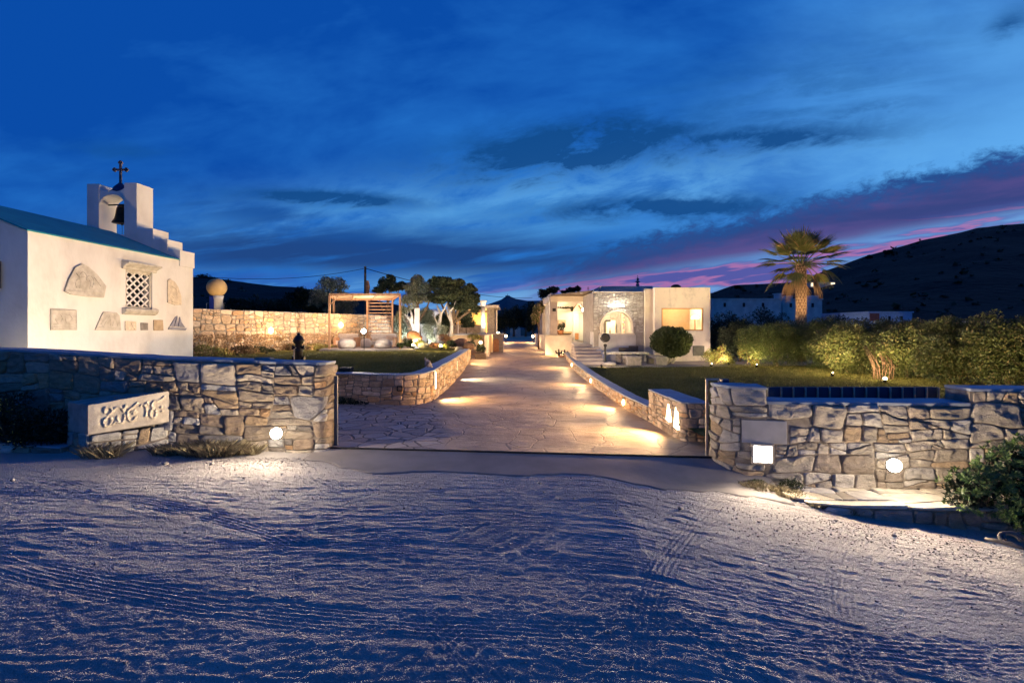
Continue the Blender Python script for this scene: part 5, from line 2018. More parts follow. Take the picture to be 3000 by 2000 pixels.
part('handle', MB().tube([(hx_ - .02, hy_ - .09, zb_ + .5 * hh_), (hx_ - .05, hy_ - .13, zb_ + .45 * hh_), (hx_ - .045, hy_ - .12, zb_ - .1)], .012, 6), STEEL, hy)

# cat sitting on the lawn wall
cx_, cy_ = X(1257, 16.6), 16.6
cz_ = 0.955
cat = thing('cat', (cx_, cy_, cz_), 'small pale cat sitting hunched on the coping of the curved lawn wall', 'cat')
sk = bpy.data.meshes.new('body')
J = {'hip': (0.0, 0, .08), 'bk': (0.0, 0.0, .15), 'sh': (-.07, 0, .19), 'nk': (-.10, -.01, .225), 'hd': (-.115, -.03, .25), 'mz': (-.125, -.06, .24),
     'fl1': (-.11, -.03, .10), 'fl2': (-.115, -.035, .012), 'fr1': (-.09, .04, .10), 'fr2': (-.10, .04, .012),
     'hl': (-.02, -.07, .05), 'hl2': (-.06, -.08, .015), 'hr': (0, .07, .05), 'hr2': (-.04, .08, .015),
     't1': (.08, 0, .04), 't2': (.11, -.06, .02), 't3': (.07, -.12, .018)}
R_ = {'hip': .085, 'bk': .082, 'sh': .062, 'nk': .045, 'hd': .048, 'mz': .022, 'fl1': .024, 'fl2': .018, 'fr1': .024, 'fr2': .018, 'hl': .045, 'hl2': .022, 'hr': .045, 'hr2': .022, 't1': .018, 't2': .014, 't3': .009}
E_ = [('hip', 'bk'), ('bk', 'sh'), ('sh', 'nk'), ('nk', 'hd'), ('hd', 'mz'), ('sh', 'fl1'), ('fl1', 'fl2'), ('sh', 'fr1'), ('fr1', 'fr2'), ('hip', 'hl'), ('hl', 'hl2'), ('hip', 'hr'), ('hr', 'hr2'), ('hip', 't1'), ('t1', 't2'), ('t2', 't3')]
ks = list(J)
sk.from_pydata([tuple(1.05 * c for c in J[k]) for k in ks], [(ks.index(a), ks.index(b)) for a, b in E_], [])
sk.update()
co = bpy.data.objects.new('body', sk)
COL.objects.link(co)
co.parent = cat
md = co.modifiers.new('skin', 'SKIN')
for i, k in enumerate(ks):
    sk.skin_vertices[0].data[i].radius = (R_[k], R_[k])
sk.skin_vertices[0].data[0].use_root = True
ms = co.modifiers.new('sub', 'SUBSURF')
ms.levels = 2
ms.render_levels = 2
sk.materials.append(CATFUR)
for sg in (-1, 1):
    e_ = MB()
    hx2 = cx_ - .118
    e_.add([(hx2 - .02, cy_ - .03 + sg * .03 - .016, cz_ + .285), (hx2 + .02, cy_ - .03 + sg * .03 - .012, cz_ + .285), (hx2, cy_ - .03 + sg * .03 + .018, cz_ + .285), (hx2, cy_ - .03 + sg * .038, cz_ + .345)], [(0, 1, 3), (1, 2, 3), (2, 0, 3), (0, 2, 1)])
    part('ear', e_, CATFUR, cat)

# dark low trough at the lawn edge behind the left pier
mb = MB()
x0_, x1_ = X(1000, 16.2), X(1034, 16.2)
solo('stone_trough', MB().box(x0_, x1_, 15.9, 16.3, 0.80, 0.99), plain('dark_trough', (0.05, 0.04, 0.035), None, 0.9), ((x0_ + x1_) / 2, 16.1, 0.8), 'low dark trough on the lawn edge just behind the left gate pier', 'trough', bevel=0.02)

# utility pole and wires
q = P(1070, 780, 75)
pole = thing('utility_pole', (q.x, q.y, 0), 'thin dark utility pole behind the pergola carrying overhead wires', 'utility pole')
part('pole', MB().tube([(q.x, q.y, 0), (q.x, q.y, q.z)], [0.22, 0.16], 8), BARK, pole)
m = MB()


def wire(a, b, sag, r=0.022, n=24):
    pts = []
    for i in range(n + 1):
        t_ = i / n
        p = Vector(a).lerp(Vector(b), t_)
        p.z -= sag * 4 * t_ * (1 - t_)
        pts.append(p)
    return pts


m.tube(wire((q.x, q.y, q.z - .3), P(380, 780, 62), 1.55), 0.03, 4)
part('wire', m, BLACK, pole)
m = MB()
m.tube(wire((q.x, q.y, q.z - .3), P(1560, 872, 150), 1.4), 0.05, 4)
part('wire', m, BLACK, pole)
q2 = P(1077, 822, 60)
solo('slim_chimney', MB().lathe([(0.22, 0), (0.22, q2.z - 1), (0.3, q2.z - .8), (0.12, q2.z)], (q2.x, q2.y, 0), 10), TERRA, (q2.x, q2.y, 0), 'slim reddish chimney top beside the utility pole', 'chimney')

# ------------------------------------------------------------------ column, terrace and outbuilding
tz = 1.80
ter = thing('garden_terrace', (-3, 37, 0.3), 'orange lit plastered terrace wall with a column standing on it, left of the driveway', 'terrace')
m = MB()
m.box(X(1322, 37), X(1431, 36.0), 36.4, 44, 0.2, tz - 0.06)
part('wall', m, plain('ochre_plaster', (0.62, 0.42, 0.24), (0.50, 0.32, 0.17), 0.85, 2.2, 14, 0.4, 0.01), ter)
part('coping', MB().box(X(1320, 37), X(1433, 36), 36.33, 44, tz - .055, tz + .02), MARBLE, ter, bevel=0.01)
part('end_pier', MB().box(X(1420, 35.4), X(1432, 35.4), 35.0, 36.32, 0.2, tz - 0.02), CREAM, ter, bevel=0.01)
col = thing('marble_column', (X(1415, 38), 38, tz + .02), 'white marble column with flared capital on the left terrace', 'column')
xc = X(1415, 38)
zc_t = Z(880, 38)
part('shaft', MB().lathe([(0.20, tz + .14), (0.185, tz + .3), (0.165, 3.0), (0.15, zc_t - 0.42)], (xc, 38, 0), 20), MARBLE, col, smooth=True)
part('base', MB().lathe([(0.30, tz + .02), (0.30, tz + .08), (0.24, tz + .10), (0.25, tz + .13), (0.2, tz + .139)], (xc, 38, 0), 20), MARBLE, col)
part('capital', MB().lathe([(0.152, zc_t - .418), (0.18, zc_t - .36), (0.20, zc_t - .22), (0.27, zc_t - .10), (0.28, zc_t - .06)], (xc, 38, 0), 20), MARBLE, col, smooth=True)
part('abacus', MB().box(xc - .27, xc + .27, 37.73, 38.27, zc_t - .059, zc_t), MARBLE, col, bevel=0.01)
light('SPOT', (xc + .5, 36.6, tz + .15), 700, (1.0, 0.88, 0.78), .05, (xc, 38, 3.4), 70, .6, col)
# niche pier with carved door relief
npx = thing('niche_pier', (X(1457, 40), 40, 0.4), 'stone pier with a small arched relief beside the dark gap at the driveway edge', 'stone pier')
part('body', MB().box(X(1443, 40), X(1474, 40), 40.02, 41, 0.3, Z(980, 40)), GREYROCK, npx, bevel=.02)
m = MB()
x0_, x1_ = X(1446, 40), X(1462, 40)
zr = Z(1000, 40)
m.prism([(x0_, 39.99, 0.42), (x1_, 39.99, 0.42), (x1_, 39.99, zr)] + [((x0_ + x1_) / 2 + (x1_ - x0_) / 2 * math.cos(t), 39.99, zr + .24 * math.sin(t)) for t in [math.pi * k / 8 for k in range(1, 8)]] + [(x0_, 39.99, zr)], (0, -.05, 0))
part('arched_relief', m, TERRA, npx, bevel=.01)
part('lintel', MB().box(X(1441, 40), X(1476, 40), 39.95, 41.05, Z(980, 40) + .002, Z(976, 40)), MARBLE, npx, bevel=.01)
# outbuilding
ob = thing('stone_outbuilding', (-4, 50, 0.4), 'low flat roofed stone outbuilding with yellow lit porch behind the column', 'building')
Dh = 50.0
part('rear_wall', MB().box(X(1330, Dh), X(1440, Dh), Dh + 2, Dh + 2.3, 0.4, Z(905, Dh)), plain('yellow_rendered_wall', (0.58, 0.42, 0.20), (0.42, 0.30, 0.14), 0.85, 1.2), ob)
part('pier', MB().box(X(1431, Dh), X(1452, Dh), Dh - 3.0, Dh + 2, 0.4, Z(906, Dh)), GREYROCK, ob, bevel=.02)
part('pilaster', MB().box(X(1453.5, 46.8), X(1457, 46.8), 46.6, 47.0, 0.4, Z(908, 46.8)), MARBLE, ob)
part('roof', MB().box(X(1372, Dh), X(1462, 46), Dh - 4, Dh + 2.5, Z(906, Dh) + .003, Z(901, Dh) + .06), MARBLE, ob)
part('lintel', MB().box(X(1338, Dh), X(1430, Dh), Dh - .2, Dh, Z(915, Dh), Z(910, Dh)), plain('lintel', (.3, .24, .2)), ob)
part('low_wall', MB().box(X(1300, Dh), X(1425, Dh), Dh - 1.2, Dh - .8, 0.4, Z(951, Dh)), plain('low_wall_stone', (0.5, 0.40, 0.28), (0.3, 0.22, 0.15), 0.9, 4), ob, bevel=.02)
part('window', MB().box(X(1370, Dh), X(1381, Dh), Dh + 1.9, Dh + 1.99, Z(938, 52), Z(930, 52)), BLACK, ob)
light('POINT', (X(1412, Dh), Dh + .6, 2.5), 700, (1.0, 0.62, 0.22), .2, parent=ob)
light('POINT', (X(1350, 46), 45, 2.6), 150, (1.0, 0.72, 0.42), .2, parent=ob)
m = MB()
for xx in (1297, 1342):
    m.tube([(X(xx, 44), 44, 0.5), (X(xx, 44), 44, Z(908, 44))], 0.04, 6)
m.tube([(X(1294, 44), 44, Z(908, 44)), (X(1345, 44), 44, Z(908, 44))], 0.045, 6)
solo('white_garden_frame', m, WHITE, (X(1320, 44), 44, 0.5), 'thin white metal frame behind the tree trunks', 'frame')
# terrace table
tb = thing('terrace_table', (X(1352, 41), 41, 1.82), 'round pale table on the terrace with a grey chair by it', 'table')
part('tabletop', MB().lathe([(0.5, 0.70), (0.52, 0.73), (0.5, 0.75)], (X(1352, 41), 41, 1.0 + .0), 18), MARBLE, tb)
part('leg', MB().tube([(X(1352, 41), 41, 1.1), (X(1352, 41), 41, 1.7)], .06, 8), MARBLE, tb)

# white stele, lit dome oven and terracotta jar in the rock garden
st = solo('white_stele', MB().box(X(1214, 35), X(1228, 35), 35, 35.3, 0.8, Z(902, 35)), WHITE, (X(1221, 35), 35, .8), 'tall narrow white stele lit from below right of the pergola', 'stele', bevel=.02)
dq = P(1272, 925, 43)
dmw = thing('domed_oven', (dq.x, dq.y, 0.85), 'brilliantly lit whitewashed domed oven behind the garden trees', 'oven')
part('dome', MB().lathe([(.75, dq.z - .7), (.75, dq.z - .1), (.68, dq.z + .2), (.5, dq.z + .42), (.25, dq.z + .55), (.01, dq.z + .58)], (dq.x, dq.y, 0), 24), WHITE, dmw, smooth=True)
part('plinth', MB().box(dq.x - 1.3, dq.x + 1.3, dq.y - 1, dq.y + 1, .8, dq.z - .7), WHITE2, dmw)
light('SPOT', (dq.x - .2, dq.y - 2.4, dq.z - .4), 130, COOL, .06, (dq.x, dq.y, dq.z), 80, .5, dmw)
jq = P(1212, 985, 32)
jar = thing('terracotta_jar', (jq.x, jq.y, .85), 'fat terracotta jar lying among the rock garden plants', 'jar')
m = MB()
pr = [(0.10, -.42), (0.22, -.36), (0.33, -.15), (0.35, .05), (0.30, .25), (0.18, .38), (0.14, .44), (0.17, .50)]
vs, fs = [], []
for (r, z) in pr:
    for k in range(18):
        t = 2 * math.pi * k / 18
        vs.append((jq.x + z * .95 + r * .3 * math.sin(t), jq.y + r * math.cos(t), jq.z + r * math.sin(t) * .95 - z * .3))
for i in range(len(pr) - 1):
    for k in range(18):
        fs.append((i * 18 + k, i * 18 + (k + 1) % 18, i * 18 + 18 + (k + 1) % 18, i * 18 + 18 + k))
fs.append(tuple(range(18)))
m.add(vs, fs)
part('body', m, TERRA, jar, smooth=True)
part('lip', MB().tube([(jq.x + .48 + .02 * math.sin(t), jq.y + .16 * math.cos(t), jq.z - .15 + .16 * math.sin(t)) for t in [2 * math.pi * k / 14 for k in range(14)]], .03, 6, True), TERRA, jar, smooth=True)
# boulders
rng = random.Random(8)
for i, (px, py, D_, r_, lb) in enumerate(((1352, 1006, 33, .40, 'reddish brown boulder with a hollow at the right of the rock garden'), (1372, 1014, 32, .30, 'dark boulder low at the right end of the rock garden'), (1318, 1004, 34, .26, 'brown boulder among the plants beside the yellow lamps'),
                                     (1240, 1012, 31, .28, 'small pale boulder between the two yellow uplights'), (1345, 1024, 30.5, .22, 'small grey stone at the corner of the lawn wall'))):
    c = P(px, py, D_)
    vs, fs = [], []
    m = MB().ball((0, 0, 0), r_, 18, (1.25, .9, .8))
    vv_ = np.array(m.v)
    nn_ = 0.75 + 0.5 * fbm(vv_[:, 0] / r_ * 1.6 + i * 7, vv_[:, 2] / r_ * 1.6 + vv_[:, 1] / r_, 3 + i, 3)
    m.v = [tuple(p) for p in (vv_ * nn_[:, None] + np.array(c))]
    solo('boulder', m, plain('red_brown_rock', (0.26, 0.15, 0.10), (0.14, 0.08, 0.055), 0.9, 4, 20, .8, .03) if i < 3 else GREYROCK, (c.x, c.y, c.z - r_ * .7), lb, 'boulder', 'rock garden boulders', smooth=True)
for i, (px, py, D_, lb) in enumerate(((1211, 1010, 30.6, 'yellow garden uplight under the terracotta jar'), (1291, 1013, 30.6, 'yellow garden uplight in the middle of the rock garden'))):
    c = P(px, py, D_)
    r_ = thing('rock_garden_uplight', tuple(c), lb, 'uplight', 'yellow uplights in the rock garden')
    part('lamp_lens', MB().ball(c, .09, 12), emit('yellow_glow', (1, .80, .32), 24), r_, smooth=True)
    part('housing', MB().lathe([(.06, -.2), (.09, -.12), (.1, -.06)], (c.x, c.y + .02, c.z), 10), IRON, r_)
    light('POINT', (c.x, c.y - .12, c.z + .12), 150, (1, .78, .28), .05, parent=r_)

# planter box by the driveway
pl = thing('planter_box', (X(1408, 33), 33, 0.1), 'wooden planter box of plants with a lamp at the driveway side', 'planter')
x0_, x1_ = X(1392, 33), X(1424, 33)
part('box', MB().box(x0_, x1_, 32.7, 33.4, 0.25, 0.62), WOODG, pl, bevel=.01)
for (xx, yy) in ((x0_ + .05, 32.75), (x1_ - .05, 32.75), (x0_ + .05, 33.35), (x1_ - .05, 33.35)):
    part('leg', MB().tube([(xx, yy, 0.0), (xx + (.05 if xx > x0_ + .2 else -.02), yy, .27)], .03, 6), MARBLE, pl)
c = P(1408, 1003, 33.2)
part('lamp', MB().ball(c, .10, 12), emit('planter_lamp_glow', (1, .78, .42), 24), pl, smooth=True)
light('POINT', (c.x + .1, c.y - .3, c.z + .05), 260, WARM, .08, parent=pl)
# path lamps
for i, (px, py, D_, lb) in enumerate(((1459, 976, 44, 'path lamp on the niche pier'), (1482, 984, 62, 'left path lamp at the far end of the driveway'), (1561, 985, 62, 'right path lamp at the far end of the driveway'))):
    c = P(px, py, D_)
    r_ = thing('path_lamp', (c.x, c.y, float(drive_z(D_))), lb, 'path lamp', 'lamps at the far end of the driveway')
    part('lamp_globe', MB().ball(c, .12 + .03 * (i > 0), 12), emit('path_glow', (1, .78, .46), 22), r_, smooth=True)
    part('stem', MB().tube([(c.x, c.y, float(drive_z(D_))), (c.x, c.y, c.z - .1)], .04, 8), IRON, r_)
    light('POINT', (c.x + (.15 if px < 1520 else -.15), c.y - .35, c.z + .05), 420, WARM, .1, parent=r_)


# ================================================================== MAIN HOUSE
house = thing('villa', (6, 30, 0.3), 'white flat roofed villa with an arched stone facade, lit porch and picture window', 'house')
DF = 30.0
G0 = 0.30
fx0, fx1 = X(1738, DF), X(1886, DF)
fzt = Z(857, DF)
ax0, ax1 = X(1761, DF), X(1852, DF)
acx, ar = (ax0 + ax1) / 2, (ax1 - ax0) / 2
azc, azb = Z(912, DF) - ar, Z(976, DF)
# facade backing with arch opening: polygon ring built as quads fan
mb = MB()
na = 20
arc = [(acx + ar * math.cos(math.pi * k / na), azc + ar * math.sin(math.pi * k / na)) for k in range(na + 1)]   # right -> left
inner = [(ax1, azb)] + arc + [(ax0, azb)]


def outer_of(p):
    x, z = p
    dx_, dz_ = x - acx, z - azc
    if z <= azb + 1e-6:
        return (fx1 if x > acx else fx0, azb)
    t_ = 1e9
    for lim, d in ((fx1 - acx, dx_), (fx0 - acx, dx_), (fzt - azc, dz_)):
        if abs(d) > 1e-6 and lim / d > 0:
            t_ = min(t_, lim / d)
    return (acx + dx_ * t_, azc + dz_ * t_)


outer = [outer_of(p) for p in inner]
# insert corners
ring = []
for i in range(len(inner) - 1):
    a, b_ = inner[i], inner[i + 1]
    oa, ob_ = outer[i], outer[i + 1]
    ring.append([(a[0], DF, a[1]), (oa[0], DF, oa[1]), (ob_[0], DF, ob_[1]), (b_[0], DF, b_[1])])
    if abs(oa[0] - ob_[0]) > 1e-4 and abs(oa[1] - ob_[1]) > 1e-4:
        cxn = fx1 if oa[0] > acx else fx0
        ring.append([(oa[0], DF, oa[1]), (cxn, DF, fzt), (ob_[0], DF, ob_[1])])
for q_ in ring:
    mb.add(q_, [tuple(range(len(q_)))])
mb.add([(fx0, DF, G0), (fx1, DF, G0), (fx1, DF, azb), (fx0, DF, azb)], [(0, 1, 2, 3)])
# reveal, top, sides
for i in range(len(inner) - 1):
    a, b_ = inner[i], inner[i + 1]
    mb.add([(a[0], DF, a[1]), (b_[0], DF, b_[1]), (b_[0], DF + .4, b_[1]), (a[0], DF + .4, a[1])], [(0, 1, 2, 3)])
mb.add([(ax0, DF, azb), (ax1, DF, azb), (ax1, DF + .4, azb), (ax0, DF + .4, azb)], [(0, 1, 2, 3)])
mb.box(fx0, fx1, DF + 4.0, DF + 4.3, G0, fzt)
mb.box(fx0, fx0 + .25, DF + .002, DF + 4.0, G0, fzt)
mb.box(fx1 - .25, fx1, DF + .002, DF + 4.0, G0, fzt)
part('arch_facade', mb, plain('grey_facade_render', (0.40, 0.36, 0.32), (0.30, 0.27, 0.24), .9, 3, 20, .5, .01), house)
part('ceiling', MB().box(fx0 + .25, fx1 - .25, DF + .002, DF + 4.0, fzt - .35, fzt), CREAM, house)
part('room_floor', MB().box(fx0 + .25, fx1 - .25, DF + .002, DF + 4.0, azb - .9, azb - .8), CREAM, house)
part('parapet', MB().box(fx0 - .03, fx1 + .0, DF - .05, DF + .25, fzt + .002, fzt + .06), WHITE2, house, bevel=.01)
# rubble on the facade: rows above the sill, radiating stones round the arch
rng = random.Random(15)
mb = MB()
polys = []
split([(fx0 + .02, azb + .05), (fx1 - .02, azb + .05), (fx1 - .02, fzt - .04), (fx0 + .02, fzt - .04)], 0.20, 0.085, rng, polys, 0.15)
keep = []
for pl_ in polys:
    cx_ = sum(p[0] for p in pl_) / len(pl_)
    cz_ = sum(p[1] for p in pl_) / len(pl_)
    dmin = min((math.hypot(p[0] - acx, p[1] - azc) if p[1] > azc else abs(p[0] - acx)) for p in pl_)
    if dmin > ar + 0.16:
        keep.append(pl_)
for k in range(30):
    a0_, a1_ = math.pi * k / 30, math.pi * (k + 1) / 30
    ro_ = ar + .19 + rng.uniform(0, .09)
    keep.append([(acx + (ar + .09) * math.cos(a0_), azc + (ar + .09) * math.sin(a0_)), (acx + ro_ * math.cos(a0_), azc + ro_ * math.sin(a0_)), (acx + ro_ * math.cos(a1_), azc + ro_ * math.sin(a1_)), (acx + (ar + .09) * math.cos(a1_), azc + (ar + .09) * math.sin(a1_))])


def fnh(S, T, Dd):
    return np.stack([S, DF - 0.006 - Dd, T], 1)


stones(keep, fnh, mb, rng, 0.007, 0.045, [((0.50, 0.48, 0.44), 3), ((0.60, 0.57, 0.52), 2), ((0.40, 0.37, 0.34), 2)], 10, 3, 0.008, 0.006)
part('facade_stones', mb, STONE_GREY, house, smooth=True)
m = MB()
for k in range(na):
    a0_, a1_ = math.pi * k / na, math.pi * (k + 1) / na
    r0_, r1_ = ar - .0, ar + .08
    m.prism([(acx + r0_ * math.cos(a0_), DF - .07, azc + r0_ * math.sin(a0_)), (acx + r1_ * math.cos(a0_), DF - .07, azc + r1_ * math.sin(a0_)), (acx + r1_ * math.cos(a1_), DF - .07, azc + r1_ * math.sin(a1_)), (acx + r0_ * math.cos(a1_), DF - .07, azc + r0_ * math.sin(a1_))], (0, .069, 0))
for sg in (-1, 1):
    m.box(min(acx + sg * ar, acx + sg * (ar + .08)), max(acx + sg * ar, acx + sg * (ar + .08)), DF - .07, DF - .002, azb, azc)
part('arch_trim', m, CREAM, house)
part('arch_sill', MB().box(ax0 - .12, ax1 + .12, DF - .12, DF + .1, azb - .09, azb - .002), CREAM, house, bevel=.01)
part('dado', MB().box(ax0 - .15, ax1 + .2, DF - .055, DF - .003, G0, azb - .092), WHITE2, house)
gl = MB()
gl.add([(p[0], DF + .2, p[1]) for p in inner], [tuple(range(len(inner)))[::-1]])
win = part('arched_window', gl, GLASS, house)
m = MB()
m.box(acx - .02 + .25, acx + .02 + .25, DF + .17, DF + .19, azb, azc + ar * .95)
mesh_obj('glazing_bar', m.v, m.f, CREAM, parent=win)
# room behind the arch
rm = thing('cupboard', (acx - .1, DF + 3.7, 1.1), 'pale cupboard seen through the arched window', 'cupboard')
part('body', MB().box(acx + .02, acx + .62, DF + 3.4, DF + 3.9, 1.1, Z(938, DF + 3.4)), CREAM, rm)
part('dark_shelf_object', MB().box(acx - .02, acx + .30, DF + 3.3, DF + 3.5, Z(941, DF + 3.4), Z(937, DF + 3.4)), BLACK, rm)
pw = thing('flower_painting', (X(1838, DF + 3.6), DF + 3.6, 2.0), 'tall colourful flower picture behind the arched window', 'picture')
px0, px1 = X(1822, DF + 3.8), X(1853, DF + 3.8)
part('canvas', MB().box(px0, px1, DF + 3.90, DF + 3.97, 1.7, Z(915, DF + 3.8)), CREAM, pw)
rng = random.Random(2)
fm = {}
for k in range(85):
    cch = rng.choice(((0.75, 0.22, 0.20), (0.85, 0.45, 0.25), (0.70, 0.30, 0.40), (0.25, 0.40, 0.20), (0.9, 0.6, 0.5)))
    if cch not in fm:
        fm[cch] = (plain('flower_paint_%d' % len(fm), cch, None, .8, bstr=0), MB())
    xx, zz_ = rng.uniform(px0 + .08, px1 - .08), rng.uniform(1.95, Z(917, DF + 3.8))
    fm[cch][1].ball((xx, DF + 3.895, zz_), rng.uniform(.03, .07), 8, (1, .2, 1))
for mt, m_ in fm.values():
    part('blossom', m_, mt, pw)
m = MB()
m.tube([(X(1800, DF + 3.8) + .22 * math.cos(t), DF + 3.93, Z(927, DF + 3.8) + .22 * math.sin(t)) for t in [2 * math.pi * k / 18 for k in range(18)]], .022, 5, True)
m.tube([(X(1800, DF + 3.8) + .12 * math.cos(t), DF + 3.93, Z(927, DF + 3.8) + .14 * math.sin(t)) for t in [2 * math.pi * k / 18 for k in range(18)]], .02, 5, True)
solo('round_wall_ornament', m, plain('rose_paint', (0.7, 0.35, 0.3)), (X(1800, DF + 3.8), DF + 3.95, 2.5), 'pink round ornament on the wall seen through the arched window', 'ornament')
bt = thing('bottle', (X(1787, DF + .6), DF + .6, azb), 'slim dark bottle standing behind the arched window', 'bottle')
part('body', MB().lathe([(.035, 0), (.04, .02), (.04, .16), (.015, .22), (.014, .30)], (X(1787, DF + .6), DF + .6, azb), 10), BLACK, bt, smooth=True)
light('POINT', (acx + .1, DF + 2.0, 3.3), 620, (1.0, 0.78, 0.46), .15, parent=house, smooth=.6)
# wash light over the arch
wl_ = thing('facade_light_bar', (acx - .1, DF - .1, Z(897, DF)), 'bright white light bar washing the rubble above the arched window', 'light fitting')
part('housing', MB().box(acx - .55, acx + .45, DF - .16, DF - .10, Z(899, DF), Z(898, DF)), CREAM, wl_)
for k in range(3):
    xk = acx - .48 + k * .42
    light('POINT', (xk, DF - .42, Z(893, DF)), 22, (1.0, .90, .74), .04, parent=wl_, smooth=.35)
m = MB()
m.box(acx - .5, acx + .4, DF - .19, DF - .11, Z(898, DF) + .003, Z(897, DF) + .01)
part('lamp_lens', m, emit('bar_glow', (1, .95, .86), 20), wl_)

# upper block, pier, right block
part('upper_storey', MB().box(X(1760, 33), X(1912, 33), 33, 40, fzt + .0, Z(838, 33)), plain('pinkish_plaster', (0.58, 0.50, 0.47), (0.46, 0.39, 0.38), .85, .9, 14, .3, .01), house)
m = MB()
m.prism([(X(1730, 33), 33.3, Z(858, 33)), (X(1759, 33), 33.3, Z(858, 33)), (X(1759, 33), 33.3, Z(843, 33))], (0, 3, 0))
part('stair_parapet', m, WHITE2, house)
part('pier', MB().box(fx1 + .002, X(1922, 30.2), DF - .25, 36, G0, Z(846, 29.75)), CREAM, house)
# right block with picture window
RB = 29.3
rx0, rx1, rzt = X(1919, RB), X(2081, RB), Z(842, RB)
wx0, wx1, wz1_, wz0_ = X(1938, RB), X(2061, RB), Z(902, RB), Z(969, RB)
mb = MB()
xs_ = [rx0, wx0, wx1, rx1]
zs_ = [G0 - .1, wz0_, wz1_, rzt]
vs = [(x, RB, z) for z in zs_ for x in xs_]
fs = [(j * 4 + i, j * 4 + i + 1, j * 4 + 5 + i, j * 4 + 4 + i) for j in range(3) for i in range(3) if not (i == 1 and j == 1)]
mb.add(vs, fs)
mb.box(rx0, rx0 + .3, RB + .001, RB + 5, G0 - .1, rzt)
mb.box(rx1 - .3, rx1, RB + .001, RB + 5, G0 - .1, rzt)
mb.box(rx0 + .3, rx1 - .3, RB + 4.7, RB + 5, G0 - .1, rzt)
mb.box(rx0 + .3, rx1 - .3, RB + .003, RB + 4.7, rzt - .3, rzt - .001)
mb.box(rx0 + .3, rx1 - .3, RB + .003, RB + 4.7, wz0_ - .35, wz0_ - .15)
a = [(wx0, RB, wz0_), (wx1, RB, wz0_), (wx1, RB, wz1_), (wx0, RB, wz1_)]
mb.add(a + [(x, RB + .3, z) for x, y, z in a], [(0, 1, 5, 4), (1, 2, 6, 5), (2, 3, 7, 6), (3, 0, 4, 7)])
STAIN, t, b = new_mat('stained_plaster')
vec = pos(t)
n1 = nnoise(scaled(t, vec, (1, 1, .45)), 1.1, 6, .65, .4)
n2 = nnoise(vec, 5, 6, .6)
c_ = nmix(sstep(n1 + (n2 - .5) * .4, .45, .75), (0.72, 0.63, 0.53), (0.44, 0.38, 0.34))
t.links.new(c_, b.inputs['Base Color'])
b.inputs['Roughness'].default_value = .9
bump(t, b, n2, .3, .01)
part('wing_wall', mb, STAIN, house)
wf = MB()
fw_ = .07
for (a0, a1, c0, c1) in ((wx0, wx0 + fw_, wz0_, wz1_), (wx1 - fw_, wx1, wz0_, wz1_), (wx0 + fw_, wx1 - fw_, wz1_ - fw_, wz1_), (wx0 + fw_, wx1 - fw_, wz0_, wz0_ + fw_)):
    wf.box(a0, a1, RB + .06, RB + .14, c0, c1)
wfr = part('picture_window', wf, plain('varnished_wood_frame', (0.62, 0.36, 0.15), (0.5, 0.28, 0.12), .5), house)
g_ = MB()
g_.add([(wx0, RB + .10, wz0_), (wx1, RB + .10, wz0_), (wx1, RB + .10, wz1_), (wx0, RB + .10, wz1_)], [(0, 1, 2, 3)])
mesh_obj('pane', g_.v, g_.f, GLASS, parent=wfr)
cu = MB()
for k in range(72):
    xk = wx0 - .1 + (wx1 - wx0) * k / 60
    cu.add([(xk, RB + 2.6, wz0_ - .1), (xk + .021, RB + 2.54, wz0_ - .1), (xk + .021, RB + 2.54, wz1_ + .2), (xk, RB + 2.6, wz1_ + .2), (xk + .042, RB + 2.6, wz0_ - .1), (xk + .042, RB + 2.6, wz1_ + .2)], [(0, 1, 2, 3), (1, 4, 5, 2)])
solo('linen_curtain', cu, plain('linen', (0.72, 0.52, 0.30), (0.66, 0.46, 0.26), .9), (9.8, RB + 2.5, 1.9), 'honey coloured curtain filling the picture window of the right wing', 'curtain')
tl = thing('table_lamp', (X(2036, RB + 1), RB + 1.0, 1.9), 'glowing fabric shaded table lamp inside the picture window', 'lamp')
lx_ = X(2036, RB + 1)
lz_ = Z(930, RB + 1)
part('lamp_shade', MB().lathe([(.22, -.10), (.24, .0), (.18, .10), (.08, .14)], (lx_, RB + 1, lz_), 20), emit('shade_glow', (1, .72, .36), 4.2), tl, smooth=True)
part('stem', MB().tube([(lx_, RB + 1, 1.9), (lx_, RB + 1, lz_ - .1)], .035, 8), TERRA, tl)
light('POINT', (lx_ - .1, RB + 1.3, lz_ + .35), 14, (1, .66, .32), .15, parent=tl)
light('POINT', ((wx0 + wx1) / 2 - .2, RB + 1.0, 3.7), 480, (1, .72, .40), .2, parent=house)
part('vent_hatch', MB().box(X(2030, RB), X(2063, RB), RB - .03, RB - .002, Z(1042, RB), Z(1013, RB)), plain('grey_green_hatch', (0.20, 0.20, 0.15), (0.14, .14, .11), .8), house)
# small things on the roof
m = MB()
q_ = P(1868, 838, 34)
m.lathe([(.10, 0), (.12, .1), (.05, .2), (.18, .28), (.05, .36), (.12, .46), (.03, .55), (.02, .7)], (q_.x, q_.y, q_.z), 12)
solo('roof_finial', m, plain('slate_blue_metal', (0.10, 0.14, 0.22)), tuple(q_), 'small dark blue spiked finial on the upper roof of the villa', 'finial')
q_ = P(1980, 842, 32)
solo('roof_dome', MB().lathe([(.32, 0), (.28, .1), (.15, .18), (.01, .2)], (q_.x, q_.y, q_.z), 16), BLACK, tuple(q_), 'small dark dome on the roof of the right wing', 'dome', smooth=True)
m = MB()
m.tube([P(1723, 860, 36), P(1723, 840, 36)], .02, 5)
m.tube([P(1719, 845, 36), P(1727, 845, 36)], .015, 5)
solo('roof_antenna', m, IRON, tuple(P(1723, 862, 36)), 'thin antenna on the porch roof', 'antenna')

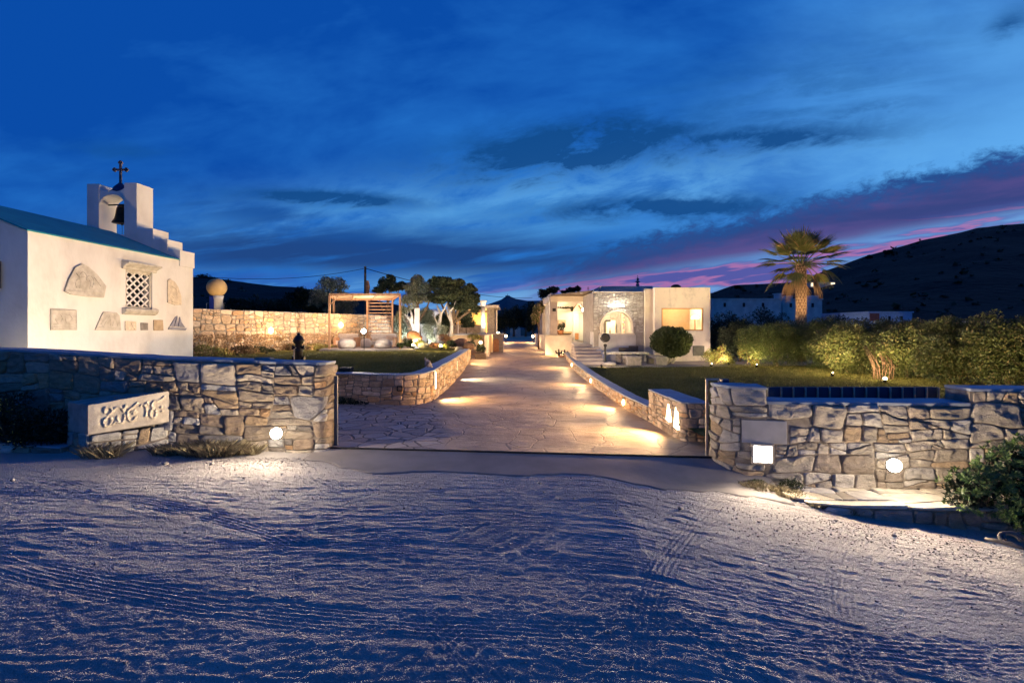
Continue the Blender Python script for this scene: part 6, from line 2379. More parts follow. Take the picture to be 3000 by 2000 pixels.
# porch
PD = 40.0
tzf = 1.27
part('porch_wall', MB().box(X(1628, PD), X(1742, PD) + .6, PD, PD + .3, G0, Z(862, 36.0)), CREAM, house)
m = MB()
pxl, pxr = X(1633, 36), X(1738, 31)
m.prism([(X(1612, 36), 35.9, 0), (X(1738, 31.5), 31.5, 0), (X(1738, 31.5), 40, 0), (X(1600, 40), 40.0, 0)], (0, 0, .10))
m.v = [(x, y, z + Z(868, 36)) for x, y, z in m.v]
part('porch_ceiling', m, WOODG, house)
part('porch_beam', MB().box(X(1612, 36), X(1738, 36) + .0, 35.86, 36.2, Z(884, 36), Z(861, 36)), CREAM, house, bevel=.01)
part('porch_cornice', MB().box(X(1660, 36), X(1740, 36), 35.78, 36.3, Z(861, 36) + .002, Z(858.5, 36) + .02), WHITE, house)
# terrace floor, parapet
part('terrace', MB().prism([(X(1677, 31) + .02, 31, .2), (fx0 - .01, 31, .2), (fx0 - .01, 40, .2), (X(1600, 40), 40, .2), (X(1600, 36.4), 36.4, .2), (4.22, 36.4, .2)], (0, 0, tzf - .2)), plain('porch_tile', (0.45, 0.38, 0.32), None, .7), house)
part('terrace_parapet', MB().box(X(1597, 36), X(1677, 36), 36.0, 36.38, .25, Z(984, 36)), WHITE2, house, bevel=.015)
part('parapet_coping', MB().box(X(1595, 36), X(1679, 36), 35.93, 36.45, Z(984, 36) + .002, Z(982, 36) + .02), MARBLE, house, bevel=.01)
part('front_pillar', MB().box(X(1612, 36), X(1633, 36), 36.02, 36.5, Z(982, 36) + .03, Z(877, 36)), plain('grey_render_pillar', (0.50, 0.43, 0.39), (0.38, .33, .30), .85, 2), house, bevel=.012)
part('pillar_cap', MB().box(X(1610, 36), X(1635, 36), 35.97, 36.55, Z(877, 36) + .002, Z(874, 36)), MARBLE, house, bevel=.01)
part('plaque', MB().box(X(1618.5, 36), X(1628.5, 36), 35.99, 36.015, Z(912, 36), Z(903, 36)), BLACK, house)
# arcade receding along the driveway
for i, D_ in enumerate((38.2, 42.5, 48.0, 55.0)):
    xp = 2.82 + (D_ - 38) * 0.012 - .1
    part('arcade_pillar', MB().box(xp, xp + .42, D_ - .22, D_ + .22, 1.6, 4.2), WHITE2, house, bevel=.02)
part('arcade_parapet', MB().box(2.68, 2.95, 36.6, 60, .3, 1.66), WHITE2, house, bevel=.02)
part('arcade_beam', MB().box(2.66, 3.3, 36.6, 60, 4.201, 4.55), WHITE2, house, bevel=.02)
m = MB()
rng = random.Random(6)
for k in range(34):
    D_ = 36.8 + k * .68
    m.ball((2.78 + rng.uniform(-.05, .08), D_, 4.58 + rng.uniform(0, .08)), rng.uniform(.10, .2), 8, (1, 1.4, .9))
part('roof_edge_stone', m, MARBLE, house)
part('far_wall', MB().box(3.4, 3.7, 40.3, 62, .4, 4.2), CREAM, house)
light('POINT', (3.1, 44, 3.6), 160, WARM, .15, parent=house)
light('POINT', (2.3, 49, 1.0), 90, WARM, .15, parent=house)
light('POINT', (2.35, 41, 0.75), 75, WARM, .08, parent=house)
# door with canopy
dq0, dq1 = X(1679, PD), X(1712, PD)
dr = part('door_frame', MB().box(dq0, dq0 + .1, PD - .1, PD - .002, tzf, Z(916, PD)).box(dq1 - .1, dq1, PD - .1, PD - .002, tzf, Z(916, PD)).box(dq0, dq1, PD - .12, PD - .002, Z(916, PD) + .002, Z(912, PD)), WHITE, house)
m = MB()
m.box(dq0 + .1, dq0 + .46, PD - .06, PD - .02, tzf, Z(918, PD))
m.box(dq0 + .5, dq1 - .1, PD - .05, PD - .02, tzf, Z(918, PD))
mesh_obj('door_leaf', m.v, m.f, plain('pale_door_paint', (0.72, 0.74, 0.62), (0.66, 0.68, .56), .5), parent=dr)
m = MB()
m.box(dq0 + .14, dq0 + .42, PD - .09, PD - .061, tzf + .08, tzf + .60)
mesh_obj('wood_panel', m.v, m.f, plain('orange_wood_panel', (.62, .30, .12)), parent=dr)
m = MB()
cz1, cz0 = Z(893, 39), Z(912, 39)
for a_, b_ in (((X(1678, 39), cz0), (X(1692, 39), cz1)), ((X(1692, 39), cz1), (X(1698, 39), cz1)), ((X(1698, 39), cz1), (X(1712, 39), cz0))):
    m.prism([(a_[0], 38.9, a_[1]), (b_[0], 38.9, b_[1]), (b_[0], 38.9, b_[1] + .07), (a_[0], 38.9, a_[1] + .07)], (0, 1.08, 0))
part('door_canopy', m, plain('canopy_wood', (.45, .33, .2)), house)
part('house_niche', MB().box(X(1717, PD), X(1730, PD), PD - .3, PD - .01, tzf, Z(972, PD)), CREAM, house, bevel=.02)
solo('black_mailbox', MB().box(X(1717, 39.5), X(1726, 39.5), 39.4, 39.6, Z(976, 39.5), Z(967, 39.5)).obox((X(1721.5, 39.5), 39.5, Z(967, 39.5) + .01), (.26, .24, .03)), BLACK, (X(1721, 39.5), 39.5, Z(976, 39.5)), 'small black box on the porch wall right of the door', 'box', bevel=.01)
solo('pale_bench', MB().box(X(1648, 39.4), X(1675, 39.4), 39.2, 39.9, Z(976, 39.4), Z(971, 39.4)).box(X(1650, 39.4), X(1652, 39.4), 39.3, 39.8, tzf, Z(976, 39.4) - .002).box(X(1671, 39.4), X(1673, 39.4), 39.3, 39.8, tzf, Z(976, 39.4) - .002), plain('pine', (.6, .45, .22)), (X(1660, 39.4), 39.5, tzf), 'pale wooden bench against the porch wall', 'bench', bevel=.01)
pc_ = thing('framed_picture', (X(1645, 39.9), 39.9, Z(950, 39.9)), 'brown framed picture hanging on the porch wall behind the potted plant', 'picture')
part('frame', MB().box(X(1634, 39.9), X(1657, 39.9), 39.90, 39.96, Z(957, 39.9), Z(937, 39.9)), plain('brown_frame', (.40, .25, .14)), pc_, bevel=.01)
part('canvas', MB().box(X(1636, 39.9), X(1655, 39.9), 39.885, 39.899, Z(955.5, 39.9), Z(938.5, 39.9)), plain('ochre_canvas', (.70, .48, .26), (.5, .35, .25), .9, 6), pc_)
# porch lamp by the door
q_ = P(1709, 907, 38.6)
pl_ = thing('porch_lamp', tuple(q_), 'bright white lamp hanging by the porch door', 'lamp')
part('lamp_globe', MB().ball(q_, .13, 14), emit('porch_glow', (1, .93, .80), 26), pl_, smooth=True)
part('bracket', MB().tube([(q_.x, q_.y, q_.z + .1), (q_.x, q_.y, q_.z + .6)], .02, 6), IRON, pl_)
light('POINT', (q_.x - .1, q_.y - .4, q_.z + .05), 330, (1.0, .76, .50), .12, parent=pl_)
light('POINT', (X(1650, 38), 37.6, 3.7), 220, (1.0, .74, .46), .15, parent=house)
# vine under the beam
V_, F_, T_ = leaf_cloud([(X(1655, 37), 37, Z(901, 37), .62, .1, .07), (X(1676, 37), 37, Z(905, 37), .12, .1, .18)], 420, .09, random.Random(1), 1.8, 5)
vine = mesh_obj('porch_vine', V_, F_, LEAF_DARK, tint=T_, org=(X(1655, 37), 37, 4))
tag(vine, 'thin garland of vine hanging under the porch beam', 'vine')
# railing
m = MB()
for (a_, b_) in (((X(1736, 30.6), 30.6, Z(971, 30.6)), (X(1755, 30.2), 29.9, Z(971, 29.9))),):
    m.tube([a_, b_], .02, 6)
    m.tube([a_, (a_[0], a_[1], 1.25)], .018, 6)
solo('handrail', m, WHITE, (X(1740, 30.6), 30.4, 1.2), 'short white handrail at the top of the steps', 'handrail')
part('stair_wall', MB().box(X(1736, 30.5), fx0 - .002, DF - .05, 31.2, G0, Z(972, 30.2)), WHITE2, house)
# steps
for k in range(6):
    y0 = 27.0 + k * .66
    xa = 3.47 + k * .035
    xb_ = 4.86 + k * .06
    part('step', MB().box(xa, xb_ if k < 5 else fx0 - .02, y0, 31.05, G0 - .05 + k * .162 + (.003 if k else 0), G0 + (k + 1) * .162), plain('step_stone', (0.42, 0.36, 0.33), (.33, .28, .26), .85, 2.5, 20, .3, .008) if k == 0 else bpy.data.materials['step_stone'], house, bevel=.012)
part('stair_cheek', MB().prism([(X(1757, 28.5), 28.4, G0), (X(1757, 28.5), DF - .01, G0), (X(1757, 28.5), DF - .01, 1.15), (X(1757, 28.5), 28.4, .55)], (.3, 0, 0)), WHITE2, house, bevel=.015)

# lantern-like black lamp head on a post
dx_, dy_ = X(1773, 27.2), 27.2
sp_ = thing('searchlight_post', (dx_, dy_, .3), 'black round lamp head in a yoke on a dark post beside the steps', 'post')
zc_ = Z(988, dy_)
part('base', MB().lathe([(.42, .30), (.45, .34), (.40, .42), (.1, .44)], (dx_ + .15, dy_, 0), 18), MARBLE, sp_, smooth=True)
part('post', MB().tube([(dx_, dy_, .4), (dx_, dy_, zc_ - .36)], [.055, .045], 10), BLACK, sp_)
part('collar', MB().lathe([(.05, 0), (.09, .03), (.09, .12), (.05, .16)], (dx_, dy_, zc_ - .50), 12), IRON, sp_)
part('yoke', MB().tube([(dx_ + .25 * math.cos(t), dy_, zc_ + .25 * math.sin(t)) for t in [math.pi + math.pi * k / 14 for k in range(15)]], .022, 6), IRON, sp_)
hd_ = MB()
hd_.tube([(dx_, dy_ - .18, zc_), (dx_, dy_ - .13, zc_), (dx_, dy_ + .10, zc_), (dx_, dy_ + .2, zc_)], [.19, .225, .21, .10], 20)
part('lamp_head', hd_, BLACK, sp_, smooth=False, bevel=.01)

# table, bench, benches
tb = thing('stone_table', (6.3, 28, .31), 'long pale stone slab table with a wavy edge on the patio', 'table')
m = MB()
tx0, tx1 = X(1768, 28), X(1899, 28)
n_ = 26
front_ = [(tx0 + (tx1 - tx0) * i / n_, 27.62 + .05 * math.sin(i * 1.3) + .03 * math.sin(i * .6), 0) for i in range(n_ + 1)]
back_ = [(tx1 - (tx1 - tx0) * i / n_, 28.35 + .04 * math.sin(i * 1.1), 0) for i in range(n_ + 1)]
m.prism([(x, y, Z(1037, 28)) for x, y, z in front_ + back_], (0, 0, .10))
part('tabletop', m, MARBLE, tb, bevel=.015)
for xx in (1812, 1861):
    part('leg', MB().box(X(xx, 28) - .12, X(xx, 28) + .12, 27.85, 28.2, .3, Z(1037, 28) - .002), GREYROCK, tb, bevel=.02)
bn = thing('wooden_bench', (6.4, 29.2, .31), 'dark wooden bench with two back boards behind the stone table', 'bench')
part('seat', MB().box(X(1812, 29.2), X(1872, 29.2), 28.95, 29.45, .72, .78), WOODG, bn, bevel=.01)
part('backrest', MB().box(X(1813, 29.4), X(1843, 29.4), 29.42, 29.47, Z(1030, 29.4), Z(1018, 29.4)), WOODG, bn, bevel=.01)
part('backrest', MB().box(X(1843, 29.4), X(1871, 29.4), 29.48, 29.53, Z(1030, 29.4), Z(1013, 29.4)), WOODG, bn, bevel=.01)
for xx in (1816, 1868):
    for yy in (29.0, 29.40):
        part('leg', MB().box(X(xx, 29.2) - .04, X(xx, 29.2) + .04, yy - .03, yy + .03, .3, .72), WOODG, bn)
for i, (pa, pb2, lb) in enumerate((((1820, 1852), (1838, 1881), 'blocky stone bench in front of the table, the left one'), ((1891, 1925), (1921, 1956), 'blocky stone bench nearest the round clipped bush'))):
    bx = thing('stone_bench', (X((pb2[0] + pb2[1]) / 2, 26.4), 26.6, .31), lb, 'bench', 'stone benches on the patio')
    y1_, y0_ = 28.0, 26.35
    zt1 = .30 + .50
    m = MB()
    m.prism([(X(pb2[0], y0_), y0_, .62), (X(pb2[1], y0_), y0_, .62), (X(pa[1], y1_), y1_, .62), (X(pa[0], y1_), y1_, .62)], (0, 0, .16))
    part('seat', m, GREYROCK, bx, bevel=.02)
    part('front_block', MB().box(X(pb2[0], y0_) + .02, X(pb2[1], y0_) - .02, y0_ + .03, y0_ + .45, .30, .618), GREYROCK, bx, bevel=.02)
    part('rear_block', MB().box(X(pa[0], y1_) + .04, X(pa[1], y1_) - .04, y1_ - .45, y1_ - .04, .30, .618), GREYROCK, bx, bevel=.02)

# cactus pot beside the driveway and potted shrub on the parapet
cq = P(1648, 1052, 34.6)
cp_ = thing('potted_cactus', (cq.x, 34.6, .2), 'terracotta pot with two dark cross shaped cacti at the driveway edge', 'potted plant')
zb0 = Z(1058, 34.6)
part('pot', MB().lathe([(.16, 0), (.24, .26), (.27, .28), (.27, .34), (.2, .34)], (cq.x, 34.6, zb0 + .02), 16), TERRA, cp_, smooth=True)
m = MB()
for (px, h) in ((1637, 1022), (1654, 1024)):
    q_ = P(px, h, 34.6)
    b0 = P(px + (3 if px < 1645 else -2), 1050, 34.6)
    m.tube([b0, (q_.x, 34.6, (q_.z + b0.z) / 2), q_], [.07, .075, .05], 8)
    for sg in (-1, 1):
        m.tube([(q_.x, 34.6, q_.z - .30), (q_.x + sg * .17, 34.6, q_.z - .26), (q_.x + sg * .2, 34.6, q_.z - .10)], [.055, .06, .05], 8)
part('stem', m, BLACK, cp_, smooth=True)
q_ = P(1642, 984, 36.2)
pp_ = tree('potted_shrub', (q_.x, 36.2, Z(982, 36.2)), [(q_.x + .05, 36.2, Z(957, 36.2), .24, .22, .30), (q_.x + .2, 36.2, Z(950, 36.2), .16, .2, .2)], .03, LEAF_BOX, 700, .10, 'leafy green shrub in a brown pot on the porch parapet', 'potted plant', seed=3, trunk=False, gaps=.2)
part('pot', MB().lathe([(.18, 0), (.23, .25), (.26, .27), (.26, .33), (.2, .33)], (q_.x, 36.2, Z(982, 36) + .03), 16), TERRA, pp_, smooth=True)
# unseen garden lamps added to light the facade
for i, (x, y, tx, ty, tzz, pw, lb) in enumerate(((4.3, 24.6, 6.2, 30, 3.4, 340, 'small added garden spot at the foot of the steps aimed at the villa'), (11.0, 26.0, 9.7, 29.3, 3.0, 270, 'small added garden spot at the lawn edge aimed at the right wing'), (11.9, 27.6, 10.9, 29.3, 2.4, 200, 'small added garden spot under the golden shrub by the right wing'))):
    r_ = thing('added_garden_spot', (x, y, .3), lb, 'spotlight', 'added garden spots before the villa')
    part('housing', MB().tube([(x, y - .06, .40), (x, y + .06, .44)], .05, 10), IRON, r_)
    part('spike', MB().tube([(x, y, .25), (x, y, .40)], .012, 6), IRON, r_)
    light('SPOT', (x, y + .1, .52), pw, (1.0, .72, .50), .08, (tx, ty, tzz), 120, .9, r_)

# ================================================================== FAR BUILDINGS, RIGHT
def box_house(name, pts, D_, label, parts_, mat=WHITE2, depth=7):
    r_ = thing(name, (X(pts[0], D_), D_, -1), label, 'building', 'white houses beyond the hedge')
    x0, x1, pt = pts
    part('wall', MB().box(X(x0, D_), X(x1, D_), D_, D_ + depth, -1.3, Z(pt, D_)), mat, r_, bevel=.03)
    part('parapet', MB().box(X(x0, D_) - .08, X(x1, D_) + .08, D_ - .08, D_ + depth, Z(pt, D_) + .002, Z(pt, D_) + .12), mat, r_)
    for k_ in range(3):
        wx_ = x0 + (x1 - x0) * (k_ + .6) / 3.6
        part('window', MB().box(X(wx_, D_), X(wx_ + 7, D_), D_ - .03, D_ + .05, Z(pt + 22, D_), Z(pt + 10, D_)), BLACK, r_)
    for (nm, a, b, c, d, m_) in parts_:
        part(nm, MB().box(X(a, D_), X(b, D_), D_ - .06, D_ + 1.0, Z(d, D_), Z(c, D_)), m_, r_)
    return r_


h1 = box_house('long_white_house', (2086, 2288, 877), 58, 'long low white house in shade left of the palm trunk', [('chimney', 2280, 2291, 861, 878, WHITE2), ('chimney_cap', 2276, 2295, 859, 861, WHITE2)])
h2 = box_house('white_annex', (2294, 2409, 878), 60, 'white flat roofed annex behind the palm trunk', [('dome', 2303, 2322, 866, 878, WHITE2), ('chimney', 2378, 2398, 865, 878, WHITE2)])
h3 = box_house('blue_shuttered_hut', (2545, 2673, 916), 46, 'small pale hut with a blue side behind the hedge', [('red_door', 2548, 2575, 918, 940, plain('red_brick', (.35, .12, .08)))], plain('blue_white_plaster', (.42, .56, .72)))
h4 = box_house('white_wall_house', (2900, 3100, 944), 40, 'pale low wall showing above the hedge at the right edge', [])
q_ = P(2400, 828, 300)
h5 = thing('hillside_house', (q_.x, 300, q_.z - 6), 'distant white house on the hillside with lit windows beside the palm', 'building')
part('wall', MB().box(X(2375, 300), X(2446, 300), 300, 310, Z(842, 300), Z(826, 300)), WHITE2, h5)
for (a_, b_) in ((2376, 2392), (2434, 2445)):
    part('lit_window', MB().box(X(a_, 300), X(b_, 300), 299.6, 299.98, Z(838, 300), Z(829, 300)), emit('far_window', (1, .80, .5), 2.2), h5)
q_ = P(1568, 933, 110)
# glowing far house between the trees at the end of the drive
h6 = thing('far_lit_house', (X(1508, 110), 110, .6), 'tiny lit doorway glowing between the trees at the end of the driveway', 'building')
part('wall', MB().box(X(1495, 110), X(1525, 110), 110, 114, .5, Z(926, 110)), CREAM, h6)
part('lit_window', MB().box(X(1503, 110), X(1516, 110), 109.8, 109.99, Z(938, 110), Z(931, 110)), emit('far_door', (1, .80, .52), 3.0), h6)

# coiled hose at the right edge
hq = P(2945, 1590, 6.2)
hs_ = thing('coiled_hose', (hq.x, hq.y, hq.z - .05), 'weathered grey hose coil on the gravel at the lower right edge', 'hose')
m = MB()
hp = [P(2885, 1577, 6.35), P(2925, 1584, 6.25), P(2965, 1594, 6.15), P(3010, 1608, 6.05)]
m.tube(hp, [.018, .022, .024, .02], 8)
for (cx_, cy_, r_, dz_) in ((2958, 1580, .115, 0.0), (2972, 1584, .12, .015)):
    c_ = P(cx_, cy_, 6.3)
    m.tube([(c_.x + r_ * math.cos(t), c_.y + .5 * r_ * math.sin(t), c_.z + dz_ + .35 * r_ * math.sin(t) + .02) for t in [-.4 + 3.9 * k / 20 for k in range(21)]], .022, 8)
part('tube', m, RUBBER, hs_, smooth=True)
part('coil_end', MB().tube([hp[-1], hp[-1] + Vector((.35, -.1, .02))], .03, 8), RUBBER, hs_)


# ================================================================== VEGETATION
# --- hedge on the right: separate shrubs
HD = [((13.0, 25.0), (2.0, 1.5, 2.35), LEAF_HEDGE, 'big rounded feathery shrub below the palm, left end of the hedge'),
      ((14.6, 23.2), (1.6, 1.4, 2.45), LEAF_HEDGE, 'feathery green hedge shrub right of the palm trunk'),
      ((14.0, 20.8), (1.4, 1.3, 2.4), LEAF_BROWN, 'oleander shrub lit golden from below by the left hedge uplight'),
      ((14.6, 18.9), (1.3, 1.3, 2.35), LEAF_BROWN, 'tall oleander shrub behind the bare stemmed gap in the hedge'),
      ((14.7, 17.1), (1.35, 1.2, 2.35), LEAF_BROWN, 'dark oleander shrub right of the bright hedge uplight'),
      ((15.2, 15.6), (1.45, 1.2, 2.25), LEAF_BROWN, 'oleander shrub over the right part of the stone wall'),
      ((16.1, 14.4), (1.4, 1.1, 2.1), LEAF_BROWN, 'oleander shrub at the right edge of the photo, lit from its foot'),
      ((17.6, 13.4), (1.4, 1.1, 1.8), LEAF_BROWN, 'last oleander shrub beyond the right edge lamp')]
for i, ((x, y), (rx, ry, h), lm, lb) in enumerate(HD):
    rng = random.Random(100 + i)
    bl = []
    for k in range(9):
        a = rng.uniform(0, 2 * math.pi)
        rr_ = rng.uniform(.3, .85)
        zc_ = rng.uniform(.30, .78) * h
        sc = (1.05 - .35 * zc_ / h)
        bl.append((x + rx * rr_ * math.cos(a) * sc, y + ry * rr_ * math.sin(a) * sc, .3 + zc_, rx * rng.uniform(.38, .6), ry * rng.uniform(.38, .6), h * rng.uniform(.2, .32)))
    bl.append((x, y, .3 + h * .42, rx * .95, ry * .9, h * .45))
    bl.append((x, y, .3 + h * .70, rx * .85, ry * .7, h * .26))
    tree('hedge_shrub', (x, y, .3), bl, .06, lm, int(56000 * (1.2 if i < 2 else 1)), (.075 if i < 2 else .08), lb, 'shrub', 'shrubs of the long hedge', seed=50 + i, trunk=False, aspect=(3.4 if i < 2 else 2.5), gaps=.25, up=.5, shell=.35, tintseed=1.7, clump=16)
# dark shrub between the villa and the hedge
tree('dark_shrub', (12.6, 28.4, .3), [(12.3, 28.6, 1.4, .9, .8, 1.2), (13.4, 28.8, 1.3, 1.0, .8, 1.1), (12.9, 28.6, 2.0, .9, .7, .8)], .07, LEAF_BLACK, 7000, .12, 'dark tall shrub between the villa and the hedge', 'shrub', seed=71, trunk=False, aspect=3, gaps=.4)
tree('golden_shrub', (X(2098, 26.5), 26.5, .3), [(X(2085, 26.5), 26.5, .75, .55, .4, .42), (X(2112, 26.6), 26.6, .8, .5, .4, .5), (X(2135, 26.9), 26.9, .6, .4, .4, .35)], .03, LEAF_YEL, 3600, .085, 'airy golden lit shrub at the corner of the villa', 'shrub', seed=72, trunk=False, gaps=.5)
tree('white_flower_shrub', (X(2190, 25.0), 25.0, .3), [(X(2186, 25.2), 25.2, 1.2, .4, .35, .75), (X(2210, 25.2), 25.2, .95, .35, .35, .7)], .03, LEAF_YEL, 2200, .08, 'slender shrub lit yellow green by its own uplight left of the hedge', 'shrub', seed=73, trunk=False, gaps=.5)
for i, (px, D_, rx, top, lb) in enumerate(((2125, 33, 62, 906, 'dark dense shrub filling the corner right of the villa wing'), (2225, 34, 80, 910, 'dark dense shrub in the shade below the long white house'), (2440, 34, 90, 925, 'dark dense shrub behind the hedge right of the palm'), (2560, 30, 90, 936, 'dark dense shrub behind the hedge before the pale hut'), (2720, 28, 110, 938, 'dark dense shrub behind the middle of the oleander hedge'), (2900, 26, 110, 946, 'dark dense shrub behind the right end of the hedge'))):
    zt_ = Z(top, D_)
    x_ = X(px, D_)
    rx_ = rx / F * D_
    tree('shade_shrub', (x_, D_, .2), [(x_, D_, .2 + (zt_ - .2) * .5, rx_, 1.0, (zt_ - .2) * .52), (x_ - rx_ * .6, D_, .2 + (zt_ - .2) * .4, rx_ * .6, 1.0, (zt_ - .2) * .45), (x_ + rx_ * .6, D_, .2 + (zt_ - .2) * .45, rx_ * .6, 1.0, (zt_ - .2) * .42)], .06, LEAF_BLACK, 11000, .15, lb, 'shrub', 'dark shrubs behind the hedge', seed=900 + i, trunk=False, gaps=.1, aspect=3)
# uplights in the hedge
for i, (px, py, D_, pw, lb) in enumerate(((2217, 1052, 24.4, 100, 'uplight under the slender yellow green shrub'), (2085, 1072, 25.2, 110, 'uplight under the airy golden shrub by the villa'), (2440, 1096, 19.7, 260, 'dim uplight half hidden in the hedge left of the bright one'),
                                     (2593, 1112, 17.3, 330, 'brightest hedge uplight beside the bare stems'), (2935, 1122, 14.0, 260, 'uplight behind the stone wall at the right edge'))):
    c = P(px, py, D_)
    z_ = .36 + .012 * max(0, c.x - 6)
    r_ = thing('hedge_uplight', (c.x, c.y, z_), lb, 'uplight', 'uplights along the hedge')
    part('housing', MB().tube([(c.x, c.y + .05, z_ - .06), (c.x, c.y, z_ + .06)], .06, 10), IRON, r_)
    part('lamp_lens', MB().ball((c.x, c.y, z_ + .08), .03 + .03 * (i == 3), 10), emit('hedge_lamp_glow', (1, .82, .45), 22 if i == 3 else 12), r_, smooth=True)
    light('POINT', (c.x - .05, c.y - .12, z_ + .22), pw * (.28 if i != 4 else .16), (1.0, .80, .36), .04, parent=r_, smooth=.5, fall='Linear')
    light('SPOT', (c.x - .15, c.y - .3, z_ + .2), pw * (2.4 if i < 4 else 1.2), (1.0, .76, .38), .05, (c.x + .3, c.y + 1.2, z_ + 1.3), 110, .8, r_)
m = MB()
rng = random.Random(4)
for k in range(12):
    b0 = P(2560 + k * 5, 1100, 18.4)
    b0.z = .3
    m.tube([b0, b0 + Vector((rng.uniform(-.15, .15), rng.uniform(-.1, .2), .55)), b0 + Vector((rng.uniform(-.4, .3), .4, 1.3))], [.014, .011, .006], 6)
solo('bare_stems', m, plain('reddish_bare_stem', (.24, .13, .09), (.14, .08, .06), .9), (X(2580, 17.6), 17.6, .3), 'bare reddish stems in the gap of the hedge beside the bright uplight', 'shrub stems', smooth=True)

# --- clipped round bush on several stems
bc = (X(1965, 27.4), 27.4, Z(1001, 27.4))
rb = thing('clipped_bush', (bc[0], bc[1], .3), 'dark round clipped bush on short stems in front of the right wing', 'bush')
V, Fc, T = leaf_cloud([(bc[0], bc[1], bc[2], 1.08, 1.0, .76)] * 3 + [(bc[0] + .7 * math.cos(a_), bc[1] - .3, bc[2] + .45 * math.sin(a_), .42, .5, .36) for a_ in (.3, 1.1, 2.0, 2.9, 3.7, 4.6, 5.5)], 20000, .09, random.Random(2), 1.9, 31, .80, 0, .3, 0, 3.0)
mesh_obj('crown', V, Fc, LEAF_BOX, parent=rb, tint=T)
m = MB()
rng = random.Random(12)
for k in range(6):
    a = k * 1.05
    m.tube([(bc[0] + .16 * math.cos(a) - .1, bc[1] + .16 * math.sin(a), .3), (bc[0] + .25 * math.cos(a), bc[1] + .25 * math.sin(a), .6), (bc[0] + .6 * math.cos(a), bc[1] + .6 * math.sin(a), 1.1)], [.045, .04, .03], 7)
part('stem', m, BARKW, rb, smooth=True)

# --- fan palm
pb_ = P(2347, 963, 28)
PX_, PY_, PZ_ = pb_.x, 28.0, Z(776, 28)
palm = thing('fan_palm', (PX_, PY_, 0), 'fan palm with a stubby ringed trunk standing above the hedge', 'palm tree')
m = MB()
rng = random.Random(21)
hgt = PZ_
m.lathe([(.28, -.6), (.24, .5), (.22, 2.0), (.23, 3.2), (.26, 4.4), (.24, hgt - .3), (.16, hgt + .1)], (PX_, PY_, 0), 18)
o = part('trunk', m, plain('palm_trunk_fibre', (0.24, 0.14, 0.075), (0.12, 0.07, 0.04), .95, 9, 30, .8, .02), palm, smooth=True)
m = MB()
z_ = .9
row = 0
while z_ < hgt + .05:
    n_ = 11
    rad = .24 if z_ < hgt - .6 else .23
    for k in range(n_):
        a = 2 * math.pi * (k + .5 * (row % 2)) / n_ + rng.uniform(-.08, .08)
        L = rng.uniform(.13, .21)
        d = Vector((math.cos(a), math.sin(a), 0))
        t_ = Vector((-d.y, d.x, 0))
        b0 = Vector((PX_, PY_, z_)) + d * (rad - .04)
        tip = b0 + d * L * .42 + Vector((0, 0, L))
        w_ = .065
        m.add([b0 - t_ * w_, b0 + t_ * w_, b0 + t_ * w_ * .6 + d * .07 + Vector((0, 0, .02)), b0 - t_ * w_ * .6 + d * .07 + Vector((0, 0, .02)), tip - t_ * w_ * .5, tip + t_ * w_ * .5],
              [(0, 1, 2, 3), (3, 2, 5, 4), (0, 3, 4), (1, 5, 2), (0, 4, 5, 1)])
    z_ += .17
    row += 1
part('leaf_boot', m, plain('cut_leaf_base', (0.50, 0.33, 0.19), (0.32, 0.20, 0.11), .9, 12, 30, .5, .01), palm)


def frond(a, el, Lp, R, seed, dry=False, droop=.2):
    rg = random.Random(seed)
    mm = MB()
    d = Vector((math.cos(a) * math.cos(el), math.sin(a) * math.cos(el), math.sin(el)))
    b0 = Vector((PX_, PY_, PZ_)) + Vector((math.cos(a), math.sin(a), 0)) * .12
    side = d.cross(Vector((0, 0, 1)))
    if side.length < .1:
        side = Vector((1, 0, 0))
    side.normalize()
    upv = side.cross(d).normalized()
    mid = b0 + d * Lp * .55
    hub = b0 + d * Lp - Vector((0, 0, droop * .25 * Lp))
    mm.tube([b0, mid, hub], [.035, .022, .014], 5)
    mm.c = [(rg.random(), .1, .5)] * len(mm.v)
    d2 = (d - Vector((0, 0, droop))).normalized()
    up2 = side.cross(d2).normalized()
    ns = 26
    span = math.radians(rg.uniform(125, 160)) if not dry else math.radians(90)
    base_t = rg.uniform(.2, .8)
    for k in range(ns):
        f = (k + .5) / ns - .5
        th = f * span
        rl = R * (1 - .35 * abs(f * 2) ** 2) * rg.uniform(.88, 1.06)
        dr = d2 * math.cos(th) + side * math.sin(th)
        tip_drop = Vector((0, 0, -rg.uniform(.08, .3) * (1 + droop * 2) * rl * .45))
        w_ = rl * math.tan(span / ns / 2) * .60
        q = dr.cross(up2).normalized()
        fold = up2 * w_ * .55
        p1 = hub + dr * rl * .55
        p2 = hub + dr * rl + tip_drop
        tcol = (min(1, max(0, base_t + rg.uniform(-.25, .25))), rg.random(), .5)
        mm.add([hub, p1 + q * w_, p1 + fold, p1 - q * w_, p2], [(0, 1, 2), (0, 2, 3), (1, 4, 2), (2, 4, 3)], tcol)
    return mm


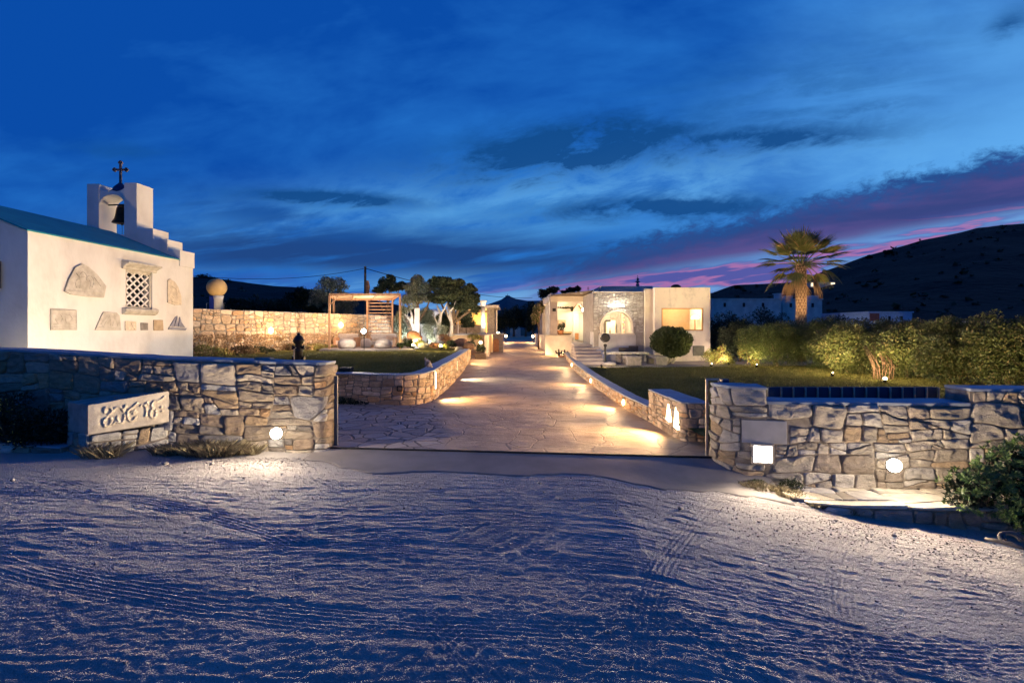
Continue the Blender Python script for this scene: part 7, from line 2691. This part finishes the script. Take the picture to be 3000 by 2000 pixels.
rng = random.Random(33)
k = 0
for ring_, (el, n_, Lp, R, drp) in enumerate(((1.40, 3, .85, 1.30, .0), (1.10, 6, 1.0, 1.35, .0), (.80, 7, 1.1, 1.35, .03), (.46, 8, 1.15, 1.3, .08), (.10, 8, 1.15, 1.2, .2), (-.28, 6, 1.0, 1.05, .55))):
    for j in range(n_):
        a = 2 * math.pi * (j + rng.uniform(-.25, .25)) / n_ + ring_ * .4
        part('frond', frond(a, el + rng.uniform(-.12, .12), Lp * rng.uniform(.85, 1.1), R * rng.uniform(.85, 1.1), 500 + k, False, drp), LEAF_PALM, palm)
        k += 1
for j in range(6):
    a = 2 * math.pi * j / 6 + rng.uniform(-.2, .2)
    if math.cos(a) > .75 and rng.random() < .4:
        continue
    part('dead_frond', frond(a, -.75 + rng.uniform(-.2, .2), .8, .95, 800 + j, True, 1.3), LEAF_PALMDRY, palm)
for (dx_, dy_, pw) in ((-.9, -2.4, 520), (1.5, -1.8, 260)):  # unseen spots added to light the palm, no fixture built
    light('SPOT', (PX_ + dx_, PY_ + dy_, 2.0), pw, (1.0, .68, .36), .08, (PX_, PY_, 5.3), 70, .7, palm)


# --- trees behind the pergola
def tpx(px, py, D_, rx, ry, rz=None):
    """crown lump from the photo: centre pixel, distance, half width and half height in pixels"""
    c = P(px, py, D_)
    return (c.x, c.y, c.z, rx / F * D_, (rz or rx) / F * D_, ry / F * D_)


tree('silver_tree', (X(975, 48), 48, .8), [tpx(958, 835, 48, 34, 30), tpx(990, 835, 48, 30, 26), tpx(975, 870, 48, 45, 26), tpx(1020, 880, 48, 30, 24), tpx(1000, 905, 48, 40, 24), tpx(930, 870, 48, 26, 30)], .18, LEAF_OLIVE, 9000, .22, 'soft grey green tree behind the left part of the pergola', 'tree', 'trees behind the pergola', seed=81, gaps=.4, aspect=4)
tree('juniper_tree', (X(1128, 47), 47, .8), [tpx(1122, 832, 47, 16, 22), tpx(1145, 818, 47, 16, 14), tpx(1150, 840, 47, 26, 16), tpx(1178, 836, 47, 16, 12), tpx(1110, 850, 47, 18, 10)], .16, LEAF_DARK, 6000, .20, 'small dark juniper whose jagged top shows above the pergola', 'tree', 'trees behind the pergola', seed=82, gaps=.3)
tree('juniper_tree', (X(1225, 38), 38, .85), [tpx(1222, 822, 38, 22, 20), tpx(1208, 845, 38, 26, 22), tpx(1245, 845, 38, 28, 24), tpx(1215, 872, 38, 38, 18), tpx(1262, 872, 38, 26, 16), tpx(1190, 880, 38, 20, 14)], .18, LEAF_OLIVE, 18000, .13, 'grey green juniper lit white from below right of the pergola', 'tree', 'trees behind the pergola', seed=83, gaps=.35, aspect=3)
tree('juniper_tree', (X(1316, 37), 37, .85), [tpx(1278, 826, 37, 20, 18), tpx(1305, 830, 37, 34, 22), tpx(1340, 832, 37, 24, 18), tpx(1375, 848, 37, 22, 18), tpx(1320, 860, 37, 50, 24), tpx(1375, 880, 37, 30, 24), tpx(1350, 895, 37, 34, 16), tpx(1283, 872, 37, 34, 18), tpx(1392, 905, 37, 14, 16)], .20, LEAF_DARK, 34000, .14, 'broad dark juniper with leaning trunks left of the marble column', 'tree', 'trees behind the pergola', seed=84, gaps=.30, stemn=6)
for i, (px, py, rx, ry, lm_, lb) in enumerate(((1250, 925, 26, 26, LEAF_OLIVE, 'leafy shrub filling the gap behind the white stele'), (1300, 935, 24, 26, LEAF_DARK, 'dark shrub between the lit oven and the white frame'), (1362, 925, 26, 20, LEAF_DARK, 'dark shrub hanging over the low stone wall by the outbuilding'), (1170, 945, 20, 34, LEAF_OLIVE, 'silvery shrub right behind the right pergola post'))):
    tree('garden_shrub', (X(px, 39), 39, .85), [tpx(px, py, 39, rx, ry), tpx(px + 10, py + 22, 39, rx, ry * .7)], .05, lm_, 5000, .12, lb, 'shrub', 'shrubs under the junipers', seed=850 + i, trunk=False, gaps=.3, aspect=3)
# thick grey trunks under the junipers
for (pts, lb) in ((((1283, 1000, 35.5), (1285, 960, 35.5), (1292, 920, 35.8), (1280, 895, 36)), 'slanting grey trunk beside the lit oven'), (((1322, 985, 36), (1323, 950, 36), (1318, 915, 36.2), (1310, 890, 36.5)), 'forked grey trunk in front of the white frame')):
    m = MB()
    m.tube([P(*p) for p in pts], [.15, .12, .10, .06], 9)
    e_ = P(*pts[2])
    m.tube([e_, e_ + Vector((.25, .1, .4)), e_ + Vector((.4, .1, .8))], [.07, .05, .03], 7)
    m.tube([P(*pts[1]), P(*pts[1]) + Vector((-.25, .1, .6)), P(*pts[1]) + Vector((-.4, .1, 1.1))], [.07, .05, .03], 7)
    b_ = P(*pts[0])
    solo('tree_trunk', m, BARKW, tuple(b_), lb, 'tree trunk', 'bare trunks in the rock garden', smooth=True)
# white lit olive
ol = thing('olive_tree', (X(1212, 34), 34, .85), 'gnarled olive with brightly lit white trunk beside the stele', 'tree')
m = MB()
m.tube([P(1216, 985, 34), P(1212, 962, 34), P(1204, 940, 34), P(1190, 925, 34), P(1178, 915, 34)], [.16, .12, .10, .07, .04], 9)
m.tube([P(1205, 942, 34), P(1207, 925, 34), P(1202, 908, 34)], [.11, .08, .05], 8)
m.tube([P(1192, 927, 34), P(1196, 915, 34), P(1190, 900, 34)], [.08, .06, .04], 8)
part('trunk', m, plain('white_lit_bark', (.62, .60, .56), (.4, .38, .35), .9, 9, 25, .8, .02), ol, smooth=True)
V, Fc, T = leaf_cloud([tpx(1186, 905, 34, 18, 14), tpx(1203, 895, 34, 18, 14), tpx(1172, 925, 34, 14, 16)], 3000, .10, random.Random(5), 4, 91, gaps=.4)
mesh_obj('crown', V, Fc, LEAF_OLIVE, parent=ol, tint=T)
light('SPOT', (X(1222, 31.6), 31.6, 1.0), 420, COOL, .05, P(1200, 925, 35), 120, .8, ol)  # this and the next spots are unseen, added to light the trees
light('SPOT', (X(1262, 33), 32.6, 1.2), 520, (1.0, .97, .92), .06, P(1285, 870, 37), 110, .9, ol)
light('SPOT', (X(1185, 37), 37.6, 1.0), 800, COOL, .06, P(1120, 905, 42), 130, .9, ol)
light('SPOT', (X(1345, 34), 34.2, 2.0), 260, (1.0, .85, .65), .06, P(1345, 880, 37), 120, .9, ol)
# rock garden plants
RG = ((1232, 1005, 31.2, 16, 12, LEAF_YEL, 'yellow green cushion plant right of the first yellow uplight', 'cushion_plant'), (1195, 1004, 31.5, 18, 14, LEAF_BLACK, 'dark cushion plant left of the first yellow uplight', 'cushion_plant'),
      (1262, 985, 33, 14, 26, LEAF_OLIVE, 'silver green upright plant in the rock garden middle', 'silver_plant'), (1292, 968, 33.5, 18, 20, LEAF_OLIVE, 'bluish silver shrub in front of the slanting trunk', 'silver_plant'),
      (1250, 965, 34, 16, 22, LEAF_OLIVE, 'pale feathery plant by the stele', 'silver_plant'), (1300, 990, 32.5, 20, 14, LEAF_RED, 'reddish leaved plant above the second yellow uplight', 'red_plant'),
      (1270, 1012, 31, 14, 9, LEAF_RED, 'low maroon plant between the yellow uplights', 'red_plant'), (1322, 1008, 31.5, 14, 12, LEAF_BLACK, 'dark green cushion right of the second yellow uplight', 'cushion_plant'),
      (1305, 1015, 30.9, 10, 8, LEAF_YEL, 'small bright cushion at the second yellow uplight', 'cushion_plant'), (1390, 985, 35, 18, 12, LEAF_YEL, 'tuft of green grass leaves against the ochre terrace wall', 'cushion_plant'),
      (1380, 1008, 32.5, 12, 10, LEAF_BLACK, 'dark plant at the end of the curved lawn wall', 'cushion_plant'), (1408, 1018, 33, 14, 14, LEAF_BLACK, 'dark foliage filling the planter box', 'planter_foliage'), (1170, 1010, 31, 10, 9, LEAF_BLACK, 'dark low plant at the right pergola post', 'cushion_plant'))
for i, (px, py, D_, rx, ry, lm, lb, nm) in enumerate(RG):
    b_ = tpx(px, py, D_, rx, ry)
    tree(nm, (b_[0], b_[1], max(.85, b_[2] - b_[5])) if nm != 'planter_foliage' else (b_[0], b_[1], .6), [b_, (b_[0] + b_[3] * .5, b_[1], b_[2] - b_[5] * .3, b_[3] * .7, b_[4] * .7, b_[5] * .7)], .02, lm, 1300, .085, lb, 'plant', 'rock garden plants', seed=200 + i, trunk=False, gaps=.3, aspect=3)

# --- dark trees closing the driveway
CT = ((1478, 935, 95, 26, 36, 'dark dense tree left in the clump closing the driveway'), (1505, 930, 100, 26, 34, 'dark tree over the tiny lit doorway at the driveway end'), (1540, 925, 100, 26, 40, 'dark tree right of the lit doorway at the driveway end'), (1562, 930, 80, 20, 44, 'dark tree closest to the porch arcade'))
for i, (px, py, D_, rx, ry, lb) in enumerate(CT):
    q_ = tpx(px, py, D_, rx, ry)
    g0 = .7
    bl = [q_, (q_[0] - q_[3] * .5, q_[1], q_[2] - q_[5] * .4, q_[3] * .7, q_[4] * .7, q_[5] * .6), (q_[0] + q_[3] * .5, q_[1], q_[2] + q_[5] * .1, q_[3] * .6, q_[4] * .6, q_[5] * .6)]
    tree('driveway_tree', (q_[0], q_[1], g0), bl, .2, LEAF_DARK, 5000, .34, lb, 'tree', 'dark trees at the end of the driveway', seed=300 + i, gaps=.15)
tree('bougainvillea', (X(1578, 46), 46, .4), [tpx(1578, 905, 46, 18, 18), tpx(1570, 930, 46, 16, 18), tpx(1588, 890, 44, 12, 12)], .06, leaf_mat('bougainvillea_leaf', (.05, .07, .025), (.12, .12, .05), (.45, .32, .30), .7), 4200, .13, 'climbing bougainvillea spilling over the porch arcade corner', 'shrub', seed=310, gaps=.35)
tree('roof_line_shrub', (X(1605, 52), 52, .4), [tpx(1592, 862, 52, 18, 16), tpx(1618, 850, 52, 18, 12), tpx(1605, 880, 52, 22, 14)], .08, LEAF_BLACK, 4200, .18, 'dark bushy tree rising behind the porch roof', 'tree', seed=311, gaps=.35)
tree('roof_line_shrub', (X(1680, 56), 56, .4), [tpx(1672, 850, 56, 18, 10), tpx(1692, 846, 56, 12, 10), tpx(1655, 856, 56, 14, 7)], .08, LEAF_BLACK, 2600, .16, 'sparse dark branches showing above the porch roof', 'tree', seed=312, gaps=.6)
# distant scrub on the ridge
rng = random.Random(17)
for i, (px, py, D_, s_, lb) in enumerate(((600, 812, 255, 26, 'dark tree clump on the left hill skyline'), (510, 806, 255, 16, 'small bush on the left skyline near the chapel'), (2160, 838, 300, 9, 'bush on the right skyline above the white house'), (2545, 750, 400, 8, 'bush on the right hill crest'), (2602, 735, 400, 12, 'larger bush on the right hill crest'), (1940, 905, 90, 6, 'tiny bush beside the villa'))):
    b_ = tpx(px, py + 3, D_, s_, s_ * .55)
    tree('skyline_bush', (b_[0], b_[1], b_[2] - b_[5]), [b_, (b_[0] + b_[3] * .8, b_[1], b_[2] - b_[5] * .3, b_[3] * .7, b_[4] * .6, b_[5] * .6)], .15, LEAF_BLACK, 900, D_ * .0032, lb, 'bush', seed=400 + i, trunk=False, gaps=.2)
# dark bushes along the left hillside foot
for i, (px, py, D_, rx, ry, lb) in enumerate(((700, 900, 70, 60, 26, 'dark scrub mound behind the tall garden wall, left'), (800, 895, 75, 70, 22, 'dark scrub mound behind the middle of the tall garden wall'), (900, 880, 60, 50, 40, 'dark rounded tree left of the pergola'))):
    b_ = tpx(px, py, D_, rx, ry)
    tree('dark_scrub', (b_[0], b_[1], 0), [b_, (b_[0] + b_[3] * .6, b_[1], b_[2] - b_[5] * .4, b_[3] * .7, b_[4] * .6, b_[5] * .7)], .2, LEAF_BLACK, 5000, .34, lb, 'shrub', seed=420 + i, trunk=False, gaps=.2)

# --- glossy bush in the lower right corner: rosettes of leaves
gb = thing('glossy_bush', (7.3, 7.2, -.5), 'glossy green bush with rosettes of leaves on the platform at the right edge', 'bush')
rng = random.Random(44)
m = MB()
cents = []
lumps = [(6.55, 7.22, -.10, .48, .30, .34), (7.3, 7.3, .12, .62, .40, .52), (8.1, 7.3, .35, .70, .5, .60), (7.15, 6.86, -.30, .50, .26, .28), (7.9, 6.7, -.25, .6, .3, .42), (8.9, 7.2, .4, .8, .5, .7), (8.7, 6.4, -.2, .6, .35, .45)]
for (x, y, z, rx, ry, rz) in lumps:
    for k in range(int(230 * rx * rz / .3)):
        d = Vector((rng.gauss(0, 1), rng.gauss(0, 1), rng.gauss(0.25, 1))).normalized()
        if d.y > .55:
            continue
        r_ = rng.uniform(.72, 1.06)
        cents.append((Vector((x + d.x * rx * r_, y + d.y * ry * r_, z + d.z * rz * r_)), d))
for c_, d in cents:
    ax = (d + Vector((0, -.15, .55)) + Vector((rng.uniform(-.3, .3), rng.uniform(-.3, .3), rng.uniform(-.2, .2)))).normalized()
    s1 = ax.cross(Vector((.3, .2, 1))).normalized()
    s2 = ax.cross(s1)
    nl = rng.randint(8, 11)
    base_t = rng.uniform(.15, .85)
    L0 = rng.uniform(.055, .10)
    for k in range(nl):
        t_ = 2 * math.pi * k / nl + rng.uniform(-.2, .2)
        rad = s1 * math.cos(t_) + s2 * math.sin(t_)
        op = rng.uniform(.35, 1.0)
        dirv = (rad * op + ax * (1.05 - op * .75)).normalized()
        L = L0 * rng.uniform(.8, 1.2)
        w_ = L * .17
        q = dirv.cross(ax).normalized() * w_
        nn_ = q.cross(dirv).normalized() * w_ * .4
        p0 = c_ + dirv * L * .08
        pm_ = c_ + dirv * L * .62
        tip = c_ + dirv * L - ax * L * .12
        tc_ = (min(1, max(0, base_t + rng.uniform(-.2, .2))), rng.random() * (.93 if base_t < .6 else 1), .5)
        m.add([p0, pm_ + q - nn_, tip, pm_ - q - nn_, pm_ + nn_ * .3], [(0, 1, 4), (1, 2, 4), (2, 3, 4), (3, 0, 4)], tc_)
part('foliage', m, LEAF_PITT, gb)
m = MB()
for (x, y, z, rx, ry, rz) in lumps:
    for k in range(7):
        m.tube([(7.4 + rng.uniform(-.6, .6), 7.2, -.55), (x + rng.uniform(-.2, .2), y + rng.uniform(-.1, .1), z - rz * .5), (x + rng.uniform(-1, 1) * rx * .7, y + rng.uniform(-.6, .4) * ry, z + rng.uniform(-.2, .8) * rz)], [.022, .015, .006], 5)
part('stem', m, BARK, gb)
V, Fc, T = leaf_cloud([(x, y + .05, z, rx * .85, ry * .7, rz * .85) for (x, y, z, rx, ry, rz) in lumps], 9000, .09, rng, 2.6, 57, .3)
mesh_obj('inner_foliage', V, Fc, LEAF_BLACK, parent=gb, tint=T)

# --- dark bush at the far left in front of the wall
tree('shaded_bush', (-9.2, 9.4, -.1), [(-8.75, 9.55, .35, .62, .35, .42), (-9.5, 9.5, .55, .8, .4, .55), (-10.3, 9.6, .6, .8, .4, .55), (-9.0, 9.5, .18, .7, .3, .3), (-8.3, 9.62, .18, .35, .25, .22), (-11.3, 9.7, .6, .8, .4, .5)], .04, LEAF_BLACK, 12000, .07, 'shaded low bush in front of the stone wall at the far left', 'bush', seed=61, trunk=False, gaps=.25, aspect=3.5)

# --- dry tufts and weeds at the wall feet
TF = [((-5.35, 9.16), .40, .22, LEAF_DRY, 1500, 'dry straw coloured weed clump at the foot of the left wall'), ((-6.1, 9.22), .30, .16, LEAF_DRY, 800, 'low dry weeds before the carved wing wall'),
      ((-4.75, 9.20), .18, .17, LEAF_DRY, 350, 'small dry tuft between the weed clump and the left lamp'), ((-7.2, 9.02), .28, .22, LEAF_DRY, 420, 'sparse dark seed heads in front of the wing block')]
for i, ((x, y), r_, h_, lm, n_, lb) in enumerate(TF):
    zg = float(road_z(x, y))
    r2 = thing('dry_weed', (x, y, zg), lb, 'weed', 'dry weeds at the wall feet')
    V, Fc, T = blades([(x + dx_ * r_, y + abs(dx_) * -.04, zg - .01, r_ * rr_) for dx_, rr_ in ((0, .7), (-.7, .5), (.75, .5), (.3, .6))], h_, .004, n_, 700 + i, lean=1.5)
    mesh_obj('blade', V, Fc, lm, parent=r2, tint=T)['kind'] = 'stuff'
    V, Fc, T = leaf_cloud([(x, y, zg + h_ * .35, r_ * 1.2, r_ * .5, h_ * .4)], int(n_ * .35), .022, random.Random(1), 1.8, 60 + i)
    mesh_obj('seed_head', V, Fc, leaf_mat('seed_head_brown', (.10, .065, .04), (.30, .22, .13), None, .9) if i == 0 else bpy.data.materials['seed_head_brown'], parent=r2, tint=T)['kind'] = 'stuff'
# weeds right of the entrance
zf = lambda x, y: float(road_z(x, y))
pts = []
rng = random.Random(5)
for k in range(40):
    t_ = rng.random()
    x = 3.75 + t_ * 1.3 + rng.uniform(-.15, .15)
    y = 8.05 - t_ * .75 + rng.uniform(-.12, .12)
    pts.append((x, y, zf(x, y), rng.uniform(.05, .14)))
wr = thing('weed_patch', (4.3, 7.8, zf(4.3, 7.8)), 'patch of dry grass and weeds below the square lit niche', 'weeds')
V, Fc, T = blades(pts, .075, .004, 5200, 777, lean=1.1)
mesh_obj('blade', V, Fc, LEAF_DRY, parent=wr, tint=T)['kind'] = 'stuff'
V, Fc, T = leaf_cloud([(4.75, 7.42, zf(4.75, 7.42) + .03, .16, .10, .06), (3.85, 8.05, zf(3.85, 8.0) + .04, .16, .08, .05), (4.35, 7.98, zf(4.3, 8) + .06, .22, .08, .10)], 1700, .028, random.Random(2), 2, 778)
mesh_obj('leaf', V, Fc, LEAF_BOX, parent=wr, tint=T)['kind'] = 'stuff'
# weeds at foot of the left lawn wall and along the tall wall
V, Fc, T = leaf_cloud([(-5.0, 14.98, .06, .45, .15, .16), (-4.5, 14.95, .02, .3, .12, .08)], 1300, .05, random.Random(2), 2.4, 780)
o = mesh_obj('wall_foot_weed', V, Fc, LEAF_BLACK, tint=T, org=(-5.0, 14.95, 0))
tag(o, 'dark weeds growing at the foot of the curved lawn wall behind the gate pier', 'weeds')
rng = random.Random(66)
for i, (px, s_, lm, lb) in enumerate(((575, .55, LEAF_YEL, 'bright green bush at the chapel corner by the tall wall'), (680, .42, SCRUB, 'dry low bush under the left part of the tall wall'), (735, .35, LEAF_BLACK, 'dark low bush at the tall wall foot'), (840, .50, SCRUB, 'straggly dry bush behind the hydrant'), (905, .42, LEAF_YEL, 'wispy green bush near the left pergola post'), (935, .35, SCRUB, 'dry twiggy bush beside the left pergola post'))):
    s = on_path(FP, px)
    x, y = FP.at(np.array([s]), .7)
    x, y = float(x[0]), float(y[0])
    tree('wall_foot_bush', (x, y, .85), [(x, y, .85 + s_ * .5, s_ * 1.5, s_ * .7, s_ * .6), (x + s_, y + .5, .85 + s_ * .3, s_ * .8, s_ * .6, s_ * .5)], .02, lm, 1500, .10, lb, 'bush', 'bushes along the tall garden wall', seed=600 + i, trunk=False, gaps=.45, aspect=4, up=.8)
# short grass over the lawns, thick near the edges
def grass(name, x0, x1, y0, y1, n, zf_, seed, keep):
    r = np.random.default_rng(seed)
    x = r.uniform(x0, x1, n)
    y = y0 + (y1 - y0) * r.random(n) ** 1.6
    k = keep(x, y)
    x, y = x[k], y[k]
    z = zf_(x, y)
    n = len(x)
    a = r.uniform(0, 2 * np.pi, n)
    h = r.uniform(.035, .075, n)
    w = .006 + .0006 * (y - 8)
    ln = r.uniform(0, .05, n)
    V = np.stack([np.stack([x - np.sin(a) * w, y + np.cos(a) * w, z - .01], 1), np.stack([x + np.sin(a) * w, y - np.cos(a) * w, z - .01], 1), np.stack([x + np.cos(a) * ln, y + np.sin(a) * ln, z + h], 1)], 1).reshape(-1, 3)
    T = np.repeat(np.stack([np.clip(fbm(x * .8, y * .8, seed, 3) + r.normal(size=n) * .25, 0, 1), r.random(n), r.random(n)], 1), 3, axis=0)
    o = mesh_obj(name, V, np.arange(n * 3).reshape(-1, 3), LEAF_GRASS, tint=T)
    tag(o, None, 'grass', None, 'stuff')
    return o


g1 = grass('lawn_grass', -16, -2.9, 15.2, 31, 120000, lambda x, y: .84 + (fbm(x * .8, y * .8, 3, 4) - .5) * .06 + .02 * smooth01((y - 25) / 8), 5, lambda x, y: (x < -3.4) | (y > 16.4) & (x < -2.95))
g1['label'] = 'short mown grass of the raised left lawn around the pergola'
g2 = grass('lawn_grass', 3.5, 15.5, 9.6, 26.2, 150000, lambda x, y: .27 + (fbm(x * .8, y * .8, 13, 4) - .5) * .07 + .012 * np.clip(x - 6, 0, 20), 6, lambda x, y: ~((x < 3.85) & (y < 12.3)))
g2['label'] = 'short mown grass of the right lawn in front of the villa'
